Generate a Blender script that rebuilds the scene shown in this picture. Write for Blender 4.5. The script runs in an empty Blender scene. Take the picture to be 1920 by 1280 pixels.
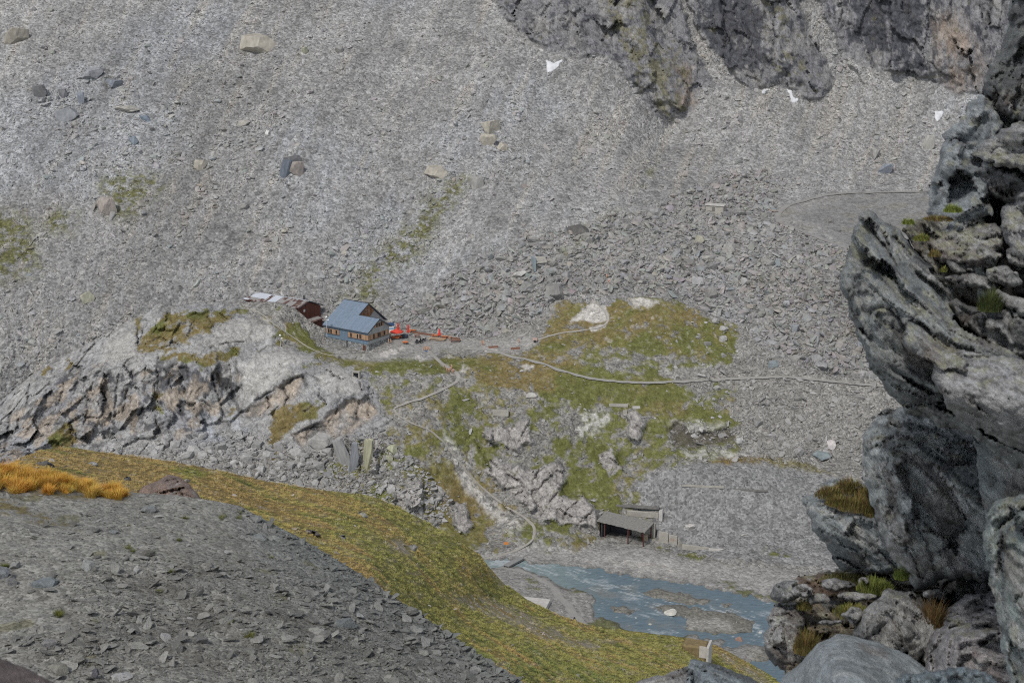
import bpy, bmesh, math, random
import numpy as np
from mathutils import Vector, Matrix, geometry as mgeo

R = math.radians
rng = np.random.default_rng(7)
random.seed(7)
scene = bpy.context.scene

# ------------------------------------------------------------------ camera, sky, sun, exposure
CAM_Z = 165.0
PITCH = R(15.0)
FPX = 2667.0                      # focal length in photo pixels (1920 wide): a 50 mm lens
cd = bpy.data.cameras.new('camera')
cam = bpy.data.objects.new('camera', cd)
scene.collection.objects.link(cam)
cam.location = (0, 0, CAM_Z)
cam.rotation_euler = (R(90) - PITCH, 0, 0)
cd.lens = 50.0
cd.sensor_width = 36.0
cd.clip_start = 0.2
cd.clip_end = 4000.0
cd.dof.use_dof = True
cd.dof.focus_distance = 440.0
cd.dof.aperture_fstop = 5.0
scene.camera = cam

SUN_EL, SUN_AZ = R(50), R(207)     # azimuth clockwise from the viewing direction (+Y): left and behind
world = bpy.data.worlds.new('World')
scene.world = world
world.use_nodes = True
wn, wl = world.node_tree.nodes, world.node_tree.links
wn.clear()
sky = wn.new('ShaderNodeTexSky')
sky.sky_type = 'NISHITA'
sky.sun_disc = False
sky.sun_elevation = SUN_EL
sky.sun_rotation = SUN_AZ
sky.altitude = 2600
sky.dust_density = 2.5
hs = wn.new('ShaderNodeHueSaturation')
hs.inputs['Saturation'].default_value = 0.36     # thin cloud cover whitens the sky
bg = wn.new('ShaderNodeBackground')
bg.inputs['Strength'].default_value = 0.13
wo = wn.new('ShaderNodeOutputWorld')
wl.new(sky.outputs[0], hs.inputs['Color'])
wl.new(hs.outputs[0], bg.inputs['Color'])
wl.new(bg.outputs[0], wo.inputs['Surface'])

sl = bpy.data.lights.new('sun', 'SUN')
sl.energy = 2.0
sl.angle = R(8)
sl.color = (1.0, 0.95, 0.88)
sun = bpy.data.objects.new('sun', sl)
scene.collection.objects.link(sun)
sdir = Vector((math.sin(SUN_AZ) * math.cos(SUN_EL), math.cos(SUN_AZ) * math.cos(SUN_EL), math.sin(SUN_EL)))
sun.rotation_euler = sdir.to_track_quat('Z', 'Y').to_euler()

scene.view_settings.view_transform = 'Standard'
scene.view_settings.look = 'None'
scene.view_settings.exposure = 0.27
scene.view_settings.gamma = 1.0
scene.render.engine = 'CYCLES'
scene.cycles.use_denoising = False
scene.cycles.filter_width = 1.05
scene.cycles.max_bounces = 4
scene.cycles.diffuse_bounces = 3

# ------------------------------------------------------------------ numpy helpers: noise, splines, polygons
f32 = np.float32

def _hash(ix, iy, iz, seed):
    h = (ix.astype(np.uint32) * np.uint32(374761393) + iy.astype(np.uint32) * np.uint32(668265263)
         + iz.astype(np.uint32) * np.uint32(2147483647) + np.uint32(seed * 974711 & 0xffffffff))
    h = (h ^ (h >> np.uint32(13))) * np.uint32(1274126177)
    h = (h ^ (h >> np.uint32(15))) * np.uint32(2246822519)
    return h ^ (h >> np.uint32(16))

_G = np.array([(1,1,0),(-1,1,0),(1,-1,0),(-1,-1,0),(1,0,1),(-1,0,1),(1,0,-1),(-1,0,-1),
               (0,1,1),(0,-1,1),(0,1,-1),(0,-1,-1),(1,1,0),(-1,1,0),(0,-1,1),(0,-1,-1)], f32)

def perlin(p, seed=0):
    p = np.asarray(p, f32)
    i = np.floor(p)
    f = p - i
    i = i.astype(np.int64)
    w = f * f * f * (f * (f * 6 - 15) + 10)
    out = 0
    for dx in (0, 1):
        wx = w[..., 0] if dx else 1 - w[..., 0]
        for dy in (0, 1):
            wy = w[..., 1] if dy else 1 - w[..., 1]
            for dz in (0, 1):
                wz = w[..., 2] if dz else 1 - w[..., 2]
                g = _G[_hash(i[..., 0] + dx, i[..., 1] + dy, i[..., 2] + dz, seed) & np.uint32(15)]
                out = out + wx * wy * wz * (g[..., 0] * (f[..., 0] - dx) + g[..., 1] * (f[..., 1] - dy) + g[..., 2] * (f[..., 2] - dz))
    return out

def fbm(p, scale, octs=4, seed=0, gain=0.5, ridged=False):
    q = np.asarray(p, f32) / f32(scale)
    a, out, tot = 1.0, 0, 0
    for k in range(octs):
        n = perlin(q + 17.3 * k, seed + k)
        if ridged:
            n = 0.6 - 2 * np.abs(n)
        out = out + a * n
        tot += a
        a *= gain
        q = np.stack([q[..., 1] * 0.8 + q[..., 0] * 0.6, q[..., 0] * 0.8 - q[..., 1] * 0.6, q[..., 2]], -1) * 2.03
    return out / tot * (1.7 if not ridged else 1.0)

def worley(p, scale, seed=0):
    """distance to the nearest feature point, F2-F1 and a random number of the cell"""
    q = np.asarray(p, f32) / f32(scale)
    i = np.floor(q).astype(np.int64)
    f1 = np.full(q.shape[:-1], 9, f32)
    f2 = f1.copy()
    cid = np.zeros(q.shape[:-1], f32)
    for dx in (-1, 0, 1):
        for dy in (-1, 0, 1):
            for dz in (-1, 0, 1):
                cx, cy, cz = i[..., 0] + dx, i[..., 1] + dy, i[..., 2] + dz
                h = _hash(cx, cy, cz, seed)
                px = cx + (h & np.uint32(1023)) / 1023.0
                py = cy + ((h >> np.uint32(10)) & np.uint32(1023)) / 1023.0
                pz = cz + ((h >> np.uint32(20)) & np.uint32(1023)) / 1023.0
                d = np.sqrt((px - q[..., 0]) ** 2 + (py - q[..., 1]) ** 2 + (pz - q[..., 2]) ** 2).astype(f32)
                nearer = d < f1
                f2 = np.where(nearer, f1, np.minimum(f2, d))
                cid = np.where(nearer, ((h >> np.uint32(5)) & np.uint32(4095)) / 4095.0, cid)
                f1 = np.where(nearer, d, f1)
    return f1, f2 - f1, cid.astype(f32)

def facets(p, scale, seed=0, tilt=.5, step=.35, where=None):
    """broken rock relief in metres: every cell of about `scale` metres is a flat facet with its own tilt; also the gap to the next cell"""
    if where is not None:
        d = np.zeros(p.shape[:-1], f32); g = np.ones(p.shape[:-1], f32)
        if where.any():
            d[where], g[where] = facets(p[where], scale, seed, tilt, step)
        return d, g
    q = np.asarray(p, f32) / f32(scale)
    i = np.floor(q).astype(np.int64)
    f1 = np.full(q.shape[:-1], 9, f32); f2 = f1.copy()
    best = np.zeros(q.shape, f32)
    bh = np.zeros(q.shape[:-1], np.uint32)
    for dx in (-1, 0, 1):
        for dy in (-1, 0, 1):
            for dz in (-1, 0, 1):
                c = i + np.array([dx, dy, dz])
                h = _hash(c[..., 0], c[..., 1], c[..., 2], seed)
                f = c + np.stack([(h & np.uint32(1023)), (h >> np.uint32(10)) & np.uint32(1023), (h >> np.uint32(20)) & np.uint32(1023)], -1) / 1023.0
                v = (q - f).astype(f32)
                d = np.sqrt((v * v).sum(-1))
                n = d < f1
                f2 = np.where(n, f1, np.minimum(f2, d))
                f1 = np.where(n, d, f1)
                best = np.where(n[..., None], v, best)
                bh = np.where(n, h, bh)
    h2 = bh * np.uint32(2654435761)
    h2 = h2 ^ (h2 >> np.uint32(15))
    gr = np.stack([(h2 & np.uint32(255)), (h2 >> np.uint32(8)) & np.uint32(255), (h2 >> np.uint32(16)) & np.uint32(255)], -1) / 127.5 - 1
    off = ((h2 >> np.uint32(24)) & np.uint32(255)) / 127.5 - 1
    return (scale * (tilt * (best * gr).sum(-1) + step * .5 * off)).astype(f32), (f2 - f1)

def sstep(x, a, b):
    t = np.clip((x - a) / (b - a), 0, 1)
    return t * t * (3 - 2 * t)

class TPS:
    """smooth surface through scattered (u, v, value) points"""
    def __init__(self, pts, reg=1e-4):
        a = np.array(pts, float)
        self.c = a[:, :2] / 500.0
        n = len(a)
        K = self._k(self.c, self.c) + reg * np.eye(n)
        Q = np.c_[np.ones(n), self.c]
        M = np.block([[K, Q], [Q.T, np.zeros((3, 3))]])
        self.w = np.linalg.solve(M, np.r_[a[:, 2], 0, 0, 0])
    @staticmethod
    def _k(a, b):
        d2 = ((a[:, None] - b[None]) ** 2).sum(-1)
        return 0.5 * d2 * np.log(d2 + 1e-12)
    def __call__(self, u, v):
        u, v = np.broadcast_arrays(np.asarray(u, float), np.asarray(v, float))
        x = np.stack([u.ravel(), v.ravel()], -1) / 500.0
        out = np.empty(len(x))
        for s in range(0, len(x), 60000):
            b = x[s:s + 60000]
            out[s:s + 60000] = self._k(b, self.c) @ self.w[:-3] + self.w[-3] + b @ self.w[-2:]
        return out.reshape(u.shape)

def poly_sd(u, v, poly):
    """signed distance in pixels, positive inside the outline"""
    poly = np.asarray(poly, float)
    sh = u.shape
    u, v = u.ravel(), v.ravel()
    out = np.full(u.shape, -999.0, f32)
    m = 130
    sel = np.nonzero((u > poly[:, 0].min() - m) & (u < poly[:, 0].max() + m) & (v > poly[:, 1].min() - m) & (v < poly[:, 1].max() + m))[0]
    if len(sel) == 0:
        return out.reshape(sh)
    x, y = u[sel], v[sel]
    d2 = np.full(x.shape, 1e12)
    ins = np.zeros(x.shape, bool)
    for (x0, y0), (x1, y1) in zip(poly, np.roll(poly, -1, 0)):
        ex, ey = x1 - x0, y1 - y0
        t = np.clip(((x - x0) * ex + (y - y0) * ey) / (ex * ex + ey * ey + 1e-9), 0, 1)
        d2 = np.minimum(d2, (x - x0 - t * ex) ** 2 + (y - y0 - t * ey) ** 2)
        if y0 != y1:
            c = ((y0 > y) != (y1 > y)) & (x < (x1 - x0) * (y - y0) / (y1 - y0) + x0)
            ins ^= c
    d = np.sqrt(d2)
    out[sel] = np.where(ins, d, -d)
    return out.reshape(sh)

def line_d(u, v, pts):
    sh = u.shape
    u, v = u.ravel(), v.ravel()
    d2 = np.full(u.shape, 1e8)
    for (x0, y0), (x1, y1) in zip(pts[:-1], pts[1:]):
        ex, ey = x1 - x0, y1 - y0
        t = np.clip(((u - x0) * ex + (v - y0) * ey) / (ex * ex + ey * ey + 1e-9), 0, 1)
        d2 = np.minimum(d2, (u - x0 - t * ex) ** 2 + (v - y0 - t * ey) ** 2)
    return np.sqrt(d2).reshape(sh)

CT, ST = math.cos(PITCH), math.sin(PITCH)

def ray(u, v):
    a = (np.asarray(u, float) - 960) / FPX
    b = (640 - np.asarray(v, float)) / FPX
    return np.stack([a + 0 * b, CT + b * ST + 0 * a, -ST + b * CT + 0 * a], -1)

def kz(v):
    return -ST + (640 - np.asarray(v, float)) / FPX * CT

def project(p):
    p = np.asarray(p, float)
    y, z = p[..., 1], p[..., 2] - CAM_Z
    t = y * CT - z * ST
    up = y * ST + z * CT
    return 960 + p[..., 0] / t * FPX, 640 - up / t * FPX, t

CAM = np.array([0, 0, CAM_Z])

def mixc(c, col, m):
    return c + (np.asarray(col, f32) - c) * m[..., None]

# ------------------------------------------------------------------ scene helpers
coll = scene.collection

def tag(o, label=None, cat=None, group=None, kind=None):
    if label: o['label'] = label
    if cat: o['category'] = cat
    if group: o['group'] = group
    if kind: o['kind'] = kind
    return o

def new_obj(name, me, mat=None, parent=None):
    o = bpy.data.objects.new(name, me)
    coll.objects.link(o)
    if mat is not None:
        me.materials.append(mat)
    if parent is not None:
        o.parent = parent
    return o

def empty(name, loc, rz=0.0):
    o = bpy.data.objects.new(name, None)
    coll.objects.link(o)
    o.location = loc
    o.rotation_euler = (0, 0, rz)
    return o

def copy_tree(o, parent=None):
    c = o.copy()
    coll.objects.link(c)
    c.parent = parent
    for ch in [x for x in o.children]:
        copy_tree(ch, c)
    return c

def np_mesh(name, verts, faces, smooth=True):
    """mesh from numpy arrays; faces is (n,4) or (n,3)"""
    me = bpy.data.meshes.new(name)
    verts = np.ascontiguousarray(verts, f32).reshape(-1, 3)
    faces = np.ascontiguousarray(faces, np.int32)
    k = faces.shape[1]
    me.vertices.add(len(verts))
    me.vertices.foreach_set('co', verts.ravel())
    me.loops.add(faces.size)
    me.loops.foreach_set('vertex_index', faces.ravel())
    me.polygons.add(len(faces))
    me.polygons.foreach_set('loop_start', np.arange(0, faces.size, k, dtype=np.int32))
    me.update(calc_edges=True)
    me.polygons.foreach_set('use_smooth', np.full(len(faces), smooth))
    me.update()
    return me

def set_attr(me, name, typ, data, dom='POINT'):
    a = me.attributes.new(name, typ, dom)
    data = np.ascontiguousarray(data, f32)
    if typ == 'FLOAT_COLOR':
        if data.shape[-1] == 3:
            data = np.concatenate([data, np.ones(data.shape[:-1] + (1,), f32)], -1)
        a.data.foreach_set('color', np.ascontiguousarray(data).ravel())
    elif typ == 'FLOAT_VECTOR':
        a.data.foreach_set('vector', data.ravel())
    else:
        a.data.foreach_set('value', data.ravel())

def set_int(me, name, data):
    a = me.attributes.new(name, 'INT', 'POINT')
    a.data.foreach_set('value', np.ascontiguousarray(data, np.int32))

def grid_faces(nr, nc):
    i = np.arange(nr * nc).reshape(nr, nc)
    return np.stack([i[:-1, :-1], i[1:, :-1], i[1:, 1:], i[:-1, 1:]], -1).reshape(-1, 4)

class MB:
    """collects boxes, bars, tubes and prisms into ONE mesh"""
    def __init__(s):
        s.v, s.f = [], []
    def add(s, vs, fs):
        o = len(s.v)
        s.v += [tuple(x) for x in vs]
        s.f += [tuple(o + i for i in q) for q in fs]
        return s
    def box(s, x0, x1, y0, y1, z0, z1):
        return s.add([(x, y, z) for x in (x0, x1) for y in (y0, y1) for z in (z0, z1)],
                     [(0, 1, 3, 2), (4, 6, 7, 5), (0, 4, 5, 1), (2, 3, 7, 6), (0, 2, 6, 4), (1, 5, 7, 3)])
    def tube(s, p, q, r0, r1=None, n=8):
        r1 = r0 if r1 is None else r1
        p, q = Vector(p), Vector(q)
        d = (q - p).normalized()
        a = d.orthogonal().normalized()
        b = d.cross(a)
        vs = []
        for c, r in ((p, r0), (q, r1)):
            for k in range(n):
                an = 2 * math.pi * k / n
                vs.append(c + a * (r * math.cos(an)) + b * (r * math.sin(an)))
        fs = [(k, (k + 1) % n, n + (k + 1) % n, n + k) for k in range(n)] + [tuple(range(n - 1, -1, -1)), tuple(range(n, 2 * n))]
        return s.add(vs, fs)
    def bar(s, p, q, w, h):
        """rectangular beam from p to q, w wide sideways, h high"""
        p, q = Vector(p), Vector(q)
        d = (q - p).normalized()
        side = d.cross(Vector((0, 0, 1)))
        side = side.normalized() if side.length > 1e-4 else Vector((1, 0, 0))
        up = side.cross(d)
        vs = [c + side * (w / 2 * i) + up * (h / 2 * j) for c in (p, q) for i in (-1, 1) for j in (-1, 1)]
        return s.add(vs, [(0, 1, 3, 2), (4, 6, 7, 5), (0, 4, 5, 1), (2, 3, 7, 6), (0, 2, 6, 4), (1, 5, 7, 3)])
    def prism(s, pts, off):
        """planar outline pushed by the vector off"""
        n = len(pts)
        off = Vector(off)
        vs = [Vector(p) for p in pts] + [Vector(p) + off for p in pts]
        return s.add(vs, [tuple(range(n - 1, -1, -1)), tuple(range(n, 2 * n))] + [(k, (k + 1) % n, n + (k + 1) % n, n + k) for k in range(n)])
    def lathe(s, prof, c=(0, 0, 0), n=12):
        vs, fs = [], []
        for r, z in prof:
            for k in range(n):
                a = 2 * math.pi * k / n
                vs.append((c[0] + r * math.cos(a), c[1] + r * math.sin(a), c[2] + z))
        for j in range(len(prof) - 1):
            for k in range(n):
                fs.append((j * n + k, j * n + (k + 1) % n, (j + 1) * n + (k + 1) % n, (j + 1) * n + k))
        fs += [tuple(range(n - 1, -1, -1)), tuple(range((len(prof) - 1) * n, len(prof) * n))]
        return s.add(vs, fs)
    def build(s, name, mat, parent=None, bevel=0.0, smooth=False):
        me = bpy.data.meshes.new(name)
        me.from_pydata(s.v, [], s.f)
        bm = bmesh.new()
        bm.from_mesh(me)
        bmesh.ops.recalc_face_normals(bm, faces=bm.faces)
        if bevel > 0:
            bmesh.ops.bevel(bm, geom=bm.edges[:], offset=bevel, segments=1, affect='EDGES', clamp_overlap=True)
        for f in bm.faces:
            f.smooth = smooth
        bm.to_mesh(me)
        bm.free()
        return new_obj(name, me, mat, parent)

# ------------------------------------------------------------------ materials
def nt_new(name):
    m = bpy.data.materials.new(name)
    m.use_nodes = True
    nt = m.node_tree
    b = nt.nodes['Principled BSDF']
    b.inputs['Roughness'].default_value = 0.85
    b.inputs['Specular IOR Level'].default_value = 0.25
    return m, nt, nt.nodes, nt.links, b

def n_noise(N, L, co, scale, detail=4, rough=0.6, dist=0.0):
    t = N.new('ShaderNodeTexNoise')
    t.inputs['Scale'].default_value = scale
    t.inputs['Detail'].default_value = detail
    t.inputs['Roughness'].default_value = rough
    t.inputs['Distortion'].default_value = dist
    L.new(co, t.inputs['Vector'])
    return t.outputs['Fac']

def n_map(N, L, x, a, b, c, d):
    t = N.new('ShaderNodeMapRange')
    for k, val in zip(('From Min', 'From Max', 'To Min', 'To Max'), (a, b, c, d)):
        t.inputs[k].default_value = val
    L.new(x, t.inputs['Value'])
    return t.outputs[0]

def n_math(N, L, op, a, b):
    t = N.new('ShaderNodeMath')
    t.operation = op
    for i, x in enumerate((a, b)):
        if isinstance(x, (int, float)):
            t.inputs[i].default_value = x
        else:
            L.new(x, t.inputs[i])
    return t.outputs[0]

def n_mix(N, L, typ, fac, a, b):
    t = N.new('ShaderNodeMix')
    t.data_type = 'RGBA'
    t.blend_type = typ
    for s, x in ((t.inputs[0], fac), (t.inputs[6], a), (t.inputs[7], b)):
        if isinstance(x, (int, float)):
            s.default_value = x
        elif isinstance(x, tuple):
            s.default_value = (*x, 1.0)
        else:
            L.new(x, s)
    return t.outputs[2]

def n_scalecol(N, L, col, fac):
    t = N.new('ShaderNodeVectorMath')
    t.operation = 'SCALE'
    L.new(col, t.inputs[0])
    L.new(fac, t.inputs['Scale'])
    return t.outputs[0]

def n_attr(N, name, typ='GEOMETRY'):
    a = N.new('ShaderNodeAttribute')
    a.attribute_type = typ
    a.attribute_name = name
    return a

def n_bump(N, L, h, strength, dist, prev=None):
    b = N.new('ShaderNodeBump')
    b.inputs['Strength'].default_value = strength
    b.inputs['Distance'].default_value = dist
    L.new(h, b.inputs['Height'])
    if prev is not None:
        L.new(prev, b.inputs['Normal'])
    return b.outputs[0]

def n_coord(N, which='Object'):
    return N.new('ShaderNodeTexCoord').outputs[which]

def mat_terrain(name, stone, bump_d):
    """vertex colour 'col' broken up by stones about `stone` metres across; attribute 'peb' says how stony"""
    m, nt, N, L, b = nt_new(name)
    co = n_coord(N)
    col = n_attr(N, 'col').outputs['Color']
    peb = n_attr(N, 'peb').outputs['Fac']
    vo = N.new('ShaderNodeTexVoronoi')
    vo.inputs['Scale'].default_value = 1 / stone
    L.new(co, vo.inputs['Vector'])
    vo2 = N.new('ShaderNodeTexVoronoi')
    vo2.inputs['Scale'].default_value = 0.37 / stone
    L.new(co, vo2.inputs['Vector'])
    sep = N.new('ShaderNodeSeparateColor')
    L.new(vo.outputs['Color'], sep.inputs[0])
    sep2 = N.new('ShaderNodeSeparateColor')
    L.new(vo2.outputs['Color'], sep2.inputs[0])
    v1 = n_map(N, L, sep.outputs[0], 0, 1, 0.62, 1.4)
    v2 = n_map(N, L, sep2.outputs[1], 0, 1, 0.8, 1.2)
    st = n_math(N, L, 'MULTIPLY', v1, v2)
    fine = n_map(N, L, n_noise(N, L, co, 2.2 / stone, 3, 0.7), 0.25, 0.75, 0.72, 1.28)
    mp = N.new('ShaderNodeMapping')
    mp.inputs['Scale'].default_value = (1, 1, .45)
    L.new(co, mp.inputs['Vector'])
    rk = n_noise(N, L, mp.outputs[0], .42 / stone, 9, .74, .6)
    fine = n_math(N, L, 'MULTIPLY', fine, n_map(N, L, rk, .3, .7, .5, 1.5))
    ve = N.new('ShaderNodeTexVoronoi'); ve.feature = 'DISTANCE_TO_EDGE'; ve.inputs['Scale'].default_value = .30 / stone
    wv = N.new('ShaderNodeVectorMath'); wv.operation = 'ADD'
    cn = N.new('ShaderNodeTexNoise'); cn.inputs['Scale'].default_value = .5 / stone; cn.inputs['Detail'].default_value = 4
    L.new(co, cn.inputs['Vector'])
    ws = N.new('ShaderNodeVectorMath'); ws.operation = 'SCALE'; ws.inputs['Scale'].default_value = 2.4 * stone
    L.new(cn.outputs['Color'], ws.inputs[0]); L.new(mp.outputs[0], wv.inputs[0]); L.new(ws.outputs[0], wv.inputs[1])
    L.new(wv.outputs[0], ve.inputs['Vector'])
    crk = n_map(N, L, ve.outputs['Distance'], 0, .05, .55, 1.0)
    fine = n_math(N, L, 'MULTIPLY', fine, crk)
    mx = N.new('ShaderNodeMix')
    L.new(peb, mx.inputs[0]); L.new(fine, mx.inputs[2]); L.new(st, mx.inputs[3])
    col2 = n_scalecol(N, L, col, mx.outputs[0])
    L.new(col2, b.inputs['Base Color'])
    h = n_math(N, L, 'MULTIPLY', vo.outputs['Distance'], -1.0)
    h = n_math(N, L, 'ADD', h, n_math(N, L, 'MULTIPLY', vo2.outputs['Distance'], -1.6))
    h = n_math(N, L, 'MULTIPLY', h, peb)
    h = n_math(N, L, 'ADD', h, n_math(N, L, 'MULTIPLY', rk, n_map(N, L, peb, 0, 1, 3.5, .8)))
    L.new(n_bump(N, L, h, 0.8, bump_d), b.inputs['Normal'])
    b.inputs['Roughness'].default_value = 0.95
    b.inputs['Specular IOR Level'].default_value = 0.12
    return m

def mat_stone(name, attr_type, scale=1.0, bump=0.06):
    """loose rock: tint from the instance or the object colour, mottled"""
    m, nt, N, L, b = nt_new(name)
    co = n_coord(N)
    if attr_type == 'INSTANCER':
        col = n_attr(N, 'tint', 'INSTANCER').outputs['Color']
    else:
        col = N.new('ShaderNodeObjectInfo').outputs['Color']
    f = n_map(N, L, n_noise(N, L, co, 1.6 * scale, 5, 0.65), 0.25, 0.75, 0.68, 1.3)
    c = n_scalecol(N, L, col, f)
    lich = n_map(N, L, n_noise(N, L, co, 2.6 * scale, 3, 0.6), 0.6, 0.72, 0, 0.45)
    c = n_mix(N, L, 'MIX', lich, c, (0.33, 0.33, 0.24))
    L.new(c, b.inputs['Base Color'])
    L.new(n_bump(N, L, n_noise(N, L, co, 4 * scale, 5, 0.7), 0.8, bump), b.inputs['Normal'])
    b.inputs['Roughness'].default_value = 0.92
    return m

def mat_plain(name, col, rough=0.8, var=0.15, scale=3.0, metallic=0.0, bump=0.0):
    m, nt, N, L, b = nt_new(name)
    co = n_coord(N)
    f = n_map(N, L, n_noise(N, L, co, scale, 4, 0.6), 0.25, 0.75, 1 - var, 1 + var)
    rgb = N.new('ShaderNodeRGB')
    rgb.outputs[0].default_value = (*col, 1)
    L.new(n_scalecol(N, L, rgb.outputs[0], f), b.inputs['Base Color'])
    b.inputs['Roughness'].default_value = rough
    b.inputs['Metallic'].default_value = metallic
    if bump:
        L.new(n_bump(N, L, n_noise(N, L, co, scale * 4, 4, 0.6), 0.6, bump), b.inputs['Normal'])
    return m

def mat_boards(name, col, axis, width, var=0.2, rough=0.75):
    """vertical boards or sheet seams along the object axis, each board its own shade"""
    m, nt, N, L, b = nt_new(name)
    co = n_coord(N)
    sp = N.new('ShaderNodeSeparateXYZ')
    L.new(co, sp.inputs[0])
    s = n_math(N, L, 'DIVIDE', sp.outputs[axis], width)
    cell = n_math(N, L, 'FLOOR', s, 0)
    wn_ = N.new('ShaderNodeTexWhiteNoise')
    wn_.noise_dimensions = '1D'
    L.new(cell, wn_.inputs['W'])
    f = n_map(N, L, wn_.outputs['Value'], 0, 1, 1 - var, 1 + var)
    f2 = n_map(N, L, n_noise(N, L, co, 1.2, 4, 0.6), 0.25, 0.75, 0.85, 1.15)
    rgb = N.new('ShaderNodeRGB')
    rgb.outputs[0].default_value = (*col, 1)
    c = n_scalecol(N, L, rgb.outputs[0], n_math(N, L, 'MULTIPLY', f, f2))
    fr = n_math(N, L, 'FRACT', s, 0)
    edge = n_math(N, L, 'LESS_THAN', fr, 0.12)
    L.new(c, b.inputs['Base Color'])
    L.new(n_bump(N, L, n_math(N, L, 'SUBTRACT', 1.0, edge), 0.9, 0.05), b.inputs['Normal'])
    b.inputs['Roughness'].default_value = rough
    return m
# ------------------------------------------------------------------ lines that cross the terrain (photo pixels, later draped on it)
ROAD = [(868,652),(915,655),(962,667),(1012,678),(1060,695),(1120,709),(1200,715),(1300,712),(1400,707),(1480,705),(1560,713),(1650,721),(1760,724),(1900,724)]
HUTPATH = [(800,652),(822,676),(842,689),(858,700),(856,713),(838,724),(800,742),(765,753),(738,764),(748,778),(772,792),(806,806),(830,826),(850,850),(868,874),(896,905),(925,930),(952,950),(985,970),(1003,992),(996,1012),(972,1028),(942,1040),(905,1046)]
MOUNDPATH = [(985,650),(1010,636),(1050,624),(1098,618),(1128,611),(1141,599),(1133,580),(1118,566)]
KNOLLPATH = [(456,577),(478,582),(496,592),(512,606),(530,618),(552,633),(574,648),(604,662),(640,668)]
SCREEPATH = [(1138,548),(1143,530),(1152,512),(1146,495),(1160,482),(1192,470),(1226,456),(1252,444),(1272,432),(1298,420),(1318,402),(1330,394)]
TRACK = [(922,1063),(955,1065),(988,1072),(1012,1083),(1034,1098),(1050,1118),(1068,1140),(1088,1162),(1108,1184)]
LINES2 = [(ROAD, 7), (HUTPATH, 5), (MOUNDPATH, 5), (KNOLLPATH, 3), (TRACK, 7)]

CLIFF = [(920,-400),(922,0),(948,38),(985,70),(1030,100),(1085,112),(1135,108),(1160,122),(1185,165),(1215,205),(1250,240),(1278,215),(1305,203),(1318,168),(1360,158),(1405,172),(1440,162),(1468,158),(1500,178),(1530,196),(1548,180),(1570,130),(1592,108),(1640,132),(1690,142),(1740,150),(1790,178),(1850,172),(2300,190),(2300,-400)]
RIBS = [[(1120,-200),(1135,60),(1165,120),(1190,165),(1252,240),(1300,200),(1292,120),(1240,60),(1210,-200)],
        [(1400,-200),(1432,60),(1440,150),(1500,178),(1530,195),(1545,160),(1500,80),(1455,-200)],
        [(1620,-200),(1640,60),(1650,135),(1800,175),(1850,120),(1790,30),(1760,-200)]]
CHUTES = [[(1262,-20),(1285,60),(1330,160),(1420,178),(1380,130),(1318,60),(1290,-20)],
          [(1480,-20),(1512,60),(1560,150),(1640,170),(1580,90),(1530,-20)]]
BFIELD = [(735,602),(800,560),(830,520),(900,480),(985,452),(1050,430),(1130,410),(1210,390),(1290,350),(1350,330),(1430,318),(1480,340),(1455,392),(1500,430),(1560,460),(1640,480),(1700,560),(1660,690),(1560,705),(1500,680),(1420,640),(1390,610),(1330,585),(1250,556),(1150,550),(1050,556),(1000,600),(940,630),(880,640),(800,622)]
DISC = [(1448,398),(1470,382),(1520,370),(1570,360),(1660,357),(1760,356),(1900,360),(1990,372),(2040,400),(2030,440),(1960,468),(1860,478),(1760,480),(1640,476),(1580,460),(1530,440),(1470,420)]
SCARP = [(1300,545),(1360,520),(1420,505),(1560,530),(1640,560),(1640,640),(1560,640),(1480,610),(1380,580)]
GULLY = [(1060,560),(1130,460),(1180,390),(1225,330),(1250,280),(1262,245)]
SGREEN = [[(190,345),(235,328),(290,335),(300,352),(270,372),(255,398),(218,405),(200,380)],[(85,412),(110,398),(140,410),(125,430),(95,432)],[(0,400),(45,415),(60,455),(70,500),(20,520),(-60,520),(-60,420)],
          [(690,540),(680,512),(720,470),(760,430),(800,385),(850,345),(872,335),(862,365),(820,410),(800,450),(775,480),(735,500)],[(640,560),(680,540),(700,500),(720,520),(700,570)]]

def t_plane(v):
    return 443.6 / (-kz(v) + 0.675 * (CT + (640 - v) / FPX * ST))

def _a1_controls():
    p = []
    for u in (-300, -50, 200, 400, 600, 800):
        for v in (-150, 0, 150, 300, 450, 580):
            p.append((u, v, t_plane(v) + 0.012 * (u - 500)))
    for u in (-300, 0, 200, 450, 650):
        for v in (700, 800):
            p.append((u, v, t_plane(v) + 0.012 * (u - 500) + (10 if v == 700 else 28)))
    p += [(740,618,491),(800,618,490.5),(900,630,485),(900,300,546),(900,150,578),(940,0,614),(950,-150,640),
          (1000,560,486),(1000,600,483),(1120,548,486),(1250,548,486),(1000,450,510),(1200,450,508),(1400,450,512),(1600,470,509),(1760,475,509),
          (1900,470,509),(1200,350,545),(1100,300,556),(1400,350,560),(1600,352,563),(1800,352,565),(2000,352,566),(1250,250,588),(1000,200,575),(1100,115,592),(1180,200,584),
          (1400,250,588),(1480,165,604),(1330,180,600),(1650,180,606),(1650,250,592),(1760,230,600),(1900,220,602),(2100,220,604),
          (1100,0,606),(1100,-150,616),(1250,0,610),(1250,-150,620),(1480,0,613),(1480,-150,624),(1700,0,614),(1900,0,614),(1900,-150,626),(2100,0,616),(1350,80,608),
          (1400,620,474),(1400,690,461),(1500,600,477),(1500,680,465),(1650,700,460),(1650,600,476),(1800,705,460),(1800,600,477),(2000,705,460),(2000,600,476),(1300,600,478),(1200,600,479),
          (1400,770,456),(1700,770,456),(1100,700,470),(900,720,478)]
    return p

TPS1 = TPS(_a1_controls(), 2e-4)

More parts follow.
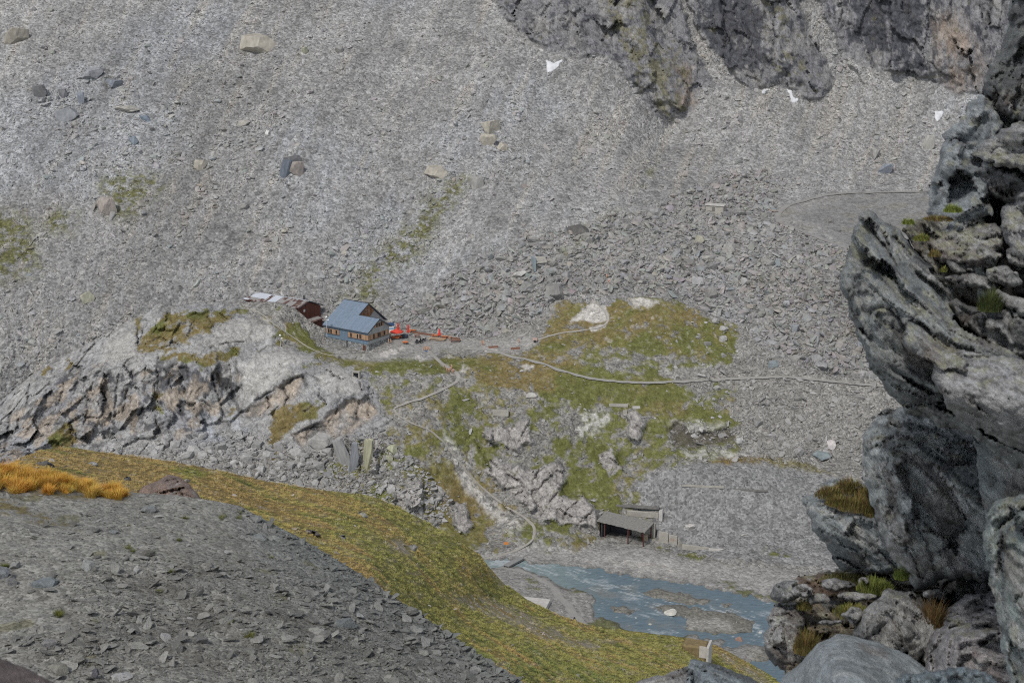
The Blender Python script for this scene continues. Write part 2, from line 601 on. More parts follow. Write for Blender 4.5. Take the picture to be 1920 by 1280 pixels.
def wuv(u, v, seed, amp=8.0, size=22.0):
    q = np.stack([u / size, v / size, np.zeros_like(u) + seed * 3.7], -1)
    n1 = perlin(q, seed) + 0.5 * perlin(q * 2.1, seed + 1) + 0.3 * perlin(q * 4.3, seed + 2)
    n2 = perlin(q, seed + 5) + 0.5 * perlin(q * 2.1, seed + 6) + 0.3 * perlin(q * 4.3, seed + 7)
    return u + amp * n1, v + amp * n2

def surf1(u, v, colour=False):
    """the far side of the valley: scree slope, boulder field, gravel bench and cliffs"""
    u = np.asarray(u, f32); v = np.asarray(v, f32)
    t = TPS1(u, v)
    r = ray(u, v)
    p = CAM + r * t[..., None]
    uw, vw = wuv(u, v, 1)
    cl = sstep(poly_sd(uw, vw, CLIFF), -4, 8)
    ch = np.zeros_like(cl)
    for c in CHUTES:
        ch = np.maximum(ch, sstep(poly_sd(uw, vw, c), 3, 11))
    clr = cl * (1 - ch)
    bf = sstep(poly_sd(uw, vw, BFIELD), -10, 14)
    di = sstep(poly_sd(uw, vw, DISC), -3, 10)
    d = 1.6 * fbm(p, 26, 3, 3) + 0.7 * fbm(p, 5, 3, 9) * (1 - di)
    d = d + bf * (1 - di) * (1.6 * fbm(p, 9, 4, 14))
    d = d - di * 1.6 * fbm(p, 26, 3, 3)
    gd = line_d(u, v, GULLY)
    d = d + 3.0 * np.exp(-(gd / 26.0) ** 2)
    for rb in RIBS:
        d = d - 7.0 * sstep(poly_sd(uw, vw, rb), -6, 46) * cl
    ps = p * np.array([1, 1, 0.38], f32)
    cn = fbm(ps, 15, 5, 21, 0.55, True)
    cn2 = fbm(p, 4.5, 4, 27, 0.55)
    pw = p + 1.5 * cn2[..., None]
    fa, ga = facets(pw * np.array([1, 1, .22], f32), 10.0, 23, .6, .4, clr > .02)
    fb, gb = facets(pw * np.array([1, 1, .4], f32), 3.5, 25, .7, .5, clr > .02)
    d = d + clr * (-2.6 * cn - .6 * cn2 + .7 * fa + .3 * fb) + ch * 2.5
    d = np.where(np.isfinite(d), d, 0)
    P = CAM + r * (t + d)[..., None]
    if not colour:
        return P
    n1 = fbm(p, 60, 3, 31); n2 = fbm(p, 14, 4, 33)
    # fall-line streaks
    q = np.stack([(u + 0.45 * v) / 26.0, v / 190.0 - u / 600.0, np.zeros_like(u)], -1)
    st = fbm(q, 1.0, 4, 35)
    c = np.broadcast_to(np.array([.262, .26, .255], f32), u.shape + (3,)).copy()
    c = mixc(c, (.262, .268, .276), sstep(n1 + 0.5 * st + 0.55 * sstep(poly_sd(u, v, [(0,200),(120,100),(250,0),(470,0),(420,90),(330,190),(130,300),(0,340)]), -60, 60), 0.1, 0.6) * .85)
    c = mixc(c, (.285, .268, .24), sstep(st - 0.3 * n1, 0.15, 0.6) * .6)
    wide = fbm(np.stack([(u + 0.45 * v) / 120.0, v / 700.0, np.zeros_like(u) + 5], -1), 1.0, 3, 37)
    c = c * (1 + 0.24 * n2 + 0.25 * st + .12 * n1 + .17 * wide)[..., None]
    c = mixc(c, (.25, .245, .235), bf * .5)
    c = mixc(c, (.17, .16, .145), sstep(poly_sd(uw, vw, SCARP), -10, 20) * .6 * sstep(n2, -0.3, 0.4))
    c = mixc(c, (.235, .233, .228), di * .9)
    dd = poly_sd(uw, vw, DISC)
    c = mixc(c, (.30, .295, .285), di * np.exp(-((dd - 13) / 9) ** 2) * sstep(1600 - u, 0, 80) * .9)
    c = mixc(c, (.25, .235, .19), di * sstep(fbm(np.stack([u / 60, v / 14, 0 * u], -1), 1, 3, 41), 0.05, .5) * .5)
    dg = line_d(uw, vw, [(1060,470),(1130,420),(1170,390),(1200,350),(1232,310)])
    c = mixc(c, (.15, .15, .075), np.exp(-(dg / 10) ** 2) * sstep(n2, -.2, .5) * .8)
    g = np.zeros_like(u)
    for s in SGREEN:
        g = np.maximum(g, sstep(poly_sd(uw, vw, s), -30, 16))
    g = g * sstep(fbm(p, 3.2, 4, 43, .62) + 0.4 * n2, -0.35, 0.25)
    c = mixc(c, (.115, .115, .045), g * .95)
    # cliffs: slate blue-grey rock with black water streaks, ochre scars and green ledges
    k = np.broadcast_to(np.array([.225, .225, .235], f32), u.shape + (3,)).copy()
    k = mixc(k, (.31, .30, .285), sstep(fbm(ps, 9, 6, 47, .65), -0.1, 0.4) * .7)
    sk = fbm(p * np.array([1, 1, .12], f32), 4.0, 6, 49, .68)
    wall = np.maximum(sstep(poly_sd(uw, vw, [(1300,-60),(1310,120),(1390,150),(1440,120),(1430,20),(1400,-60)]), -15, 30),
                      np.maximum(sstep(poly_sd(uw, vw, [(1590,-60),(1595,60),(1640,110),(1700,120),(1760,40),(1720,-60)]), -15, 30), .45 * sstep(poly_sd(uw, vw, [(1650,30),(1660,140),(1740,140),(1720,20)]), -10, 20)))
    k = mixc(k, (.06, .064, .078), sstep(sk + .55 * wall, 0.16, 0.36) * .8)
    vcr = np.abs(fbm(p * np.array([1, 1, .10], f32), 7.0, 3, 50))
    k = mixc(k, (.05, .05, .06), np.exp(-(vcr / .018) ** 2) * .7)
    org = sstep(poly_sd(uw, vw, [(1750,40),(1790,20),(1850,120),(1830,175),(1770,160)]), -18, 22) + sstep(poly_sd(uw, vw, [(1262,120),(1300,125),(1305,200),(1270,205)]), -8, 14)
    k = mixc(k, (.34, .27, .215), np.clip(org, 0, 1) * sstep(sk, -.5, .15) * .75)
    k = mixc(k, (.06, .06, .065), np.exp(-(gb / .035) ** 2) * .4 + .5 * np.exp(-(ga / .02) ** 2))
    k = k * (1 + .22 * fbm(p, 2.2, 3, 57))[..., None]
    gl = sstep(fbm(p, 5, 6, 51, .65) + 0.55 * sstep(poly_sd(uw, vw, RIBS[0]), -20, 40) + .35 * sstep(poly_sd(uw, vw, RIBS[1]), -20, 30), 0.35, 0.75)
    k = mixc(k, (.175, .165, .10), gl * .75)
    c = c * (1 - clr[..., None]) + k * clr[..., None]
    # pale lighter band where the fan meets the wall
    peb = np.clip((1 - clr) * (1 - .75 * di) + .12, 0, 1)
    return P, np.clip(c, .01, .9), peb, dict(cl=clr, bf=bf, di=di, g=g, st=st, n2=n2)

# ---- near side of the valley floor: rocky knoll, hut terrace, meadow, embankment, flood plain
VT2 = [(-320,832),(-60,775),(0,752),(35,722),(60,702),(100,680),(130,661),(165,643),(200,624),(255,592),(300,576),(340,571),(385,566),(440,566),(462,566),(500,566),(520,566),(540,572),(556,580),(570,592),(582,603),(606,615),(625,603),(740,612),(790,620),(850,628),(905,636),(945,624),(1000,600),(1022,578),(1044,562),(1100,559),(1200,556),(1262,560),(1330,588),(1390,611),(1422,646),(1500,690),(1560,705),(1650,712),(2300,712)]

def vtop2(u):
    a = np.array(VT2, float)
    s = np.interp(u, a[:, 0], a[:, 1])
    return s

def _a2_controls():
    p = [(-300,832,494),(-300,900,456),(0,752,480),(0,850,448),(60,705,477),(60,760,464),(60,830,452),(130,662,480),(200,625,479),(200,700,462),(200,800,452),(200,860,440),
         (300,577,480),(300,640,468),(380,567,479),(380,620,466),(380,662,459),(380,760,452),(380,830,441),(380,900,425),(450,575,479),(500,590,475),(540,600,474),(520,650,467),
         (470,700,457),(470,780,449),(560,640,470.5),(612,640,475.5),(606,614,481),(600,662,464),(560,682,456),(560,725,450),(560,800,440),(640,690,454),(640,790,440),(650,662,466),(693,660,466),(730,642,473),(700,760,444),(700,850,432),(740,950,423),
         (640,605,484),(700,610,486),(740,612,489.5),(790,620,489),(850,628,484),(905,637,478),(780,655,469),(840,690,458),(900,660,468),
         (800,700,452.5),(900,700,455),(900,760,447),(900,850,438),(900,950,428),(850,1000,418),(800,900,427),(1000,760,447),(1000,850,438),(1050,930,430),(1000,980,419),(1100,980,421),(1150,940,428),(1180,1015,418),
         (1000,680,461.5),(1100,705,457),(1200,712,455),(1200,760,449),(1200,860,438),(1250,870,432),(1400,706,456),(1640,720,455),(1900,720,455),(2200,720,455),
         (1000,600,482),(1040,562,485),(1100,560,484.5),(1200,557,484),(1250,575,481),(1380,620,474),(1200,640,468),(1300,660,465),(1000,640,471),(1060,600,478),(1430,660,465),(1500,692,458),(1120,640,469),
         (1300,865,431),(1300,850,436),(1400,870,430),(1400,850,437),(1550,870,437),(1550,892,428.5),(1700,900,430),(1900,900,430),(1400,780,446),(1600,790,446),(1900,790,446),(1400,950,420),(1600,950,421),(1900,950,421),
         (1300,1028,412),(1500,1050,402),(1700,1050,402),(1250,960,424)]
    for u in (700, 900, 1100, 1300, 1500, 1800, 2100):
        for v in (1060, 1100, 1150, 1200, 1300, 1400):
            if u < 1500 or v > 1070:
                p.append((u, v, 165 / -kz(v)))
    return p

TPS2 = TPS(_a2_controls(), 3e-4)
SHELT = [(1126,972),(1170,982),(1228,985),(1230,1006),(1180,1005),(1126,1006)]
FLOOR = [(860,1022),(930,1030),(1000,1010),(1040,1020),(1112,1020),(1126,1010),(1180,1006),(1226,1012),(1234,1024),(1290,1042),(1480,1060),(1600,1072),(2200,1080),(2200,1500),(600,1500),(600,1100)]
RIVER = [[(880,1052),(925,1051),(960,1051),(985,1056),(1045,1059),(1110,1066),(1160,1076),(1220,1086),(1290,1094),(1340,1104),(1385,1114),(1440,1126),(1500,1146),(1600,1165),(1720,1200),(1830,1260),(1860,1420),(1440,1420),(1395,1270),(1402,1240),(1440,1215),(1415,1208),(1358,1213),(1362,1202),(1310,1192),(1245,1188),(1210,1192),(1173,1180),(1159,1166),(1115,1152),(1119,1124),(1101,1108),(1054,1098),(1018,1078),(972,1063),(925,1064),(880,1066)]]
BARS = [[(1200,1112),(1230,1106),(1280,1112),(1340,1126),(1325,1134),(1270,1130),(1225,1122)],[(1145,1138),(1165,1132),(1190,1140),(1180,1152),(1155,1150)],
        [(1230,1136),(1290,1134),(1330,1142),(1385,1150),(1412,1166),(1410,1188),(1360,1190),(1300,1184),(1280,1176),(1290,1160),(1250,1150)],[(1400,1222),(1432,1218),(1470,1225),(1460,1236),(1420,1238)],[(1355,1130),(1375,1128),(1380,1136),(1360,1138)],[(1470,1172),(1500,1175),(1500,1190),(1460,1184)]]
KNOLL = [(-320,840),(0,748),(60,698),(130,657),(200,620),(300,572),(440,564),(480,600),(520,612),(530,650),(590,655),(600,672),(690,690),(715,760),(740,790),(700,830),(640,830),(560,850),(440,860),(330,850),(200,900),(-320,960)]
CLIFFB = [(-320,830),(0,790),(60,740),(120,690),(190,680),(260,680),(330,672),(400,680),(460,700),(450,780),(400,800),(330,830),(230,830),(130,860),(-320,930)]
OCHRE = [[(456,775),(495,744),(530,722),(556,708),(572,706),(566,734),(556,752),(500,775),(470,786)],[(546,817),(594,793),(649,752),(689,746),(707,773),(673,805),(633,825),(566,833)],[(165,730),(200,720),(215,760),(205,800),(160,800)]]
DOMES = [[(451,726),(455,678),(483,659),(523,649),(586,664),(592,678),(546,688),(552,702),(515,720),(459,757)],[(586,704),(625,680),(660,696),(680,716),(688,742),(650,744),(610,738)],[(380,639),(428,599),(471,589),(507,595),(519,619),(511,639),(467,641),(416,658)],[(505,578),(540,572),(556,584),(552,604),(530,600),(540,620),(556,632),(528,626),(508,600)],[(190,643),(253,607),(261,674),(222,680),(186,686)],[(560,590),(580,605),(590,640),(575,630)]]
SLABS = [[(935,805),(990,788),(1003,830),(955,850)],[(1178,772),(1210,782),(1200,835),(1180,822)],[(1120,850),(1150,840),(1165,880),(1140,890)],[(905,880),(930,860),(985,880),(1010,878),(1050,862),(1060,900),(1050,930),(1090,930),(1118,955),(1115,985),(1060,985),(1000,965),(960,930)],[(905,810),(945,795),(950,825),(915,835)],[(735,940),(770,900),(790,905),(790,968),(760,960)],[(845,950),(870,940),(890,985),(870,1000),(850,985)],[(1065,985),(1085,940),(1120,965),(1118,990)],[(690,880),(700,820),(715,825),(705,890)]]
MEADOW = [(494,585),(560,606),(600,652),(690,664),(780,668),(830,660),(905,662),(1000,652),(1042,562),(1110,558),(1200,556),(1262,560),(1390,612),(1385,640),(1380,690),(1240,700),(1290,722),(1290,752),(1380,768),(1360,792),(1250,800),(1180,772),(1100,765),(1040,752),(990,735),(900,728),(870,705),(800,700),(700,705),(640,684),(560,690),(600,672),(540,640)]
GREENS = [([(780,866),(850,862),(905,985),(930,1020),(860,1030),(790,965)], .95), ([(1010,820),(1130,820),(1190,900),(1130,990),(1075,930),(1060,860)], .78), ([(930,800),(1000,800),(1050,850),(1000,870),(940,860)], .5),
          ([(1225,780),(1300,800),(1380,790),(1390,830),(1300,842),(1250,835)], .6), ([(503,777),(554,752),(606,759),(586,783),(546,805),(520,835),(520,862),(498,860)], 1.0), ([(255,650),(275,620),(310,585),(470,575),(440,598),(380,632),(330,655),(262,668)], .78), ([(290,672),(330,655),(420,655),(470,640),(450,668),(400,690),(340,682)], .8), ([(470,660),(520,640),(560,650),(500,652)], .7), ([(80,820),(110,790),(150,800),(165,835),(100,840)], .8), ([(50,712),(95,688),(85,718)], 1.0), ([(225,620),(262,598),(270,612),(240,640)], .8), ([(120,690),(135,675),(150,690),(130,705)], .8), ([(290,735),(305,740),(300,775),(288,765)], .8), ([(410,760),(450,758),(440,790),(405,780)], .6), ([(480,585),(530,580),(545,600),(500,605)], .7),
          ([(1060,970),(1110,985),(1110,1005),(1040,1000)], .7), ([(1000,1020),(1080,1020),(1110,1045),(1050,1050),(1010,1035)], .45), ([(720,760),(790,740),(860,740),(900,800),(800,790)], .45), ([(1130,1040),(1180,1050),(1200,1068),(1150,1062)], .5),
          ([(1350,1090),(1450,1110),(1540,1125),(1540,1135),(1400,1122)], .8), ([(1420,1028),(1530,1035),(1540,1050),(1450,1048)], .6), ([(960,1085),(1010,1075),(1030,1095),(1000,1110),(965,1100)], .5), ([(1060,1100),(1100,1100),(1110,1112),(1070,1112)], .7), ([(1110,1155),(1150,1162),(1240,1190),(1180,1200),(1100,1180)], .9), ([(1240,1172),(1330,1184),(1410,1190),(1420,1205),(1340,1200),(1250,1196)], .85), ([(500,600),(560,612),(600,640),(560,650),(520,630)], .8)]
EMBANK = [(1185,905),(1230,880),(1300,866),(1400,868),(1500,878),(1560,893),(1700,920),(2200,930),(2200,1075),(1600,1072),(1480,1060),(1290,1040),(1235,1020),(1215,960)]
RUST = [(1325,863),(1380,852),(1440,856),(1500,866),(1570,890),(1520,882),(1420,867),(1360,868)]
WHITES = [[(1055,790),(1090,770),(1140,765),(1150,790),(1120,815),(1080,825)],[(1275,848),(1330,838),(1400,846),(1420,852),(1340,858),(1290,860)],[(1250,790),(1300,785),(1350,795),(1360,802),(1290,808)],[(830,800),(860,840),(880,890),(920,940),(985,980),(960,1010),(880,930),(840,870)]]
FORE = [(606,650),(650,660),(690,668),(740,646),(745,625),(790,622),(905,638),(1000,628),(1010,640),(985,655),(940,660),(880,652),(830,656),(806,676),(786,674),(690,678),(640,672)]
PALES = [[(712,656),(740,652),(752,662),(742,668),(718,664)],[(742,648),(756,646),(760,654),(750,656)],[(770,668),(785,666),(800,670),(785,674)],[(835,670),(850,666),(852,672)],[(905,652),(925,650),(935,656),(915,660)],[(1065,602),(1085,582),(1105,568),(1138,572),(1142,600),(1100,606)],[(1178,562),(1200,556),(1240,566),(1222,576),(1190,574)],[(978,685),(1004,686),(1002,695),(980,694)],[(988,738),(1010,736),(1012,746),(990,746)],[(850,700),(870,682),(885,690)],[(1100,612),(1140,605),(1136,616),(1108,620)]]
PLAIN = [(905,1046),(985,1020),(1005,1000),(1010,1020),(1090,1030),(1150,1032),(1230,1034),(1300,1050),(1400,1070),(1500,1082),(1500,1108),(1440,1112),(1340,1090),(1240,1078),(1160,1066),(1080,1050),(1000,1046)]
DARKROCK = [(1252,800),(1270,790),(1300,808),(1340,806),(1368,798),(1382,828),(1340,836),(1262,842)]

CRACKS = [([(299,668),(296,690),(297,715),(293,744)],4.5),([(301,678),(325,684),(350,690)],4),([(352,684),(352,710),(347,738)],3.5),([(326,690),(318,720),(322,745)],2.5),([(408,704),(425,730),(440,752),(452,776)],4.5),([(396,705),(404,735),(415,760)],2.5),([(249,694),(240,720),(236,745),(229,775)],3),([(222,700),(217,740),(214,800)],2.2),([(174,718),(164,750),(157,800)],2.4),([(195,700),(190,730),(185,760)],2),
          ([(56,706),(53,735),(50,770)],3),([(98,690),(92,720),(86,745)],2.5),([(120,690),(118,730),(105,770)],2),([(152,656),(140,680),(130,704)],2.5),([(318,582),(311,602),(308,622)],2),([(368,594),(358,612),(352,630)],2),([(278,640),(300,632),(320,640),(345,652)],1.6),([(260,600),(256,630),(262,665)],1.6),([(395,650),(430,642),(456,640)],1.5),([(455,775),(480,752),(496,741),(530,722),(554,709),(575,703)],3.5),([(568,706),(575,722),(570,738)],5),([(500,745),(505,760),(495,775)],2),([(530,725),(540,745),(532,760)],2.2),([(586,706),(600,716),(598,740),(612,760)],2.5),
          ([(590,690),(610,694),(640,712),(672,712),(684,740)],1.8),([(636,750),(628,775),(612,800)],2.2),([(672,750),(668,785)],2),([(692,745),(690,775),(700,790)],2.2),([(546,817),(572,805),(596,792)],2),([(270,760),(262,800)],2.2),([(330,748),(345,790)],2),([(130,800),(138,840)],2),([(20,760),(14,810),(8,850)],3.5),([(700,826),(696,880)],2.5),([(652,820),(654,880)],2.5),([(677,826),(674,885)],2.5),
          ([(920,862),(940,885),(975,900),(990,925)],2.5),([(1010,880),(1000,905),(960,935)],2.2),([(1052,862),(1035,890),(1010,915),(985,950)],2.2),([(1060,900),(1040,930),(1020,960)],2),([(1090,930),(1065,955),(1050,985)],2),([(1118,950),(1100,968),(1080,990)],2.2),([(935,930),(965,925),(1000,935)],1.8),([(900,840),(915,870),(930,905),(945,945),(990,985)],3)]

def cracks(u, v):
    m = np.zeros_like(u)
    for l, w in CRACKS:
        a = np.array(l)
        sel = (u > a[:, 0].min() - 20) & (u < a[:, 0].max() + 20) & (v > a[:, 1].min() - 20) & (v < a[:, 1].max() + 20)
        if sel.any():
            d = line_d(u[sel], v[sel], l)
            m[sel] = np.maximum(m[sel], np.exp(-(d / (.72 * w)) ** 2))
    return m

def pmax(u, v, polys, a, b):
    m = np.zeros_like(u)
    for q in polys:
        m = np.maximum(m, sstep(poly_sd(u, v, q), a, b))
    return m

def surf2(u, v, colour=False):
    u = np.asarray(u, f32); v = np.asarray(v, f32)
    t = TPS2(u, v)
    uw, vw = wuv(u, v, 11, 7, 20)
    fl = sstep(poly_sd(u, v, FLOOR), -4, 22)
    riv = pmax(uw, vw, RIVER, -8, 7)
    bar = pmax(uw, vw, BARS, -5, 6)
    wet = riv * (1 - bar)
    zf = 0.42 - .85 * wet
    r = ray(u, v)
    p = CAM + r * t[..., None]
    zf = zf + 0.20 * fbm(p, 5, 4, 61)
    tf = (CAM_Z - zf) / -kz(np.maximum(v, 900))
    t = t * (1 - fl) + tf * fl
    p = CAM + r * t[..., None]
    ld = np.full_like(u, 99.0)
    for l, w in LINES2:
        ld = np.minimum(ld, line_d(u, v, l) - w * .4)
    calm = sstep(ld, 1, 12)
    fore = sstep(poly_sd(u, v, FORE), -6, 8)
    kn = sstep(poly_sd(uw, vw, KNOLL), -6, 12)
    cb = sstep(poly_sd(uw, vw, CLIFFB), -8, 20)
    oc = pmax(uw, vw, OCHRE, -5, 7)
    dm = pmax(uw, vw, DOMES, -4, 10)
    sb = pmax(uw, vw, SLABS, -5, 5)
    em = sstep(poly_sd(uw, vw, EMBANK), -6, 8)
    md = sstep(poly_sd(uw, vw, MEADOW), -10, 14)
    dk = sstep(poly_sd(uw, vw, DARKROCK), -4, 8)
    rock = np.maximum(np.maximum(kn * (1 - .2 * md), oc), sb) * (1 - fore)
    loose = (1 - rock) * (1 - fl) * (1 - fore)
    d = (1 - fl) * calm * (1 - .8 * fore) * (0.9 * fbm(p, 14, 3, 63))
    d = d + loose * calm * (1 - .65 * em) * (1 - .75 * md) * (1.0 * fbm(p, 4.0, 4, 65))
    d = d + fl * calm * .25 * fbm(p, 2.0, 2, 66)
    ps = p * np.array([1, 1, .45], f32)
    big = fbm(ps, 10, 4, 67, .5, True)
    fin = fbm(ps, 2.6, 4, 71, .55, True)
    d = d - rock * (1 - dm) * (1.5 * big + .4 * fin) * (.45 + .9 * cb)
    d = d - rock * dm * (.9 * fbm(p, 8, 3, 73) + .28 * fin) - 1.2 * dm * rock
    pw = p + .9 * fbm(p, 4, 2, 77)[..., None]
    rk = rock > .03
    fa, ga = facets(pw * np.array([1, 1, .3], f32), 7.0, 171, .65, .45, rk)
    fb, gb = facets(pw * np.array([1, 1, .5], f32), 2.4, 173, .7, .5, rk)
    d = d + rock * (1 - dm) * ((.95 * fa + .36 * fb) * (.4 + .7 * cb)) + rock * dm * (.18 * fa + .12 * fb)
    uc, vc = wuv(u, v, 15, 3.5, 11)
    ck = cracks(uc, vc) * sstep(fbm(p, 5, 3, 79), -.45, .25)
    d = d + 1.7 * ck * (1 - fore)
    # overhang roofs above the ochre scars
    d = d + 2.2 * oc
    d = d - sb * 1.6
    # foliated slabs dip down to the left: steps across the foliation
    fo = (p[..., 0] * .55 + p[..., 2] * .8 + p[..., 1] * .2) / 1.5 + .8 * fbm(p, 6, 3, 75)
    fo = fo * (1 + .25 * fbm(p, 9, 2, 76))
    saw = fo - np.floor(fo)
    d = d + sb * (.38 * saw - .2 + .35 * fa + .25 * fb)
    d = d + dk * (1.5 + 1.0 * fin)
    d = d + 9.0 * sstep(poly_sd(u, v, SHELT), -2, 3)
    # boulder wall under the knoll
    P = CAM + r * (t + d)[..., None]
    if not colour:
        return P
    n1 = fbm(p, 30, 3, 81); n2 = fbm(p, 7, 4, 83); n3 = fbm(p, 2.2, 4, 85)
    c = np.broadcast_to(np.array([.235, .228, .212], f32), u.shape + (3,)).copy()
    c = c * (1 + .2 * n2 + .22 * n3)[..., None]
    # rock of the knoll
    k = np.broadcast_to(np.array([.37, .368, .36], f32), u.shape + (3,)).copy()
    k = mixc(k, (.27, .275, .295), sstep(n1 + .5 * n2, -.1, .5) * .7)
    k = mixc(k, (.40, .425, .46), sstep(poly_sd(uw, vw, [(340,735),(400,715),(450,765),(475,800),(425,825),(385,830),(365,790)]), -14, 14) * sstep(n2, -.3, .3) * .8)
    k = mixc(k, (.37, .385, .41), sstep(poly_sd(uw, vw, [(55,800),(85,790),(90,830),(70,870),(45,860)]), -10, 12) * .8)
    k = mixc(k, (.42, .41, .385), dm * .75)
    k = mixc(k, (.40, .335, .265), oc * sstep(n2, -.5, .2) * .85)
    k = mixc(k, (.40, .375, .35), sb * .8)
    sk = fbm(p * np.array([1, 1, .13], f32), 2.6, 4, 87) + .35 * fbm(p * np.array([1, 1, .3], f32), 12, 2, 88)
    dkz = np.maximum(sstep(poly_sd(uw, vw, [(285,675),(340,672),(352,690),(330,740),(300,735)]), -8, 20), np.maximum(sstep(poly_sd(uw, vw, [(100,690),(140,680),(120,760),(90,790)]), -8, 20), sstep(poly_sd(uw, vw, [(400,690),(450,720),(440,770),(410,740)]), -8, 20)))
    k = mixc(k, (.075, .077, .085), sstep(sk + .5 * dkz, .15, .38) * .88 * np.clip(cb + .5 * oc, 0, 1))
    sk2 = fbm(p * np.array([1, 1, .10], f32), 4.5, 4, 95) + .4 * n1
    k = mixc(k, (.41, .345, .275), sstep(sk2, .12, .45) * cb * .75)
    sk3 = fbm(p * np.array([1, 1, .07], f32), 1.6, 4, 96, .6)
    k = mixc(k, (.10, .102, .11), sstep(sk3, .22, .5) * cb * .6)
    crack = np.exp(-(np.abs(fbm(ps, 5.5, 3, 89)) / .03) ** 2)
    k = mixc(k, (.12, .12, .115), crack * .55 * (1 - .4 * dm))
    k = mixc(k, (.13, .125, .12), sb * sstep(saw, .9, .98) * sstep(n2, -.2, .3) * .7)
    k = mixc(k, (.11, .11, .11), np.exp(-(gb / .045) ** 2) * .5 * (1 - .75 * dm) + np.exp(-(ga / .03) ** 2) * .5 * (1 - .6 * dm))
    k = mixc(k, (.07, .07, .075), ck * .7)
    k = k * (1 + .22 * n3 + .14 * n2)[..., None]
    c = c * (1 - rock[..., None]) + k * rock[..., None]
    # vegetation
    g = md * .95
    for q, s in GREENS:
        g = np.maximum(g, s * sstep(poly_sd(uw, vw, q), -10, 12))
    g = np.maximum(g, .60 * (1 - em) * (1 - fl) * (1 - cb) * (1 - .6 * kn) * sstep(u, 500, 700) * sstep(1420 - u, 0, 60) * sstep(v, 680, 760))
    g = g * (1 - fore * .8) * (1 - dm * .85) * (1 - sb * .85) * (1 - oc * .8)
    thr = .58 - 1.35 * g
    stony = sstep(poly_sd(u, v, [(1055,658),(1150,650),(1210,665),(1290,670),(1380,680),(1370,706),(1200,704),(1100,690)]), -12, 12)
    gm = sstep(.75 * n2 + .6 * n3 + .2 * n1 - .55 * stony, thr, thr + .42) * (g > .02)
    gc = np.broadcast_to(np.array([.165, .15, .058], f32), u.shape + (3,)).copy()
    gc = mixc(gc, (.125, .138, .045), sstep(n1 + .7 * n2 + .35 * sstep(u, 700, 1100), 0, .5) * .8)
    gc = mixc(gc, (.205, .15, .07), sstep(-n1 - .4 * n2 + .45 * sstep(620 - u, 0, 100), .05, .6) * .6)
    gc = mixc(gc, (.24, .225, .18), sstep(n3 + .4 * fbm(p, 1.0, 2, 93), .25, .75) * .55)
    gc = gc * (1 + .25 * n3)[..., None]
    c = c * (1 - gm[..., None]) + gc * gm[..., None]
    ru = sstep(poly_sd(uw, vw, RUST), -3, 4)
    c = mixc(c, (.17, .115, .04), ru * sstep(1450 - u, -80, 80) * .9)
    c = mixc(c, (.15, .135, .05), ru * sstep(u - 1420, -80, 80) * .8)
    gr = fore * (1 - .9 * pmax(uw, vw, [[(700,668),(745,650),(800,650),(790,662),(740,676)],[(850,652),(900,655),(890,668),(850,680)]], -6, 8) * sstep(n2, -.2, .3))
    c = mixc(c, (.325, .318, .30), gr * .9)
    c = c * (1 + .08 * n3 * fore)[..., None]
    pl = pmax(uw, vw, PALES, -2, 3)
    sp = md * sstep(fbm(p, 3.0, 3, 91), .46, .6) * .4 * sstep(sstep(700 - v, -40, 40) + .0, 0, 1)
    c = mixc(c, (.50, .48, .45), np.clip(pl + sp, 0, 1) * .9)
    ws = pmax(uw, vw, WHITES, -5, 8)
    c = mixc(c, (.50, .49, .47), ws * sstep(n3 + .6 * n2, -.25, .25) * .8)
    c = mixc(c, (.205, .207, .207), em * .9 * (1 - gm))
    c = c * (1 - .12 * em * n2)[..., None]
    c = mixc(c, (.10, .09, .075), dk * .85)
    fg = fl * (1 - .8 * gm)
    c = mixc(c, (.265, .262, .25), fg * .8)
    c = mixc(c, (.33, .325, .31), sstep(poly_sd(uw, vw, PLAIN), -4, 8) * .85 * (1 - .5 * gm))
    c = mixc(c, (.45, .43, .40), sstep(poly_sd(uw, vw, [(1060,1050),(1160,1045),(1250,1050),(1300,1075),(1240,1078),(1160,1066)]), -6, 14) * .6)
    c = mixc(c, (.29, .28, .24), bar * .8 * (1 - .6 * gm))
    c = mixc(c, (.52, .51, .48), sstep(poly_sd(uw, vw, [(1278,1158),(1310,1154),(1365,1162),(1372,1180),(1320,1182),(1290,1176)]), -2, 3) * .9)
    c = mixc(c, (.19, .19, .175), wet * .9)
    c = mixc(c, (.21, .20, .17), riv * bar * .35)
    c = c * (1 - .25 * fl * sstep(riv, .05, .35) * (1 - sstep(wet, .6, .9)))[..., None]
    peb = np.clip(.25 + .75 * (1 - rock) - .55 * gm - .5 * fore - .35 * fl, .05, 1)
    return P, np.clip(c, .01, .9), peb, dict(rock=rock, g=gm, em=em, fl=fl, fore=fore, wet=wet, riv=riv, calm=calm, kn=kn, cb=cb, md=md, ws=ws)

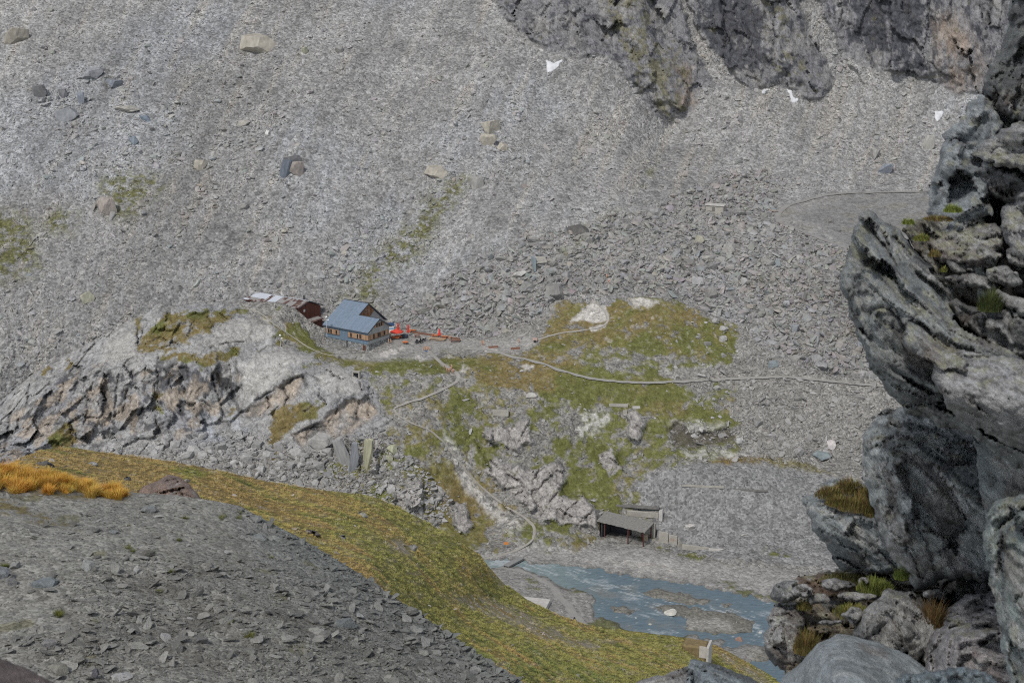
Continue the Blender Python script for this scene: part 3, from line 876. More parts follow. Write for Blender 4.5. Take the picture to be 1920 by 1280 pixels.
# ---- grassy shoulder in the middle distance
VT3 = [(-200,905),(0,878),(45,856),(80,843),(130,837),(180,846),(250,855),(330,866),(400,880),(500,902),(600,918),(690,928),(735,945),(800,978),(850,1008),(900,1042),(930,1078),(950,1098),(985,1122),(1040,1150),(1100,1172),(1200,1186),(1300,1198),(1345,1212),(1400,1240),(1465,1280),(1520,1330),(1560,1380)]
TPS3 = TPS([(-430,915,92),(-430,990,78),(-430,1080,66),(-200,1000,74),(-200,1080,66),(-200,905,95),(0,880,110),(100,843,132),(250,856,148),(500,903,170),(690,929,200),(800,980,222),(900,1043,240),(950,1100,256),(1040,1150,276),(1100,1172,292),(1200,1187,312),(1300,1199,326),(1400,1240,338),(1465,1280,337),(1560,1380,320),
            (0,930,85),(250,920,105),(400,940,122),(500,1000,112),(600,980,138),(700,1050,118),(700,980,165),(800,1060,168),(900,1150,186),(900,1230,128),(980,1290,128),(1000,1200,190),(1050,1280,160),(1100,1240,215),(1200,1250,246),(1200,1290,222),(1300,1260,280),(1380,1280,305),(800,1200,105),(600,1120,85),(300,1050,72),(1300,1400,215),(1000,1420,100)], 2e-4)
BAREB = [[(905,1120),(960,1135),(1010,1165),(1060,1190),(1130,1205),(1120,1222),(1040,1205),(960,1170),(880,1140),(820,1115)],[(715,1015),(745,1010),(775,1025),(770,1042),(735,1035)],[(910,1040),(935,1070),(948,1098),(930,1095),(912,1065)],[(1330,1215),(1360,1225),(1420,1258),(1470,1290),(1440,1290),(1370,1245)]]

def surf3(u, v, colour=False):
    u = np.asarray(u, f32); v = np.asarray(v, f32)
    t = TPS3(u, v)
    r = ray(u, v)
    p = CAM + r * t[..., None]
    uw, vw = wuv(u, v, 21, 8, 24)
    br = pmax(uw, vw, BAREB, -5, 8)
    d = 1.5 * fbm(p, 15, 3, 101) + .8 * fbm(p, 4.5, 3, 103) + .34 * fbm(p, 1.2, 3, 105)
    P = CAM + r * (t + d)[..., None]
    if not colour:
        return P
    n1 = fbm(p, 22, 3, 111); n2 = fbm(p, 5, 4, 113); n3 = fbm(p, 1.3, 4, 115)
    far = sstep(u, 250, 900)
    c = np.broadcast_to(np.array([.315, .258, .088], f32), u.shape + (3,)).copy()
    c = mixc(c, (.225, .228, .066), sstep(n1 + .6 * n2 + .9 * far - .45, -.1, .5) * .85)
    c = mixc(c, (.125, .165, .045), sstep(n2 + .4 * n3 + .5 * sstep(poly_sd(uw, vw, [(840,1200),(950,1205),(1080,1235),(1180,1255),(1140,1290),(960,1290),(880,1240)]), -20, 20), .3, .7) * .75)
    c = mixc(c, (.29, .20, .085), sstep(-n2 - .5 * n1 + .55 * (1 - far) - .1, .1, .55) * .7)
    c = mixc(c, (.10, .065, .03), sstep(n3 + .4 * n2, .42, .7) * .75)
    n4 = fbm(p, 2.6, 4, 121, .6)
    c = mixc(c, (.10, .092, .034), sstep(n4 + .5 * n2, .25, .65) * .45)
    c = mixc(c, (.30, .25, .14), sstep(-n4 + .3 * n1, .3, .6) * .6)
    c = mixc(c, (.20, .23, .05), sstep(poly_sd(uw, vw, [(310,880),(360,876),(400,886),(380,898),(330,892)]), -4, 8) * .7)
    c = c * (1 + .22 * n3)[..., None]
    q = fbm(np.stack([u / 40, v / 9, 0 * u], -1), 1, 3, 117)
    tracks = sstep(q + .2 * n2, .42, .6) * sstep(u, 500, 760)
    c = mixc(c, (.34, .28, .19), tracks * .5)
    c = mixc(c, (.34, .295, .245), br * sstep(n2 + n3, -.5, .3) * .85)
    c = mixc(c, (.31, .30, .28), sstep(fbm(p, 1.1, 2, 119), .55, .62) * .5)
    return P, np.clip(c, .01, .9), .15 + .6 * br, dict(br=br, tr=tracks)

# ---- scree slope close to the camera, lower left
VT4 = [(-260,868),(0,884),(60,892),(130,902),(200,915),(260,924),(330,928),(400,938),(450,948),(480,965),(520,986),(560,1006),(600,1030),(650,1060),(700,1092),(740,1120),(800,1160),(860,1202),(920,1242),(980,1283),(1060,1340)]
TPS4 = TPS([(-260,868,25),(0,884,25),(200,915,24.8),(400,938,24.6),(480,965,24.3),(600,1030,23.6),(740,1120,22.6),(860,1202,21.7),(980,1283,20.8),(1060,1340,20),(0,960,22.6),(200,1000,22),(400,1050,21.4),(600,1130,20.8),(0,1100,19.6),(300,1150,19),(600,1260,18.2),(0,1280,16.6),(300,1290,16.8),(-260,1100,19.8),(-260,1280,16.6),(800,1300,18.8),(0,1400,15),(500,1400,15.6),(900,1400,17)], 2e-4)
GR4 = [[(-40,930),(20,930),(60,958),(110,972),(160,985),(150,992),(90,985),(40,972),(-40,962)],[(20,900),(90,905),(190,920),(235,938),(160,935),(60,925)]]

def surf4(u, v, colour=False):
    u = np.asarray(u, f32); v = np.asarray(v, f32)
    t = TPS4(u, v)
    r = ray(u, v)
    p = CAM + r * t[..., None]
    uw, vw = wuv(u, v, 31, 9, 26)
    d = .28 * fbm(p, 4, 3, 131) + .12 * fbm(p, .9, 3, 133) + .045 * fbm(p, .22, 3, 135)
    P = CAM + r * (t + d)[..., None]
    if not colour:
        return P
    n1 = fbm(p, 3.5, 3, 141); n2 = fbm(p, .8, 4, 143); n3 = fbm(p, .2, 4, 145)
    c = np.broadcast_to(np.array([.245, .242, .222], f32), u.shape + (3,)).copy()
    ds = fbm(np.stack([(u - 1.3 * v) / 70.0, (u * .8 + v) / 420.0, 0 * u], -1), 1.0, 3, 147)
    c = mixc(c, (.085, .08, .07), sstep(n1 + .5 * n2 + .4 * ds, .15, .7) * .7)
    c = mixc(c, (.20, .192, .17), sstep(ds - .3 * n1, .1, .6) * .5)
    rim = np.exp(-np.maximum(v - np.interp(u, *np.array(VT4, float).T), 0) / 90.0) * sstep(u, 380, 560)
    c = mixc(c, (.175, .192, .188), rim * .75)
    g = pmax(uw, vw, GR4, -8, 8)
    c = mixc(c, (.15, .12, .045), g * sstep(n2 + n3, -.2, .3) * .85)
    c = mixc(c, (.14, .13, .05), sstep(fbm(p, .9, 3, 149), .5, .62) * .5)
    c = c * (1 + .2 * n3 + .1 * n2)[..., None]
    return P, np.clip(c, .01, .9), .85 - .5 * g, dict(g=g, rim=rim, n1=n1, ds=ds)

def terrain_mesh(name, fn, us, vt, vb, nrow, mat, skirt, power=1.0):
    us = np.asarray(us, f32)
    s = (np.linspace(0, 1, nrow) ** power)[:, None]
    U = np.broadcast_to(us[None], (nrow, len(us))).copy()
    a = np.asarray(vt(us), f32)[None]
    V = a + s * (np.broadcast_to(np.asarray(vb, f32), us.shape)[None] - a)
    P, c, peb, m = fn(U, V, True)
    rows_p, rows_c, rows_b = [P], [c], [peb]
    if skirt:
        # the ground goes on behind the crest, falling away from the viewer
        top, back = P[0], []
        out = P[0] - CAM
        out[:, 2] = 0
        out /= np.linalg.norm(out, axis=1)[:, None]
        for dy, dz in skirt:
            q = top + out * dy
            q[:, 2] -= dz
            q = q + (fbm(q, 6, 3, 5) * .06 * dy)[:, None]
            back.append(q)
        rows_p = [np.stack(back[::-1])] + rows_p
        rows_c = [np.repeat(c[:1], len(back), 0)] + rows_c
        rows_b = [np.repeat(peb[:1], len(back), 0)] + rows_b
    P2 = np.concatenate(rows_p); c2 = np.concatenate(rows_c); b2 = np.concatenate(rows_b)
    me = np_mesh(name, P2, grid_faces(P2.shape[0], P2.shape[1]))
    set_attr(me, 'col', 'FLOAT_COLOR', c2.reshape(-1, 3))
    set_attr(me, 'peb', 'FLOAT', b2.ravel())
    o = new_obj(name, me, mat)
    tag(o, kind='structure')
    return o, U, V, P, c, m

M_far = mat_terrain('far_scree', 0.75, 0.35)
M_mid = mat_terrain('valley_ground', 0.6, 0.28)
M_turf = mat_terrain('turf', 0.32, 0.2)
M_near = mat_terrain('near_scree', 0.045, 0.02)

T1 = terrain_mesh('mountainside', surf1, np.arange(-360, 2121, 2.3), lambda u: 0 * u - 130.0, np.interp(np.arange(-360, 2121, 2.3), [0, 560, 800], [830, 815, 745]), 410, M_far, [(3, -8), (10, -22)])
T2 = terrain_mesh('valley_terrain', surf2, np.arange(-400, 2081, 2.2), vtop2, 1330.0, 350, M_mid, [(1.5, 1.5), (4, 6), (9, 16), (16, 30)])
def interp_of(a):
    a = np.array(a, float)
    return lambda u: np.interp(u, a[:, 0], a[:, 1])
T3 = terrain_mesh('grassy_hillside', surf3, np.arange(-420, 1541, 2.4), interp_of(VT3), np.interp(np.arange(-420, 1541, 2.4), [0, 700, 1000, 1540], [1060, 1230, 1330, 1400]), 210, M_turf, [(2, .8), (8, 5), (20, 18), (40, 46)])
T4 = terrain_mesh('scree_slope', surf4, np.arange(-520, 1041, 2.2), interp_of(VT4), 1380.0, 230, M_near, [(.5, .3), (2, 1.6), (6, 6)])

# wide base sheet under everything, so no gap shows from a step aside
_base = np_mesh('valley_floor', np.array([[-600, 5, -6], [600, 5, -6], [600, 900, -6], [-600, 900, -6]]), np.array([[0, 1, 2, 3]]), False)
set_attr(_base, 'col', 'FLOAT_COLOR', np.full((4, 3), .27)); set_attr(_base, 'peb', 'FLOAT', np.ones(4))
tag(new_obj('valley_floor', _base, M_mid), kind='structure')
# ------------------------------------------------------------------ road, paths and river, draped on the terrain
def catmull(pts, step=3.0):
    p = np.array(pts, float)
    p = np.r_[[2 * p[0] - p[1]], p, [2 * p[-1] - p[-2]]]
    out = []
    for i in range(1, len(p) - 2):
        n = max(2, int(np.linalg.norm(p[i + 1] - p[i]) / step))
        for k in range(n):
            t = k / n
            a, b, c, d = p[i - 1], p[i], p[i + 1], p[i + 2]
            out.append(.5 * (2 * b + (c - a) * t + (2 * a - 5 * b + 4 * c - d) * t * t + (3 * b - a - 3 * c + d) * t ** 3))
    out.append(p[-2])
    return np.array(out)

def mat_track(name, col):
    m, nt, N, L, b = nt_new(name)
    co = n_coord(N)
    c = n_attr(N, 'col').outputs['Color']
    f = n_map(N, L, n_noise(N, L, co, 2.2, 5, .7), .25, .75, .78, 1.2)
    L.new(n_scalecol(N, L, c, f), b.inputs['Base Color'])
    L.new(n_bump(N, L, n_noise(N, L, co, 5, 4, .7), .6, .08), b.inputs['Normal'])
    return m
M_track = mat_track('track', None)

def strip(name, fn, pts, width, col, rut=0.0, lift=.04, wob=.7):
    c = catmull(pts)
    ctr = fn(c[:, 0], c[:, 1])
    # smooth the centre line in plan
    k = np.array([1, 2, 3, 2, 1]) / 9
    pad = np.concatenate([ctr[:1]] * 2 + [ctr] + [ctr[-1:]] * 2)
    ctr = np.stack([np.convolve(pad[:, i], k, 'valid') for i in range(3)], -1)
    d = np.gradient(ctr, axis=0)
    side = np.stack([d[:, 1], -d[:, 0]], -1)
    side /= np.linalg.norm(side, axis=1)[:, None] + 1e-9
    rows, cols = [], []
    K = 9
    for j in range(K):
        f = j / (K - 1) * 2 - 1
        w = width / 2 * (1 + wob * perlin(np.stack([np.arange(len(c)) / 7.0, np.full(len(c), 3.0 * np.sign(f)), np.zeros(len(c))], -1), 3))
        q = ctr.copy()
        q[:, 0] += side[:, 0] * f * w
        q[:, 1] += side[:, 1] * f * w
        u, v, _ = project(q)
        s = fn(u, v)
        q[:, 2] = np.clip(s[:, 2], q[:, 2] - .7, q[:, 2] + .7)
        q[:, 2] += lift * (1 - 1.3 * abs(f) ** 3)
        rows.append(q)
        cc = np.broadcast_to(np.array(col, f32), (len(c), 3)).copy()
        n = fbm(q, 2.5, 3, 7)
        cc *= (1 + .15 * n)[:, None]
        cc = mixc(cc, (.235, .23, .215), np.full(len(c), .8 * abs(f) ** 2, f32))
        if rut:
            m = np.exp(-(f / .22) ** 2) * sstep(n, -.35, .2) * rut
            cc = mixc(cc, (.17, .16, .08), np.clip(m, 0, 1))
        cols.append(cc)
    P = np.stack(rows)
    me = np_mesh(name, P, grid_faces(K, len(c)))
    set_attr(me, 'col', 'FLOAT_COLOR', np.stack(cols).reshape(-1, 3))
    return tag(new_obj(name, me, M_track), kind='structure')

strip('gravel_road', surf2, ROAD, 2.5, (.335, .325, .305), .6)
strip('footpath', surf2, HUTPATH[:9], 1.8, (.33, .315, .29))
strip('footpath', surf2, HUTPATH[8:], 1.0, (.32, .30, .265), 0, .06, 1.1)
strip('footpath', surf2, MOUNDPATH, 1.2, (.38, .36, .33))
strip('footpath', surf2, KNOLLPATH, .65, (.36, .34, .28))
strip('footpath', surf1, SCREEPATH, .9, (.33, .32, .295), 0, .2, 1.0)
strip('gravel_road', surf1, [(1790,357),(1660,359),(1570,362),(1512,373),(1470,387),(1456,400),(1470,418),(1520,438),(1580,461),(1650,482)], 3.4, (.275, .27, .26), 0, .03, .5)
strip('gravel_road', surf2, TRACK, 2.4, (.30, .295, .28), .2)

# river: the level of the water is z = 0, the terrain dips below it in the bed and rises over it on the bars
def make_river():
    xs = np.arange(-14, 118, .55); ys = np.arange(262, 402, .55)
    X, Y = np.meshgrid(xs, ys)
    Pw = np.stack([X, Y, np.zeros_like(X)], -1)
    u, v, _ = project(Pw)
    sd = np.full(u.shape, -999.0)
    for q in RIVER:
        sd = np.maximum(sd, poly_sd(u, v, q))
    keep = (sd > -14)
    F = grid_faces(*X.shape)
    F = F[keep.ravel()[F].all(1)]
    used, inv = np.unique(F, return_inverse=True)
    Pk = Pw.reshape(-1, 3)[used]
    uk, vk = u.ravel()[used], v.ravel()[used]
    n1 = fbm(Pk, 12, 3, 201)
    # flow runs toward the lower right of the valley
    q = np.stack([(Pk[:, 0] * .78 - Pk[:, 1] * .62) / 5.0, (Pk[:, 0] * .62 + Pk[:, 1] * .78) / .9, np.zeros(len(Pk))], -1)
    st = fbm(q, 1, 5, 205, .65)
    c = np.broadcast_to(np.array([.115, .165, .20], f32), (len(Pk), 3)).copy()
    c = mixc(c, (.21, .27, .27), sstep(1060 - uk, -100, 60) * .8)
    shal = sstep(n1 + .5 * st, .0, .5) * sstep(poly_sd(uk, vk, [(1100,1090),(1190,1095),(1330,1130),(1390,1150),(1280,1180),(1180,1185),(1120,1150)]), -30, 30)
    c = mixc(c, (.19, .195, .185), shal * .8)
    mid = line_d(uk, vk, [(930,1056),(1060,1070),(1130,1095),(1200,1120),(1260,1140),(1330,1145),(1400,1165),(1440,1200)])
    foam = sstep(st + .35 * np.exp(-(mid / 14) ** 2) + .5 * np.exp(-(np.hypot((uk - 940) / 26, (vk - 1055) / 5)) ** 2), .36, .62)
    for (a, b_, w, h) in ((1125, 1090, 22, 6), (1215, 1152, 25, 4), (1235, 1186, 28, 5), (1130, 1172, 22, 5), (1400, 1232, 40, 5), (1440, 1150, 20, 5), (1190, 1120, 25, 6)):
        foam = np.maximum(foam, .9 * np.exp(-(np.hypot((uk - a) / w, (vk - b_) / h)) ** 2) * sstep(st, -.25, .25))
    c = mixc(c, (.42, .46, .48), foam * .75)
    me = np_mesh('river_water', Pk, inv.reshape(-1, 4))
    set_attr(me, 'col', 'FLOAT_COLOR', c)
    m, nt, N, L, b = nt_new('glacier_water')
    co = n_coord(N)
    mp = N.new('ShaderNodeMapping')
    mp.inputs['Rotation'].default_value = (0, 0, R(38))
    mp.inputs['Scale'].default_value = (.45, 1.9, 1)
    L.new(co, mp.inputs['Vector'])
    nz = n_noise(N, L, mp.outputs[0], .9, 6, .65)
    f = n_map(N, L, nz, .3, .7, .75, 1.3)
    L.new(n_scalecol(N, L, n_attr(N, 'col').outputs['Color'], f), b.inputs['Base Color'])
    b.inputs['Roughness'].default_value = .28
    b.inputs['Specular IOR Level'].default_value = .5
    L.new(n_bump(N, L, nz, .7, .22), b.inputs['Normal'])
    return tag(new_obj('river', me, m), kind='structure')
make_river()

# ------------------------------------------------------------------ loose rock
def ico(sub):
    bm = bmesh.new()
    bmesh.ops.create_icosphere(bm, subdivisions=sub, radius=1.0)
    v = np.array([x.co[:] for x in bm.verts])
    f = np.array([[a.index for a in x.verts] for x in bm.faces])
    bm.free()
    return v, f
ICO = {k: ico(k) for k in (2, 3, 5)}

def rock_shape(sub, seed, planes=11, rough=.05, squash=(1, .8, .62)):
    """a broken block: a ball cut by random planes, edges worn, about 1 m across"""
    r = np.random.default_rng(seed)
    v, f = ICO[sub]
    n = r.normal(size=(planes, 3)); n /= np.linalg.norm(n, axis=1)[:, None]
    n = np.r_[n, [[0, 0, 1], [0, 0, -1]]]
    d = np.r_[r.uniform(.42, .85, planes), .55, .6]
    dots = v @ n.T
    rad = np.where(dots > .05, d / np.maximum(dots, .05), 9).min(1)
    rad = np.minimum(rad, 1.15)
    p = v * rad[:, None]
    if rough:
        p = p * (1 + rough * fbm(p * 1.0 + seed, .5, 4, seed))[:, None]
    p = p * np.array(squash)
    p /= np.abs(p).max() * 2
    return p, f

def rock_mesh(name, sub, seed, smooth, **k):
    p, f = rock_shape(sub, seed, **k)
    return np_mesh(name, p, f, smooth)

M_rub_far = mat_stone('rubble_far', 'INSTANCER', 1.0, .1)
M_rub_near = mat_stone('rubble_near', 'INSTANCER', 2.0, .06)
M_boulder = mat_stone('boulder_rock', 'OBJECT', 3.0, .05)

def proto_collection(name, mat, sub, n, **k):
    c = bpy.data.collections.new(name)
    for i in range(n):
        me = rock_mesh('rock_piece', sub, 300 + i * 7 + sub, False, **k)
        me.materials.append(mat)
        o = bpy.data.objects.new('rock_piece', me)
        c.objects.link(o)
    return c

def instancer(name, pts, rot, scl, idx, tint, coll_src):
    me = bpy.data.meshes.new(name)
    me.vertices.add(len(pts))
    me.vertices.foreach_set('co', np.ascontiguousarray(pts, f32).ravel())
    set_attr(me, 'rot', 'FLOAT_VECTOR', rot)
    set_attr(me, 'scl', 'FLOAT_VECTOR', scl)
    set_int(me, 'idx', idx)
    set_attr(me, 'tint', 'FLOAT_COLOR', tint)
    o = new_obj(name, me)
    ng = bpy.data.node_groups.new(name, 'GeometryNodeTree')
    ng.interface.new_socket('Geometry', in_out='INPUT', socket_type='NodeSocketGeometry')
    ng.interface.new_socket('Geometry', in_out='OUTPUT', socket_type='NodeSocketGeometry')
    N, L = ng.nodes, ng.links
    gi, go = N.new('NodeGroupInput'), N.new('NodeGroupOutput')
    ci = N.new('GeometryNodeCollectionInfo')
    ci.inputs['Collection'].default_value = coll_src
    ci.inputs['Separate Children'].default_value = True
    ci.inputs['Reset Children'].default_value = True
    ip = N.new('GeometryNodeInstanceOnPoints')
    def na(nm, t):
        a = N.new('GeometryNodeInputNamedAttribute')
        a.data_type = t
        a.inputs['Name'].default_value = nm
        return a.outputs['Attribute']
    e2r = N.new('FunctionNodeEulerToRotation')
    L.new(na('rot', 'FLOAT_VECTOR'), e2r.inputs[0])
    L.new(gi.outputs[0], ip.inputs['Points'])
    L.new(ci.outputs[0], ip.inputs['Instance'])
    ip.inputs['Pick Instance'].default_value = True
    L.new(na('idx', 'INT'), ip.inputs['Instance Index'])
    L.new(e2r.outputs[0], ip.inputs['Rotation'])
    L.new(na('scl', 'FLOAT_VECTOR'), ip.inputs['Scale'])
    L.new(ip.outputs[0], go.inputs[0])
    md = o.modifiers.new('scatter', 'NODES')
    md.node_group = ng
    return tag(o, kind='stuff')

def sample_grid(T, n):
    """random points on a terrain made by terrain_mesh, with its colour, masks and (u, v)"""
    o, U, V, P, c, m = T
    nr, nc = U.shape
    i = rng.uniform(0, nr - 1.001, n); j = rng.uniform(0, nc - 1.001, n)
    a, b = i.astype(int), j.astype(int)
    fi, fj = (i - a)[:, None], (j - b)[:, None]
    def lerp(A):
        A = A if A.ndim == 3 else A[..., None]
        return (A[a, b] * (1 - fi) * (1 - fj) + A[a + 1, b] * fi * (1 - fj) + A[a, b + 1] * (1 - fi) * fj + A[a + 1, b + 1] * fi * fj)
    return lerp(P), lerp(c), {k: lerp(x)[:, 0] for k, x in m.items()}, lerp(U)[:, 0], lerp(V)[:, 0]

def near_line(u, v, w):
    d = np.full(u.shape, 99.0)
    for l, ww in LINES2:
        d = np.minimum(d, line_d(u, v, l) - ww * .5)
    return d < w

def pieces(n, d, flat=(.35, .8), tilt=.5):
    rot = np.stack([rng.normal(0, tilt, n), rng.normal(0, tilt, n), rng.uniform(0, 6.283, n)], -1)
    scl = np.stack([d * rng.uniform(.85, 1.25, n), d * rng.uniform(.6, 1.0, n), d * rng.uniform(*flat, n)], -1)
    return rot, scl

C_far = proto_collection('far_pieces', M_rub_far, 2, 10, planes=9, rough=.04, squash=(1, .85, .7))
C_near = proto_collection('near_pieces', M_rub_near, 3, 12, planes=10, rough=.05, squash=(1, .8, .5))

# scree and boulder field on the far slope
p, c, m, u, v = sample_grid(T1, 450000)
vis = (v < np.where(u < 640, 790, 745)) & (v > -90) & ~((v > vtop2(u) + 14))
w = (1 - m['cl']) * (1 - .82 * m['di']) * (1 - .5 * m['bf'])
w *= np.clip(.72 + .55 * m['n2'] + .35 * m['st'], .25, 1)
w *= np.where(line_d(u, v, SCREEPATH) < 4, .1, 1) * (1 - .55 * m['g']) * np.where(line_d(u, v, [(1660,359),(1570,362),(1512,373),(1470,387),(1456,400),(1470,418),(1520,438),(1580,461),(1650,482)]) < 5, 0, 1)
k = vis & (rng.random(len(u)) < w)
p, c, u, v = p[k], c[k], u[k], v[k]; bf, di, n2, g = m['bf'][k], m['di'][k], m['n2'][k], m['g'][k]
n = len(p)
rr = rng.random(n)
stv = m['st'][k]
d = .235 * np.exp(.55 * n2 + .8 * stv) * (rr + .003) ** -.44
big_zone = sstep(poly_sd(u, v, [(0,130),(250,60),(520,120),(560,250),(480,330),(250,300),(0,320)]), -60, 40) * .3 + sstep(poly_sd(u, v, [(860,180),(960,180),(980,300),(880,420),(760,500),(600,560),(560,520),(760,380)]), -50, 40) * .35
d = d * np.where(rng.random(n) < .004 + .016 * big_zone, 3.2, 1)
d = d * (1 + big_zone) * (1 - .4 * sstep(240 - v, 0, 240) * .5)
d = np.where(bf > .5, .92 * (rr + .004) ** -.46, d)
d = np.where(di > .5, np.minimum(d * .55, .8), d)
d = np.clip(d, .2, 4.2) * (1 - .2 * g)
rot, scl = pieces(n, d, (.4, .85), .55)
tint = c * 0 + np.array([.295, .29, .28]) * (1 + .26 * rng.normal(size=(n, 1)))
tint = tint * .35 + c * 1.12 * .65 * (1 - g[:, None]) + .65 * g[:, None] * np.array([.28, .27, .25])
tint = tint + rng.normal(0, .012, (n, 3)) * np.array([1, .3, -1])
tint = tint * (1 - .05 * (bf > .5)[:, None])
p[:, 2] += scl[:, 2] * .12
instancer('scree_rubble', p, rot, scl, rng.integers(0, 10, n), np.clip(tint, .06, .62), C_far)
print('far rubble', n)

# debris on the knoll, the meadow and the valley side
p, c, m, u, v = sample_grid(T2, 216000)
w = (1 - m['rock']) * (1 - .86 * m['g']) * (1 - .93 * m['fore']) * (1 - .75 * m['fl'] ) * (1 - .93 * m['wet'])
wall = sstep(poly_sd(u, v, [(140,845),(330,828),(400,812),(470,800),(520,830),(570,838),(640,815),(720,800),(760,850),(800,880),(860,960),(800,1000),(600,960),(300,900),(130,870)]), -12, 14)
w = np.maximum(w, wall * .8 * (1 - m['riv']))
mslope = sstep(u, 640, 760) * sstep(1260 - u, -40, 40) * sstep(v, 690, 730)
w = np.where(wall < .3, w * (1 - .45 * mslope), w)
w *= np.where(near_line(u, v, .3), .05, 1) * (u > -200) * (u < 1900)
k = rng.random(len(u)) < w * .8
p, c, u, v = p[k], c[k], u[k], v[k]; em, fl, wall, g, ws = m['em'][k], m['fl'][k], wall[k], m['g'][k], m['ws'][k]
n = len(p)
rr = rng.random(n)
d = .22 * (rr + .004) ** -.46
d = np.where(em > .5, .15 * (rr + .004) ** -.36, d)
right = sstep(u, 1280, 1340) * (v < 866) * (v > 600)
d = np.where(right > .5, .42 * (rr + .004) ** -.42, d)
d = np.where(wall > .4, .62 * (rr + .004) ** -.46, d)
d = np.where(fl > .5, .16 * (rr + .004) ** -.36, d)
d = np.clip(d, .11, 3.4)
rot, scl = pieces(n, d, (.4, .85), .55)
tint = np.array([.315, .31, .302]) * (1 + .22 * rng.normal(size=(n, 1)))
tint = tint * .65 + .35 * c * (1 - g[:, None]) + .35 * g[:, None] * .3
tint = tint * (1 + .3 * ws[:, None]) * (1 - .2 * em[:, None])
p[:, 2] += scl[:, 2] * .12
instancer('slope_rubble', p, rot, scl, rng.integers(0, 10, n), np.clip(tint, .06, .62), C_far)
print('mid rubble', n)

# stones lying in the turf of the shoulder
p, c, m, u, v = sample_grid(T3, 30000)
w = .09 + .75 * m['br']
k = rng.random(len(u)) < w * np.where(u < 1480, 1, 0)
p, u = p[k], u[k]
n = len(p)
d = np.clip(.10 * (rng.random(n) + .004) ** -.5, .08, 1.0)
rot, scl = pieces(n, d, (.4, .8), .5)
p[:, 2] += scl[:, 2] * .1
instancer('turf_stones', p, rot, scl, rng.integers(0, 12, n), np.clip(np.array([.33, .30, .27]) * (1 + .2 * rng.normal(size=(n, 1))), .08, .6), C_near)

# slate chips of the near scree
p, c, m, u, v = sample_grid(T4, 236000)
w = np.clip(.30 + 1.0 * m['n1'] + .45 * m['rim'] - .8 * m['g'] - .25 * m['ds'], .08, 1)
k = rng.random(len(u)) < w
p, c, u, v, rim = p[k], c[k], u[k], v[k], m['rim'][k]
n = len(p)
d = np.clip(.0135 * (rng.random(n) + .0008) ** -.5 * (1 + .5 * rim), .011, .24)
rot, scl = pieces(n, d, (.22, .6), .36)
tint = np.array([.29, .288, .27]) * (1 + .3 * rng.normal(size=(n, 1)))
br_ = rng.random((n, 1)) < .012
tint = np.where(br_, .5, tint)
tint = tint * .75 + .25 * c
tint = tint * (1 - .5 * rim[:, None]) + .5 * rim[:, None] * np.array([.205, .225, .222]) * (1 + .2 * rng.normal(size=(n, 1)))
p[:, 2] += scl[:, 2] * .25
instancer('slate_chips', p, rot, scl, rng.integers(0, 12, n), np.clip(tint, .05, .6), C_near)
print('chips', n)

# ------------------------------------------------------------------ grass
def mat_blade(name):
    m, nt, N, L, b = nt_new(name)
    L.new(n_attr(N, 'tint', 'INSTANCER').outputs['Color'], b.inputs['Base Color'])
    b.inputs['Roughness'].default_value = .7
    b.inputs['Subsurface Weight'].default_value = 0
    return m
M_blade = mat_blade('grass_blade')

def tuft_mesh(seed, blades, h, spread, bw, lean):
    r = np.random.default_rng(seed)
    v, f = [], []
    for i in range(blades):
        a = r.uniform(0, 6.283)
        rad = spread * math.sqrt(r.random()) * .6
        x, y = rad * math.cos(a), rad * math.sin(a)
        la = a + r.normal(0, .7)
        l = lean * r.uniform(.3, 1.2)
        hh = h * r.uniform(.55, 1.15)
        dx, dy = math.cos(la), math.sin(la)
        wx, wy = -dy * bw, dx * bw
        o = len(v)
        for s, wd in ((0, 1), (.55, .75), (1, .12)):
            ox, oy, z = x + dx * l * hh * s * s, y + dy * l * hh * s * s, hh * (s - .25 * l * s * s)
            v += [(ox - wx * wd, oy - wy * wd, z), (ox + wx * wd, oy + wy * wd, z)]
        f += [(o, o + 1, o + 3, o + 2), (o + 2, o + 3, o + 5, o + 4)]
    return np_mesh('grass_tuft', np.array(v), np.array(f))

def tuft_collection(name, n, **k):
    c = bpy.data.collections.new(name)
    for i in range(n):
        me = tuft_mesh(40 + i, **k)
        me.materials.append(M_blade)
        c.objects.link(bpy.data.objects.new('grass_tuft', me))
    return c
C_turf = tuft_collection('turf_tufts', 6, blades=26, h=.30, spread=.42, bw=.022, lean=.9)
C_sedge = tuft_collection('sedge_tufts', 6, blades=120, h=.42, spread=.26, bw=.007, lean=.75)

p, c, m, u, v = sample_grid(T3, 110000)
near = np.linalg.norm(p - CAM, axis=1)
w = (u > -170) * (1 - .9 * m['br']) * np.clip(.45 + .6 * fbm(p, 3, 3, 221), .1, 1) * (1 - .6 * m['tr'])
k = rng.random(len(u)) < w
p, c, near = p[k], c[k], near[k]
n = len(p)
s = rng.uniform(.4, 1.35, n) * np.clip(near / 190, .55, 1.25)
rot = np.stack([rng.normal(0, .15, n), rng.normal(0, .15, n), rng.uniform(0, 6.28, n)], -1)
tint = c * (1.22 + .17 * rng.normal(size=(n, 1)))
instancer('turf_grass', p - [0, 0, .03], rot, np.stack([s, s, s * rng.uniform(.4, .8, n)], -1), rng.integers(0, 6, n), np.clip(tint, .02, .5), C_turf)

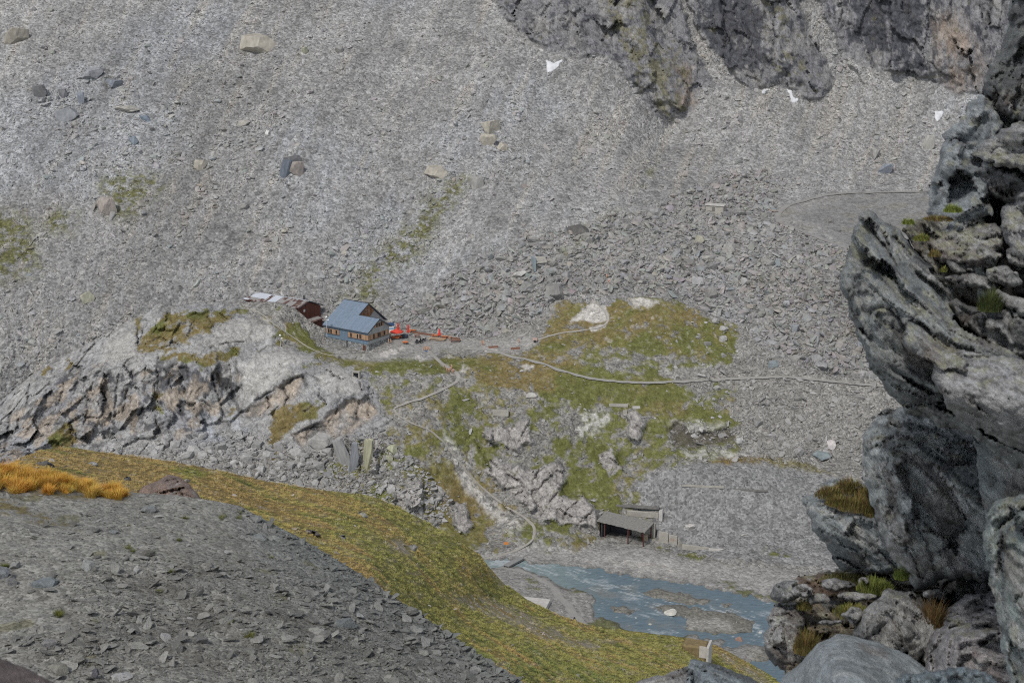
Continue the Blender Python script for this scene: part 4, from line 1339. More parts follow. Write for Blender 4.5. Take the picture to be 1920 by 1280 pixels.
# sedge gone orange along the top of the near scree
sp, ss, st_ = [], [], []
for i in range(64):
    u0 = -14 + 250 * rng.random() ** 1.35
    vt = float(np.interp(u0, *np.array(VT4, float).T))
    v0 = vt + 3 + (34 - .10 * u0) * rng.random() ** 1.5
    cnt = int(rng.integers(5, 13))
    uu = rng.normal(u0, 4.2, cnt); vv = np.maximum(rng.normal(v0, 1.6, cnt), vt + 1.5)
    sp.append(surf4(uu, vv)); ss.append(np.full(cnt, rng.uniform(.30, .56) * (1 - .0012 * u0)))
for (u0, v0, cnt, sc, gcol) in ((108,1151,9,.45,1),(8,1062,7,.5,1),(430,1168,3,.5,.6),(465,1192,6,.5,.8),(506,1042,3,.4,1),(345,975,3,.4,.7),(416,970,4,.45,.8),(237,987,2,.4,.3),(297,1108,3,.3,.9),(338,1012,3,.35,.6),(248,1032,3,.3,.6),(445,968,3,.35,.9),(180,1165,2,.3,.5),(285,1038,3,.3,.5),(320,1075,3,.3,.5)):
    uu = rng.normal(u0, 3.5, cnt); vv = rng.normal(v0, 2.2, cnt)
    sp.append(surf4(uu, vv)); ss.append(np.full(cnt, -sc - gcol * 10))
sp, ss = np.concatenate(sp), np.concatenate(ss)
n = len(sp)
gre = np.where(ss < 0, np.floor(-ss / 1) / 10, 0)
size = np.where(ss < 0, .17, ss) * rng.uniform(.6, 1.25, n)
tint = np.where((ss < 0)[:, None], np.array([.13, .14, .03]), np.array([.80, .33, .06])) * (1 + .2 * rng.normal(size=(n, 1)))
tint = np.where((rng.random((n, 1)) < .25) & (ss > 0)[:, None], np.array([.55, .37, .09]), tint)
rot = np.stack([rng.normal(0, .2, n), rng.normal(0, .2, n), rng.uniform(0, 6.28, n)], -1)
instancer('sedge_grass', sp - [0, 0, .02], rot, np.stack([size, size, size], -1), rng.integers(0, 6, n), np.clip(tint, .02, .6), C_sedge)
# ------------------------------------------------------------------ solid rocks shaped from an outline: own distance, size and thickness
def mat_schist(name, scale):
    m, nt, N, L, b = nt_new(name)
    scale0, scale = scale, 1.0
    co = n_attr(N, 'fol').outputs['Vector']
    c = n_attr(N, 'col').outputs['Color']
    f = n_map(N, L, n_noise(N, L, co, 5, 8, .72, .4), .3, .7, .62, 1.42)
    f2 = n_map(N, L, n_noise(N, L, co, 22, 4, .65), .3, .7, .75, 1.25)
    L.new(n_scalecol(N, L, c, n_math(N, L, 'MULTIPLY', f, f2)), b.inputs['Base Color'])
    h = n_math(N, L, 'ADD', n_noise(N, L, co, 6, 8, .72, .4), n_math(N, L, 'MULTIPLY', n_noise(N, L, co, 26, 4, .7), .3))
    L.new(n_bump(N, L, h, 1.0, .085 * scale0), b.inputs['Normal'])
    b.inputs['Roughness'].default_value = .8
    return m
M_schist = mat_schist('schist', 1.0)
M_schist_far = mat_schist('schist_far', 8.0)

def smooth_poly(poly, sp, jag, seed):
    p = np.array(poly, float)
    out = []
    for a, b in zip(p, np.roll(p, -1, 0)):
        n = max(1, int(np.linalg.norm(b - a) / sp))
        for k in range(n):
            out.append(a + (b - a) * k / n)
    out = np.array(out)
    # soften corners a little, then roughen
    out = (np.roll(out, 1, 0) + 2 * out + np.roll(out, -1, 0)) / 4
    q = np.stack([out[:, 0] / 38, out[:, 1] / 38, np.full(len(out), seed * 1.7)], -1)
    out[:, 0] += jag * (perlin(q, seed) + .6 * perlin(q * 2.6, seed + 1) + .35 * perlin(q * 6, seed + 2)) * 1.3
    out[:, 1] += jag * (perlin(q, seed + 3) + .6 * perlin(q * 2.6, seed + 4) + .35 * perlin(q * 6, seed + 5)) * 1.3
    return out

def fore_rock(name, poly, ctrl, thick, label, cat='boulder', group=None, sp=5.0, rnd=40, rm=.35, jag=4, seed=1, fol=(40, .16, .03), lump=(.5, .06), cell=(.35, .05), base=(.15, .165, .17), pale=.4, lichen=.4, rust=.18, dark=.3, mat=None, kind=None, facet=1.5):
    """ctrl: (u, v, distance) points of the front face; fol: dip angle, spacing, step of the foliation"""
    if mat is None: rnd, jag = rnd * .55, jag * 1.5
    out = smooth_poly(poly, sp, jag, seed)
    lo, hi = out.min(0), out.max(0)
    gx, gy = np.meshgrid(np.arange(lo[0], hi[0], sp), np.arange(lo[1], hi[1], sp * .87))
    gx = gx + (np.arange(gx.shape[0]) % 2)[:, None] * sp * .5
    r = np.random.default_rng(seed)
    gx = gx.ravel() + r.uniform(-.2, .2, gx.size) * sp; gy = gy.ravel() + r.uniform(-.2, .2, gy.size) * sp
    sd = poly_sd(gx, gy, out)
    k = sd > sp * .55
    pts = np.r_[out, np.stack([gx[k], gy[k]], -1)]
    nb = len(out)
    res = mgeo.delaunay_2d_cdt([Vector(x) for x in pts], [(i, (i + 1) % nb) for i in range(nb)], [], 1, 1e-6)
    pts2 = np.array([x[:] for x in res[0]])
    tri = np.array([list(f) for f in res[2]], np.int64)
    u, v = pts2[:, 0], pts2[:, 1]
    d = np.maximum(poly_sd(u, v, out), 0)
    edge = np.zeros(len(u), bool)
    e = np.sort(np.concatenate([tri[:, [0, 1]], tri[:, [1, 2]], tri[:, [2, 0]]]), 1)
    ue, cnt = np.unique(e, axis=0, return_counts=True)
    edge[np.unique(ue[cnt == 1])] = True
    d = np.where(edge, 0, d)
    t = TPS(ctrl, 1e-3)(u, v) if len(ctrl) > 3 else np.full(len(u), ctrl[0][2], float)
    x = np.clip(d / rnd, 0, 1)
    prof = .45 * (1 - np.sqrt(np.clip(1 - (1 - x) ** 2, 0, 1))) + .55 * np.clip(1 - x * 1.7, 0, 1)
    rr = ray(u, v)
    P0 = CAM + rr * t[:, None]
    s = float(np.mean(t)) / 11.0
    an = R(fol[0])
    fc = (P0[:, 0] * math.sin(an) + P0[:, 2] * math.cos(an) + .35 * P0[:, 1]) / fol[1] + .45 * fbm(P0, fol[1] * 9, 3, seed + 3) + .18 * fbm(P0, fol[1] * 1.5, 3, seed + 4)
    fr = fc - np.floor(fc)
    lay = _hash(np.floor(fc).astype(np.int64), np.zeros(len(u), np.int64) + seed, np.zeros(len(u), np.int64), 5) / 4294967295.0
    stepp = (lay - .5) * sstep(fr, 0, .12) + (np.roll(lay, 0) - .5) * .0
    f1, f21, cid = worley(P0 + .25 * cell[0] * np.stack([fbm(P0, cell[0], 2, seed + 60), fbm(P0, cell[0], 2, seed + 61), fbm(P0, cell[0], 2, seed + 62)], -1), cell[0], seed)
    disp = -.7 * lump[1] * fbm(P0, lump[0], 5, seed + 7) + fol[2] * (stepp * 2.4 + .8 * (fr < .14)) + cell[1] * ((cid - .5) * 1.3 + .8 * np.exp(-(f21 / .07) ** 2))
    pw = P0 + .12 * cell[0] * np.stack([fbm(P0, cell[0], 3, seed + 70), fbm(P0, cell[0], 3, seed + 71), fbm(P0, cell[0], 3, seed + 72)], -1) * 3
    ca, sa_ = math.cos(an), math.sin(an)
    pf = np.stack([(pw[:, 0] * ca - pw[:, 2] * sa_) * .5, pw[:, 1], (pw[:, 0] * sa_ + pw[:, 2] * ca) * 1.3], -1)
    fa, ga = facets(pf, cell[0] * 1.25, seed + 31, .6, .3)
    fb, gb = facets(pf, cell[0] * .42, seed + 33, .6, .25)
    disp = disp + facet * (1.0 * fa + .5 * fb)
    disp = disp + lump[1] * .3 * fbm(P0, lump[0] * .2, 3, seed + 9, .5, True) * -1
    tf = t + rm * prof + disp * np.clip(x * 2.5 + .25, 0, 1)
    front = CAM + rr * tf[:, None]
    xb = np.clip(d / (rnd * 4.5), 0, 1)
    tb = t + rm + thick * np.sqrt(np.clip(1 - (1 - xb) ** 2, 0, 1)) + .02 + x * (.12 * thick * np.abs(fbm(P0, .45 * s, 4, seed + 50)) + .8 * lump[1] * fbm(P0, lump[0], 3, seed + 51))
    back = CAM + rr * np.where(edge, tf, np.maximum(tb, tf + .02))[:, None]
    nv = len(u)
    idx_b = np.where(edge, np.arange(nv), nv + np.cumsum(~edge) - 1)
    V = np.r_[front, back[~edge]]
    F = np.r_[tri, idx_b[tri][:, ::-1]]
    # orient the front toward the viewer
    nrm = np.cross(front[tri[:, 1]] - front[tri[:, 0]], front[tri[:, 2]] - front[tri[:, 0]])
    if (nrm * rr[tri[:, 0]]).sum() > 0:
        F = F[:, ::-1]
    # rock colour: banded schist, pale crusts, lichen on faces that look up, rusty stains
    vn = np.zeros((nv, 3))
    nn = nrm if (nrm * rr[tri[:, 0]]).sum() <= 0 else -nrm
    for j in range(3):
        np.add.at(vn, tri[:, j], nn)
    vn /= np.linalg.norm(vn, axis=1)[:, None] + 1e-12
    c = np.broadcast_to(np.clip(np.array(base, f32) * (2.1 if mat is None else 1.15), 0, .42), (nv, 3)).copy()
    q1 = fbm(P0, .5 * s, 4, seed + 11); q2 = fbm(P0, .12 * s, 4, seed + 13); q3 = fbm(P0, .9 * s, 3, seed + 15)
    band = (lay - .5) * 1.1 + .7 * fbm(np.stack([fc * .8, P0[:, 0] * .5 / s, P0[:, 1] * .5 / s], -1), 1.0, 3, seed + 17)
    c = mixc(c, (.085, .085, .088), (np.exp(-(gb / .05) ** 2) * .5 + np.exp(-(ga / .04) ** 2) * .6) * min(1, facet * 1.2))
    c = c * (1 + .35 * fbm(np.stack([fc * 2.2, P0[:, 0] / s, P0[:, 1] / s], -1), 1.0, 4, seed + 23))[:, None]
    c = mixc(c, (.42, .42, .41), sstep(band + q2 + .4 * q3 - .55 + pale, .15, .8) * .8)
    c = mixc(c, (.12, .125, .13), sstep(-band - q1 + dark - .45, .2, .8) * .75)
    c = mixc(c, (.20, .135, .10), sstep(q3 - q2 * .4, .45 - rust, .85 - rust) * rust * 4 * .5)
    c = mixc(c, (.33, .33, .215), sstep(q2 + .6 * q1 + .9 * vn[:, 2] - 1.25 + lichen, .0, .45) * .65)
    c = mixc(c, (.55, .56, .56), sstep(fbm(P0, .07 * s, 4, seed + 19, .65) + .5 * q1, .38, .55) * .65 * (lichen > 0))
    c = np.clip(c * (1 + .15 * q2)[:, None], .02, .7)
    col = np.r_[c, c[~edge]]
    me = np_mesh(name, V, F, True)
    set_attr(me, 'col', 'FLOAT_COLOR', col)
    fv = np.stack([(V[:, 0] * ca - V[:, 2] * sa_) / s, V[:, 1] * .8 / s, (V[:, 0] * sa_ + V[:, 2] * ca) * 4.5 / s], -1)
    set_attr(me, 'fol', 'FLOAT_VECTOR', fv)
    o = new_obj(name, me, mat or M_schist)
    return tag(o, label, cat, group, kind)

# the outcrop on the right, biggest rocks first
fore_rock('rock_outcrop', [(1858,150),(1890,60),(1905,-40),(2300,-140),(2320,1500),(1700,1430),(1720,1130),(1800,1080),(1850,1000),(1850,820),(1800,640),(1790,460),(1775,330),(1815,210)],
          [(1850,100,14.2),(1800,300,13.8),(2200,100,12.5),(2200,700,11.5),(1850,700,13.8),(1800,1200,15),(2200,1300,11)], 6, 'steep lichen spotted rock mass rising behind all the piled blocks', 'rock outcrop', sp=6.5, rnd=50, rm=.6, jag=9, seed=3, lump=(.7, .22), cell=(.42, .16), fol=(35, .2, .07), base=(.13, .14, .14), pale=.3)
fore_rock('boulder', [(1736,400),(1737,370),(1744,328),(1759,306),(1767,280),(1776,250),(1796,230),(1801,214),(1818,184),(1848,172),(1880,240),(1870,320),(1860,400),(1800,440),(1745,440)],
          [(1745,400,13.0),(1760,300,13.1),(1815,190,13.5),(1860,200,13.2),(1860,330,12.6),(1820,420,12.2),(1760,430,12.7)], 1.6, 'dull grey upright block with a rough even face, edging the gravel bench behind it', sp=5, rnd=32, rm=.35, jag=7, seed=5, lump=(.35, .06), cell=(.4, .05), base=(.155, .17, .18), pale=.25, lichen=.3, dark=.2, facet=1.5)
fore_rock('boulder', [(1846,170),(1849,128),(1868,100),(1889,58),(1900,0),(1904,-40),(2050,-40),(2050,240),(1940,250),(1890,225)],
          [(1850,150,13.6),(1890,60,13.6),(1905,-30,13.8),(2040,-30,12.2),(2040,230,11.8),(1900,220,12.9)], 1.8, 'dark top block with crumbly cracked layers, uppermost in the rock pile', sp=5, rnd=40, rm=.4, jag=8, seed=7, lump=(.3, .12), cell=(.24, .09), base=(.085, .09, .09), pale=.1, lichen=.3, dark=.5)
fore_rock('boulder', [(1822,290),(1850,262),(1890,236),(1960,215),(1990,330),(1930,330),(1880,318)], [(1830,290,12.4),(1890,240,12.6),(1960,220,12.4),(1960,320,11.6),(1890,315,11.9)], .7, 'pale slanting slab with yellowish lichen below the crumbly top block', sp=5, rnd=26, rm=.2, jag=5, seed=9, lump=(.3, .05), cell=(.3, .03), base=(.22, .22, .20), pale=.6, lichen=.6)
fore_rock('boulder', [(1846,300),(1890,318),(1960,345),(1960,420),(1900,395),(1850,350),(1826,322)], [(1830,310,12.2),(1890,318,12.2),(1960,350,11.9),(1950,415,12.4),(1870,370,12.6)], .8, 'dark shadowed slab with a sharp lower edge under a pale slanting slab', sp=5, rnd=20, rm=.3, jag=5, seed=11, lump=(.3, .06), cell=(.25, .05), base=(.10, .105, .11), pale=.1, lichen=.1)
fore_rock('boulder', [(1880,400),(1935,330),(1990,330),(1990,520),(1930,500),(1890,460)], [(1885,420,11.8),(1940,340,12),(1985,340,11.7),(1985,510,11.2),(1910,480,11.5)], .9, 'whitish angular block with yellow lichen above the pile of small pale stones', sp=5, rnd=30, rm=.25, jag=6, seed=13, lump=(.25, .06), cell=(.25, .05), base=(.24, .24, .22), pale=.6, lichen=.65)
fore_rock('boulder', [(1738,452),(1742,420),(1775,398),(1810,390),(1845,400),(1880,420),(1880,470),(1840,500),(1790,500),(1755,490)], [(1745,440,12.3),(1800,395,12.6),(1870,420,12.3),(1870,470,11.7),(1800,495,11.6),(1755,480,11.9)], .8, 'knobbly pale grey block with a rough top behind the nose boulder', sp=4.5, rnd=28, rm=.25, jag=6, seed=15, lump=(.16, .07), cell=(.16, .05), base=(.23, .23, .21), pale=.5, lichen=.6)
fore_rock('boulder', [(1688,428),(1708,414),(1745,408),(1792,440),(1835,520),(1830,590),(1790,570),(1745,505)], [(1695,425,12.1),(1745,412,12.45),(1800,480,12.3),(1815,570,12.0),(1745,490,12.15)], 1.2, 'brownish rock filling the crack between the nose boulder and the knobbly block', sp=4.5, rnd=18, rm=.15, jag=3, seed=17, lump=(.2, .05), cell=(.2, .04), base=(.105, .10, .085), pale=.2, lichen=.4, rust=.25)
for i, (cu, cv, w, h, t0, bs) in enumerate(((1800,505,50,20,11.6,.30),(1850,480,44,30,11.7,.27),(1835,530,60,24,11.5,.30),(1885,520,50,34,11.3,.26),(1905,480,40,30,11.5,.30),(1800,525,40,20,11.45,.34),(1810,585,60,40,11.4,.22),(1870,575,40,30,11.6,.2),(1900,570,50,40,11.2,.28),(1875,620,50,50,11.1,.30),(1915,630,60,60,11.0,.2),(1840,615,50,40,11.35,.16))):
    an = np.linspace(0, 6.283, 9)[:-1] + .3 * i
    rad = 1 + .25 * rng.normal(size=8)
    fore_rock('boulder', [(cu + w * .62 * math.cos(a) * q, cv + h * .62 * math.sin(a) * q + .3 * w * math.cos(a) * .6) for a, q in zip(an, np.clip(rad, .65, 1.4))], [(cu, cv, t0)], .35, 'pale angular stone wedged in the cleft behind the big nose boulder', 'stone', 'stones wedged in the cleft behind the nose boulder', sp=4, rnd=14, rm=.13, jag=3, seed=40 + i, lump=(.12, .03), cell=(.12, .03), base=(bs * .62, bs * .62, bs * .6), pale=.3, lichen=.3)
fore_rock('boulder', [(1612,404),(1632,400),(1650,408),(1672,418),(1700,445),(1730,472),(1770,510),(1810,552),(1850,590),(1900,625),(1990,660),(1990,900),(1930,895),(1870,850),(1815,815),(1760,792),(1700,775),(1668,745),(1640,705),(1618,655),(1602,610),(1588,575),(1577,545),(1579,515),(1590,488),(1596,450)],
          [(1615,408,11.55),(1640,405,11.75),(1700,450,11.95),(1780,520,12.0),(1860,600,12.0),(1980,670,11.8),(1600,470,11.2),(1585,540,11.05),(1620,520,10.85),(1660,590,10.65),(1720,650,10.45),(1800,700,10.35),(1900,740,10.3),(1700,540,11.3),(1780,620,11.2),(1610,640,11.3),(1660,700,11.35),(1720,740,11.4),(1800,780,11.4),(1900,840,11.4),(1980,880,11.3)], 1.5,
          'huge overhanging nose shaped boulder with lichened top and dark underside', sp=4.2, rnd=34, rm=.4, jag=5, seed=21, lump=(.5, .09), cell=(.5, .05), fol=(42, .17, .045), base=(.155, .165, .165), pale=.42, lichen=.5, dark=.38)
fore_rock('boulder', [(1746,700),(1752,678),(1775,664),(1830,657),(1900,668),(1990,680),(1990,850),(1930,845),(1880,832),(1825,800),(1780,768),(1758,735)], [(1750,700,10.3),(1780,668,10.4),(1850,662,10.4),(1980,690,10.2),(1800,730,9.95),(1900,760,9.75),(1800,780,10.3),(1900,835,10.3),(1980,840,10.2)], .7,
          'rounded light grey slab with streaky layers, set into the underside of the nose boulder', sp=4.2, rnd=36, rm=.25, jag=4, seed=23, lump=(.3, .06), cell=(.4, .02), fol=(30, .09, .03), base=(.20, .215, .22), pale=.45, lichen=.2, dark=.1, facet=.7)
fore_rock('boulder', [(1822,820),(1870,828),(1990,870),(1990,990),(1900,960),(1850,965),(1840,940),(1835,880)], [(1830,830,12.2),(1980,880,11.6),(1980,980,11.6),(1850,950,12.2)], 1.2, 'flat dark blue grey wall of rock in shadow under the nose boulder', sp=5, rnd=20, rm=.2, jag=4, seed=25, lump=(.6, .05), cell=(.6, .02), base=(.14, .16, .165), pale=.2, lichen=-.2, dark=.1, facet=.5)
fore_rock('boulder', [(1612,868),(1618,830),(1630,800),(1650,775),(1690,762),(1760,785),(1830,815),(1900,830),(1905,1060),(1860,1090),(1800,1080),(1760,1092),(1720,1105),(1695,1070),(1665,1030),(1645,975),(1628,930)],
          [(1620,850,14.4),(1660,780,14.8),(1800,810,14.6),(1890,850,14.2),(1680,850,13.9),(1750,880,13.7),(1640,930,14.3),(1700,1000,13.8),(1800,960,13.5),(1890,1000,13.4),(1710,1085,14.1),(1800,1060,13.9)], 1.8, 'large ash grey boulder with rough wavy cleavage under the nose boulder', sp=4.4, rnd=38, rm=.45, jag=6, seed=27, lump=(.42, .08), cell=(.55, .06), fol=(58, .13, .07), base=(.185, .20, .205), pale=.5, lichen=.15, dark=.15, facet=1.5)
fore_rock('boulder', [(1505,950),(1507,932),(1522,926),(1540,908),(1575,898),(1620,905),(1650,940),(1672,1000),(1700,1055),(1672,1078),(1620,1072),(1580,1068),(1560,1048),(1545,1015),(1522,990)], [(1510,940,15.4),(1560,905,15.9),(1630,920,15.7),(1530,970,15.0),(1600,990,14.8),(1660,1030,14.7),(1570,1055,15.4),(1660,1070,15.2)], 1.3, 'dark pointed slab with thin slanting layers and a mossy top', sp=4.2, rnd=26, rm=.3, jag=5, seed=29, lump=(.4, .05), cell=(.45, .04), fol=(33, .075, .045), base=(.135, .15, .155), pale=.35, lichen=.05, dark=.25, facet=1.5)
fore_rock('rock_ledge', [(1460,1105),(1500,1082),(1560,1075),(1620,1062),(1700,1065),(1780,1080),(1880,1090),(1900,1320),(1480,1320),(1470,1250),(1450,1180)], [(1465,1110,15.6),(1600,1070,16.6),(1860,1090,15.8),(1480,1250,14.2),(1600,1200,14.6),(1880,1300,12.5),(1500,1310,13.5)], 1.2, 'mossy brown rock ledge of rubble below the ash grey boulder', 'rock ledge', sp=4.4, rnd=24, rm=.4, jag=5, seed=31, lump=(.3, .16), cell=(.2, .1), base=(.11, .095, .07), pale=.1, lichen=.2, rust=.35, dark=.4)
fore_rock('boulder', [(1440,1165),(1448,1130),(1466,1128),(1500,1140),(1512,1165),(1500,1190),(1520,1215),(1505,1240),(1478,1264),(1445,1242),(1432,1205)], [(1440,1180,14.4),(1460,1135,14.8),(1505,1150,14.7),(1470,1190,14.0),(1510,1220,14.1),(1470,1255,14.4)], .9, 'crumbly grey block with a dark foot at the outer corner of the mossy ledge', sp=4, rnd=22, rm=.25, jag=5, seed=33, lump=(.22, .08), cell=(.2, .07), base=(.20, .20, .195), pale=.35, lichen=.25, dark=.3)
fore_rock('boulder', [(1446,1118),(1450,1100),(1468,1088),(1492,1085),(1504,1098),(1500,1120),(1480,1130),(1458,1130)], [(1475,1108,14.6)], .6, 'roundish dark knob of rock on the outer end of the mossy ledge, topmost there', sp=3.6, rnd=22, rm=.25, jag=3, seed=35, lump=(.14, .06), cell=(.14, .04), base=(.15, .155, .155), pale=.3, lichen=.15)
fore_rock('boulder', [(1600,1195),(1618,1150),(1636,1122),(1668,1100),(1702,1104),(1738,1126),(1764,1160),(1772,1190),(1750,1212),(1722,1242),(1668,1236),(1620,1222)], [(1605,1190,13.8),(1665,1105,14.2),(1740,1130,14.1),(1660,1170,13.3),(1720,1180,13.3),(1660,1230,13.5),(1730,1225,13.6)], 1, 'cracked grey boulder with two dark veins, centre of the mossy ledge', sp=4, rnd=30, rm=.3, jag=4, seed=37, lump=(.3, .05), cell=(.42, .04), fol=(75, .14, .06), base=(.19, .19, .185), pale=.5, lichen=.1, dark=.2, facet=1.5)
fore_rock('boulder', [(1730,1300),(1727,1230),(1745,1195),(1772,1170),(1785,1130),(1815,1108),(1870,1100),(1920,1110),(1920,1300)], [(1735,1240,13.2),(1790,1130,13.6),(1900,1120,13.2),(1780,1190,12.7),(1880,1200,12.3),(1750,1290,12.7),(1900,1290,12)], 1.2, 'large purplish grey boulder with pale seams between the cracked boulder and the tall pillar', sp=4.2, rnd=34, rm=.35, jag=5, seed=39, lump=(.3, .06), cell=(.45, .05), fol=(20, .16, .06), base=(.175, .17, .175), pale=.45, lichen=.3, dark=.2, facet=1.5)
fore_rock('boulder', [(1842,1000),(1848,962),(1866,940),(1900,928),(1990,925),(1990,1320),(1905,1320),(1890,1260),(1876,1190),(1858,1100)], [(1846,1000,9.6),(1870,940,9.8),(1980,930,9.3),(1880,1000,9.1),(1980,1100,8.7),(1870,1150,9.3),(1980,1300,8.8),(1900,1290,9.2)], 1, 'tall pillar like rock with a pale lichened head and dark streaked sides', sp=4.4, rnd=30, rm=.3, jag=4, seed=41, lump=(.3, .05), cell=(.5, .04), fol=(70, .12, .05), base=(.16, .185, .18), pale=.45, lichen=.5, dark=.2, facet=1.8)
fore_rock('boulder', [(1452,1300),(1470,1268),(1500,1240),(1532,1208),(1556,1192),(1575,1187),(1612,1194),(1650,1206),(1690,1222),(1728,1244),(1752,1270),(1756,1310)], [(1480,1262,11.2),(1560,1195,11.5),(1650,1210,11.5),(1740,1260,11.3),(1560,1230,10.7),(1650,1260,10.6),(1500,1300,10.6),(1740,1300,10.8)], .9, 'smooth bluish grey boulder with a rounded ridge below the mossy ledge', sp=4.2, rnd=26, rm=.25, jag=2, seed=43, lump=(.5, .04), cell=(.8, .02), fol=(10, .3, .01), base=(.165, .185, .195), pale=.2, lichen=-.3, dark=.05, facet=.35)
fore_rock('boulder', [(1660,1300),(1672,1268),(1720,1262),(1800,1250),(1860,1262),(1890,1310)], [(1700,1280,10.8)], .6, 'low bluish slab half hidden at the bottom edge, beside the smooth rounded ridge boulder', sp=4.4, rnd=24, rm=.2, jag=4, seed=45, lump=(.3, .06), cell=(.3, .05), base=(.13, .16, .18), pale=.2, lichen=-.1)
fore_rock('boulder', [(1286,1300),(1289,1250),(1293,1236),(1304,1234),(1330,1243),(1370,1256),(1410,1270),(1450,1300)], [(1292,1250,12.6),(1304,1236,12.9),(1400,1268,12.6),(1320,1270,12.1),(1420,1295,12.1),(1290,1295,12.2)], .6, 'blue grey wedge of rock with a sharp upright edge below the turf slope', sp=3.8, rnd=14, rm=.15, jag=2, seed=47, lump=(.3, .04), cell=(.3, .02), fol=(25, .08, .03), base=(.15, .175, .19), pale=.35, lichen=-.1)
fore_rock('boulder', [(1160,1300),(1186,1282),(1210,1270),(1245,1263),(1275,1252),(1292,1250),(1300,1310)], [(1200,1275,13),(1290,1252,13.1),(1220,1295,12.6),(1290,1300,12.5)], .6, 'low pale grey rock spreading beside the blue grey wedge at the bottom edge', sp=3.8, rnd=16, rm=.18, jag=3, seed=49, lump=(.25, .04), cell=(.3, .03), base=(.22, .22, .215), pale=.4, lichen=.0)
fore_rock('boulder', [(-60,1225),(0,1232),(34,1244),(70,1262),(105,1282),(125,1310),(-60,1320)], [(-40,1235,7.2),(60,1260,7.1),(0,1270,6.8),(90,1295,6.8)], .5, 'brown purplish rock cutting the bottom left corner, close and out of focus', sp=5, rnd=16, rm=.1, jag=2, seed=51, lump=(.4, .02), cell=(.5, .01), fol=(-20, .1, .015), base=(.10, .08, .075), pale=.05, lichen=-.4, dark=.0, facet=.12)
fore_rock('boulder', [(-50,1108),(0,1112),(30,1113),(50,1122),(44,1134),(18,1147),(0,1158),(-50,1176)], [(0,1125,22.6),(40,1125,22.9),(0,1150,22.4),(-40,1140,22.0),(20,1118,23.1)], .6, 'broad grey slab overhanging a dark hollow at the left edge of the near scree', 'rock slab', sp=3.4, rnd=9, rm=.14, jag=2, seed=53, lump=(.4, .03), cell=(.5, .03), fol=(-25, .12, .02), base=(.22, .22, .21), pale=.35, lichen=.0)
fore_rock('boulder', [(-40,1182),(6,1190),(16,1200),(20,1228),(10,1240),(-40,1246)], [(0,1210,19.7)], .5, 'upright blue grey slab on the near scree, below the broad overhanging slab', 'rock slab', sp=3.4, rnd=8, rm=.12, jag=2, seed=55, lump=(.4, .03), cell=(.5, .02), base=(.17, .185, .195), pale=.2, lichen=-.1)
fore_rock('rock_outcrop', [(254,925),(272,910),(290,902),(304,894),(316,888),(330,893),(342,898),(356,908),(366,920),(382,942),(330,952),(270,950)], [(258,924,103),(316,890,106),(300,915,100),(340,905,100),(330,935,97),(378,940,99),(270,945,99)], 8, 'pinkish rock outcrop breaking through the brown turf above the near scree', 'rock outcrop', sp=2.6, rnd=14, rm=3, jag=2, seed=57, lump=(3.2, .7), cell=(3.5, .6), fol=(65, 1.6, .3), base=(.36, .265, .22), pale=.05, lichen=-.4, rust=.1, dark=-.15, mat=M_schist_far, facet=.55)
for i, (poly, t0, lab, bs) in enumerate((
        ([(60,876),(70,866),(88,864),(102,872),(98,880),(75,882)], 118, 'grey rock group on the brown turf crest, furthest left there', (.2, .2, .19)),
        ([(153,880),(165,868),(172,864),(183,867),(186,874),(172,878)], 122, 'light grey pointed rock on the brown turf, left of the pinkish outcrop', (.27, .27, .26)),
        ([(228,905),(233,893),(243,893),(247,902),(240,910)], 104, 'dark cracked rock poking from the turf just left of the pinkish outcrop', (.15, .14, .13)),
        ([(632,1012),(636,1003),(645,1001),(650,1010),(643,1015)], 141, 'single grey stone standing alone in the green turf of the shoulder', (.28, .28, .28)),
        ([(566,1000),(575,992),(592,994),(602,1003),(590,1008),(574,1005)], 134, 'flat tan rock flush with the turf of the shoulder', (.30, .265, .225)),
        ([(756,1034),(762,1022),(775,1019),(783,1026),(776,1036)], 178, 'light grey boulder at the edge of the stony patch in the turf', (.32, .315, .30)),
        ([(664,972),(672,958),(684,960),(690,970),(680,976)], 152, 'grey rock sunk in the crest turf above the stony patch', (.25, .25, .24)),
        ([(1075,1270),(1080,1263),(1086,1262),(1088,1270),(1082,1273)], 196, 'small rounded stone low on the green shoulder by the bottom edge', (.30, .29, .26)))):
    cu, cv = np.mean(poly, 0)
    t0 = float(np.linalg.norm(surf3(np.array([cu]), np.array([cv]))[0] - CAM)) / float(np.linalg.norm(ray(cu, cv)))
    fore_rock('boulder', poly, [(cu, cv, t0 - .6)], 1.6, lab, 'rock', sp=1.8, rnd=6, rm=1.0, jag=1.2, seed=61 + i, lump=(1.5, .3), cell=(1.6, .3), fol=(40, .8, .1), base=bs, pale=.3, lichen=-.1, rust=.15, mat=M_schist_far)

# ------------------------------------------------------------------ boulders one can tell apart on the slopes
BOULDER_MESH = []
for i in range(12):
    me = rock_mesh('boulder_block', 5, 900 + 11 * i, False, planes=12, rough=.075, squash=(1, .85, .72))
    me.materials.append(M_boulder)
    BOULDER_MESH.append(me)

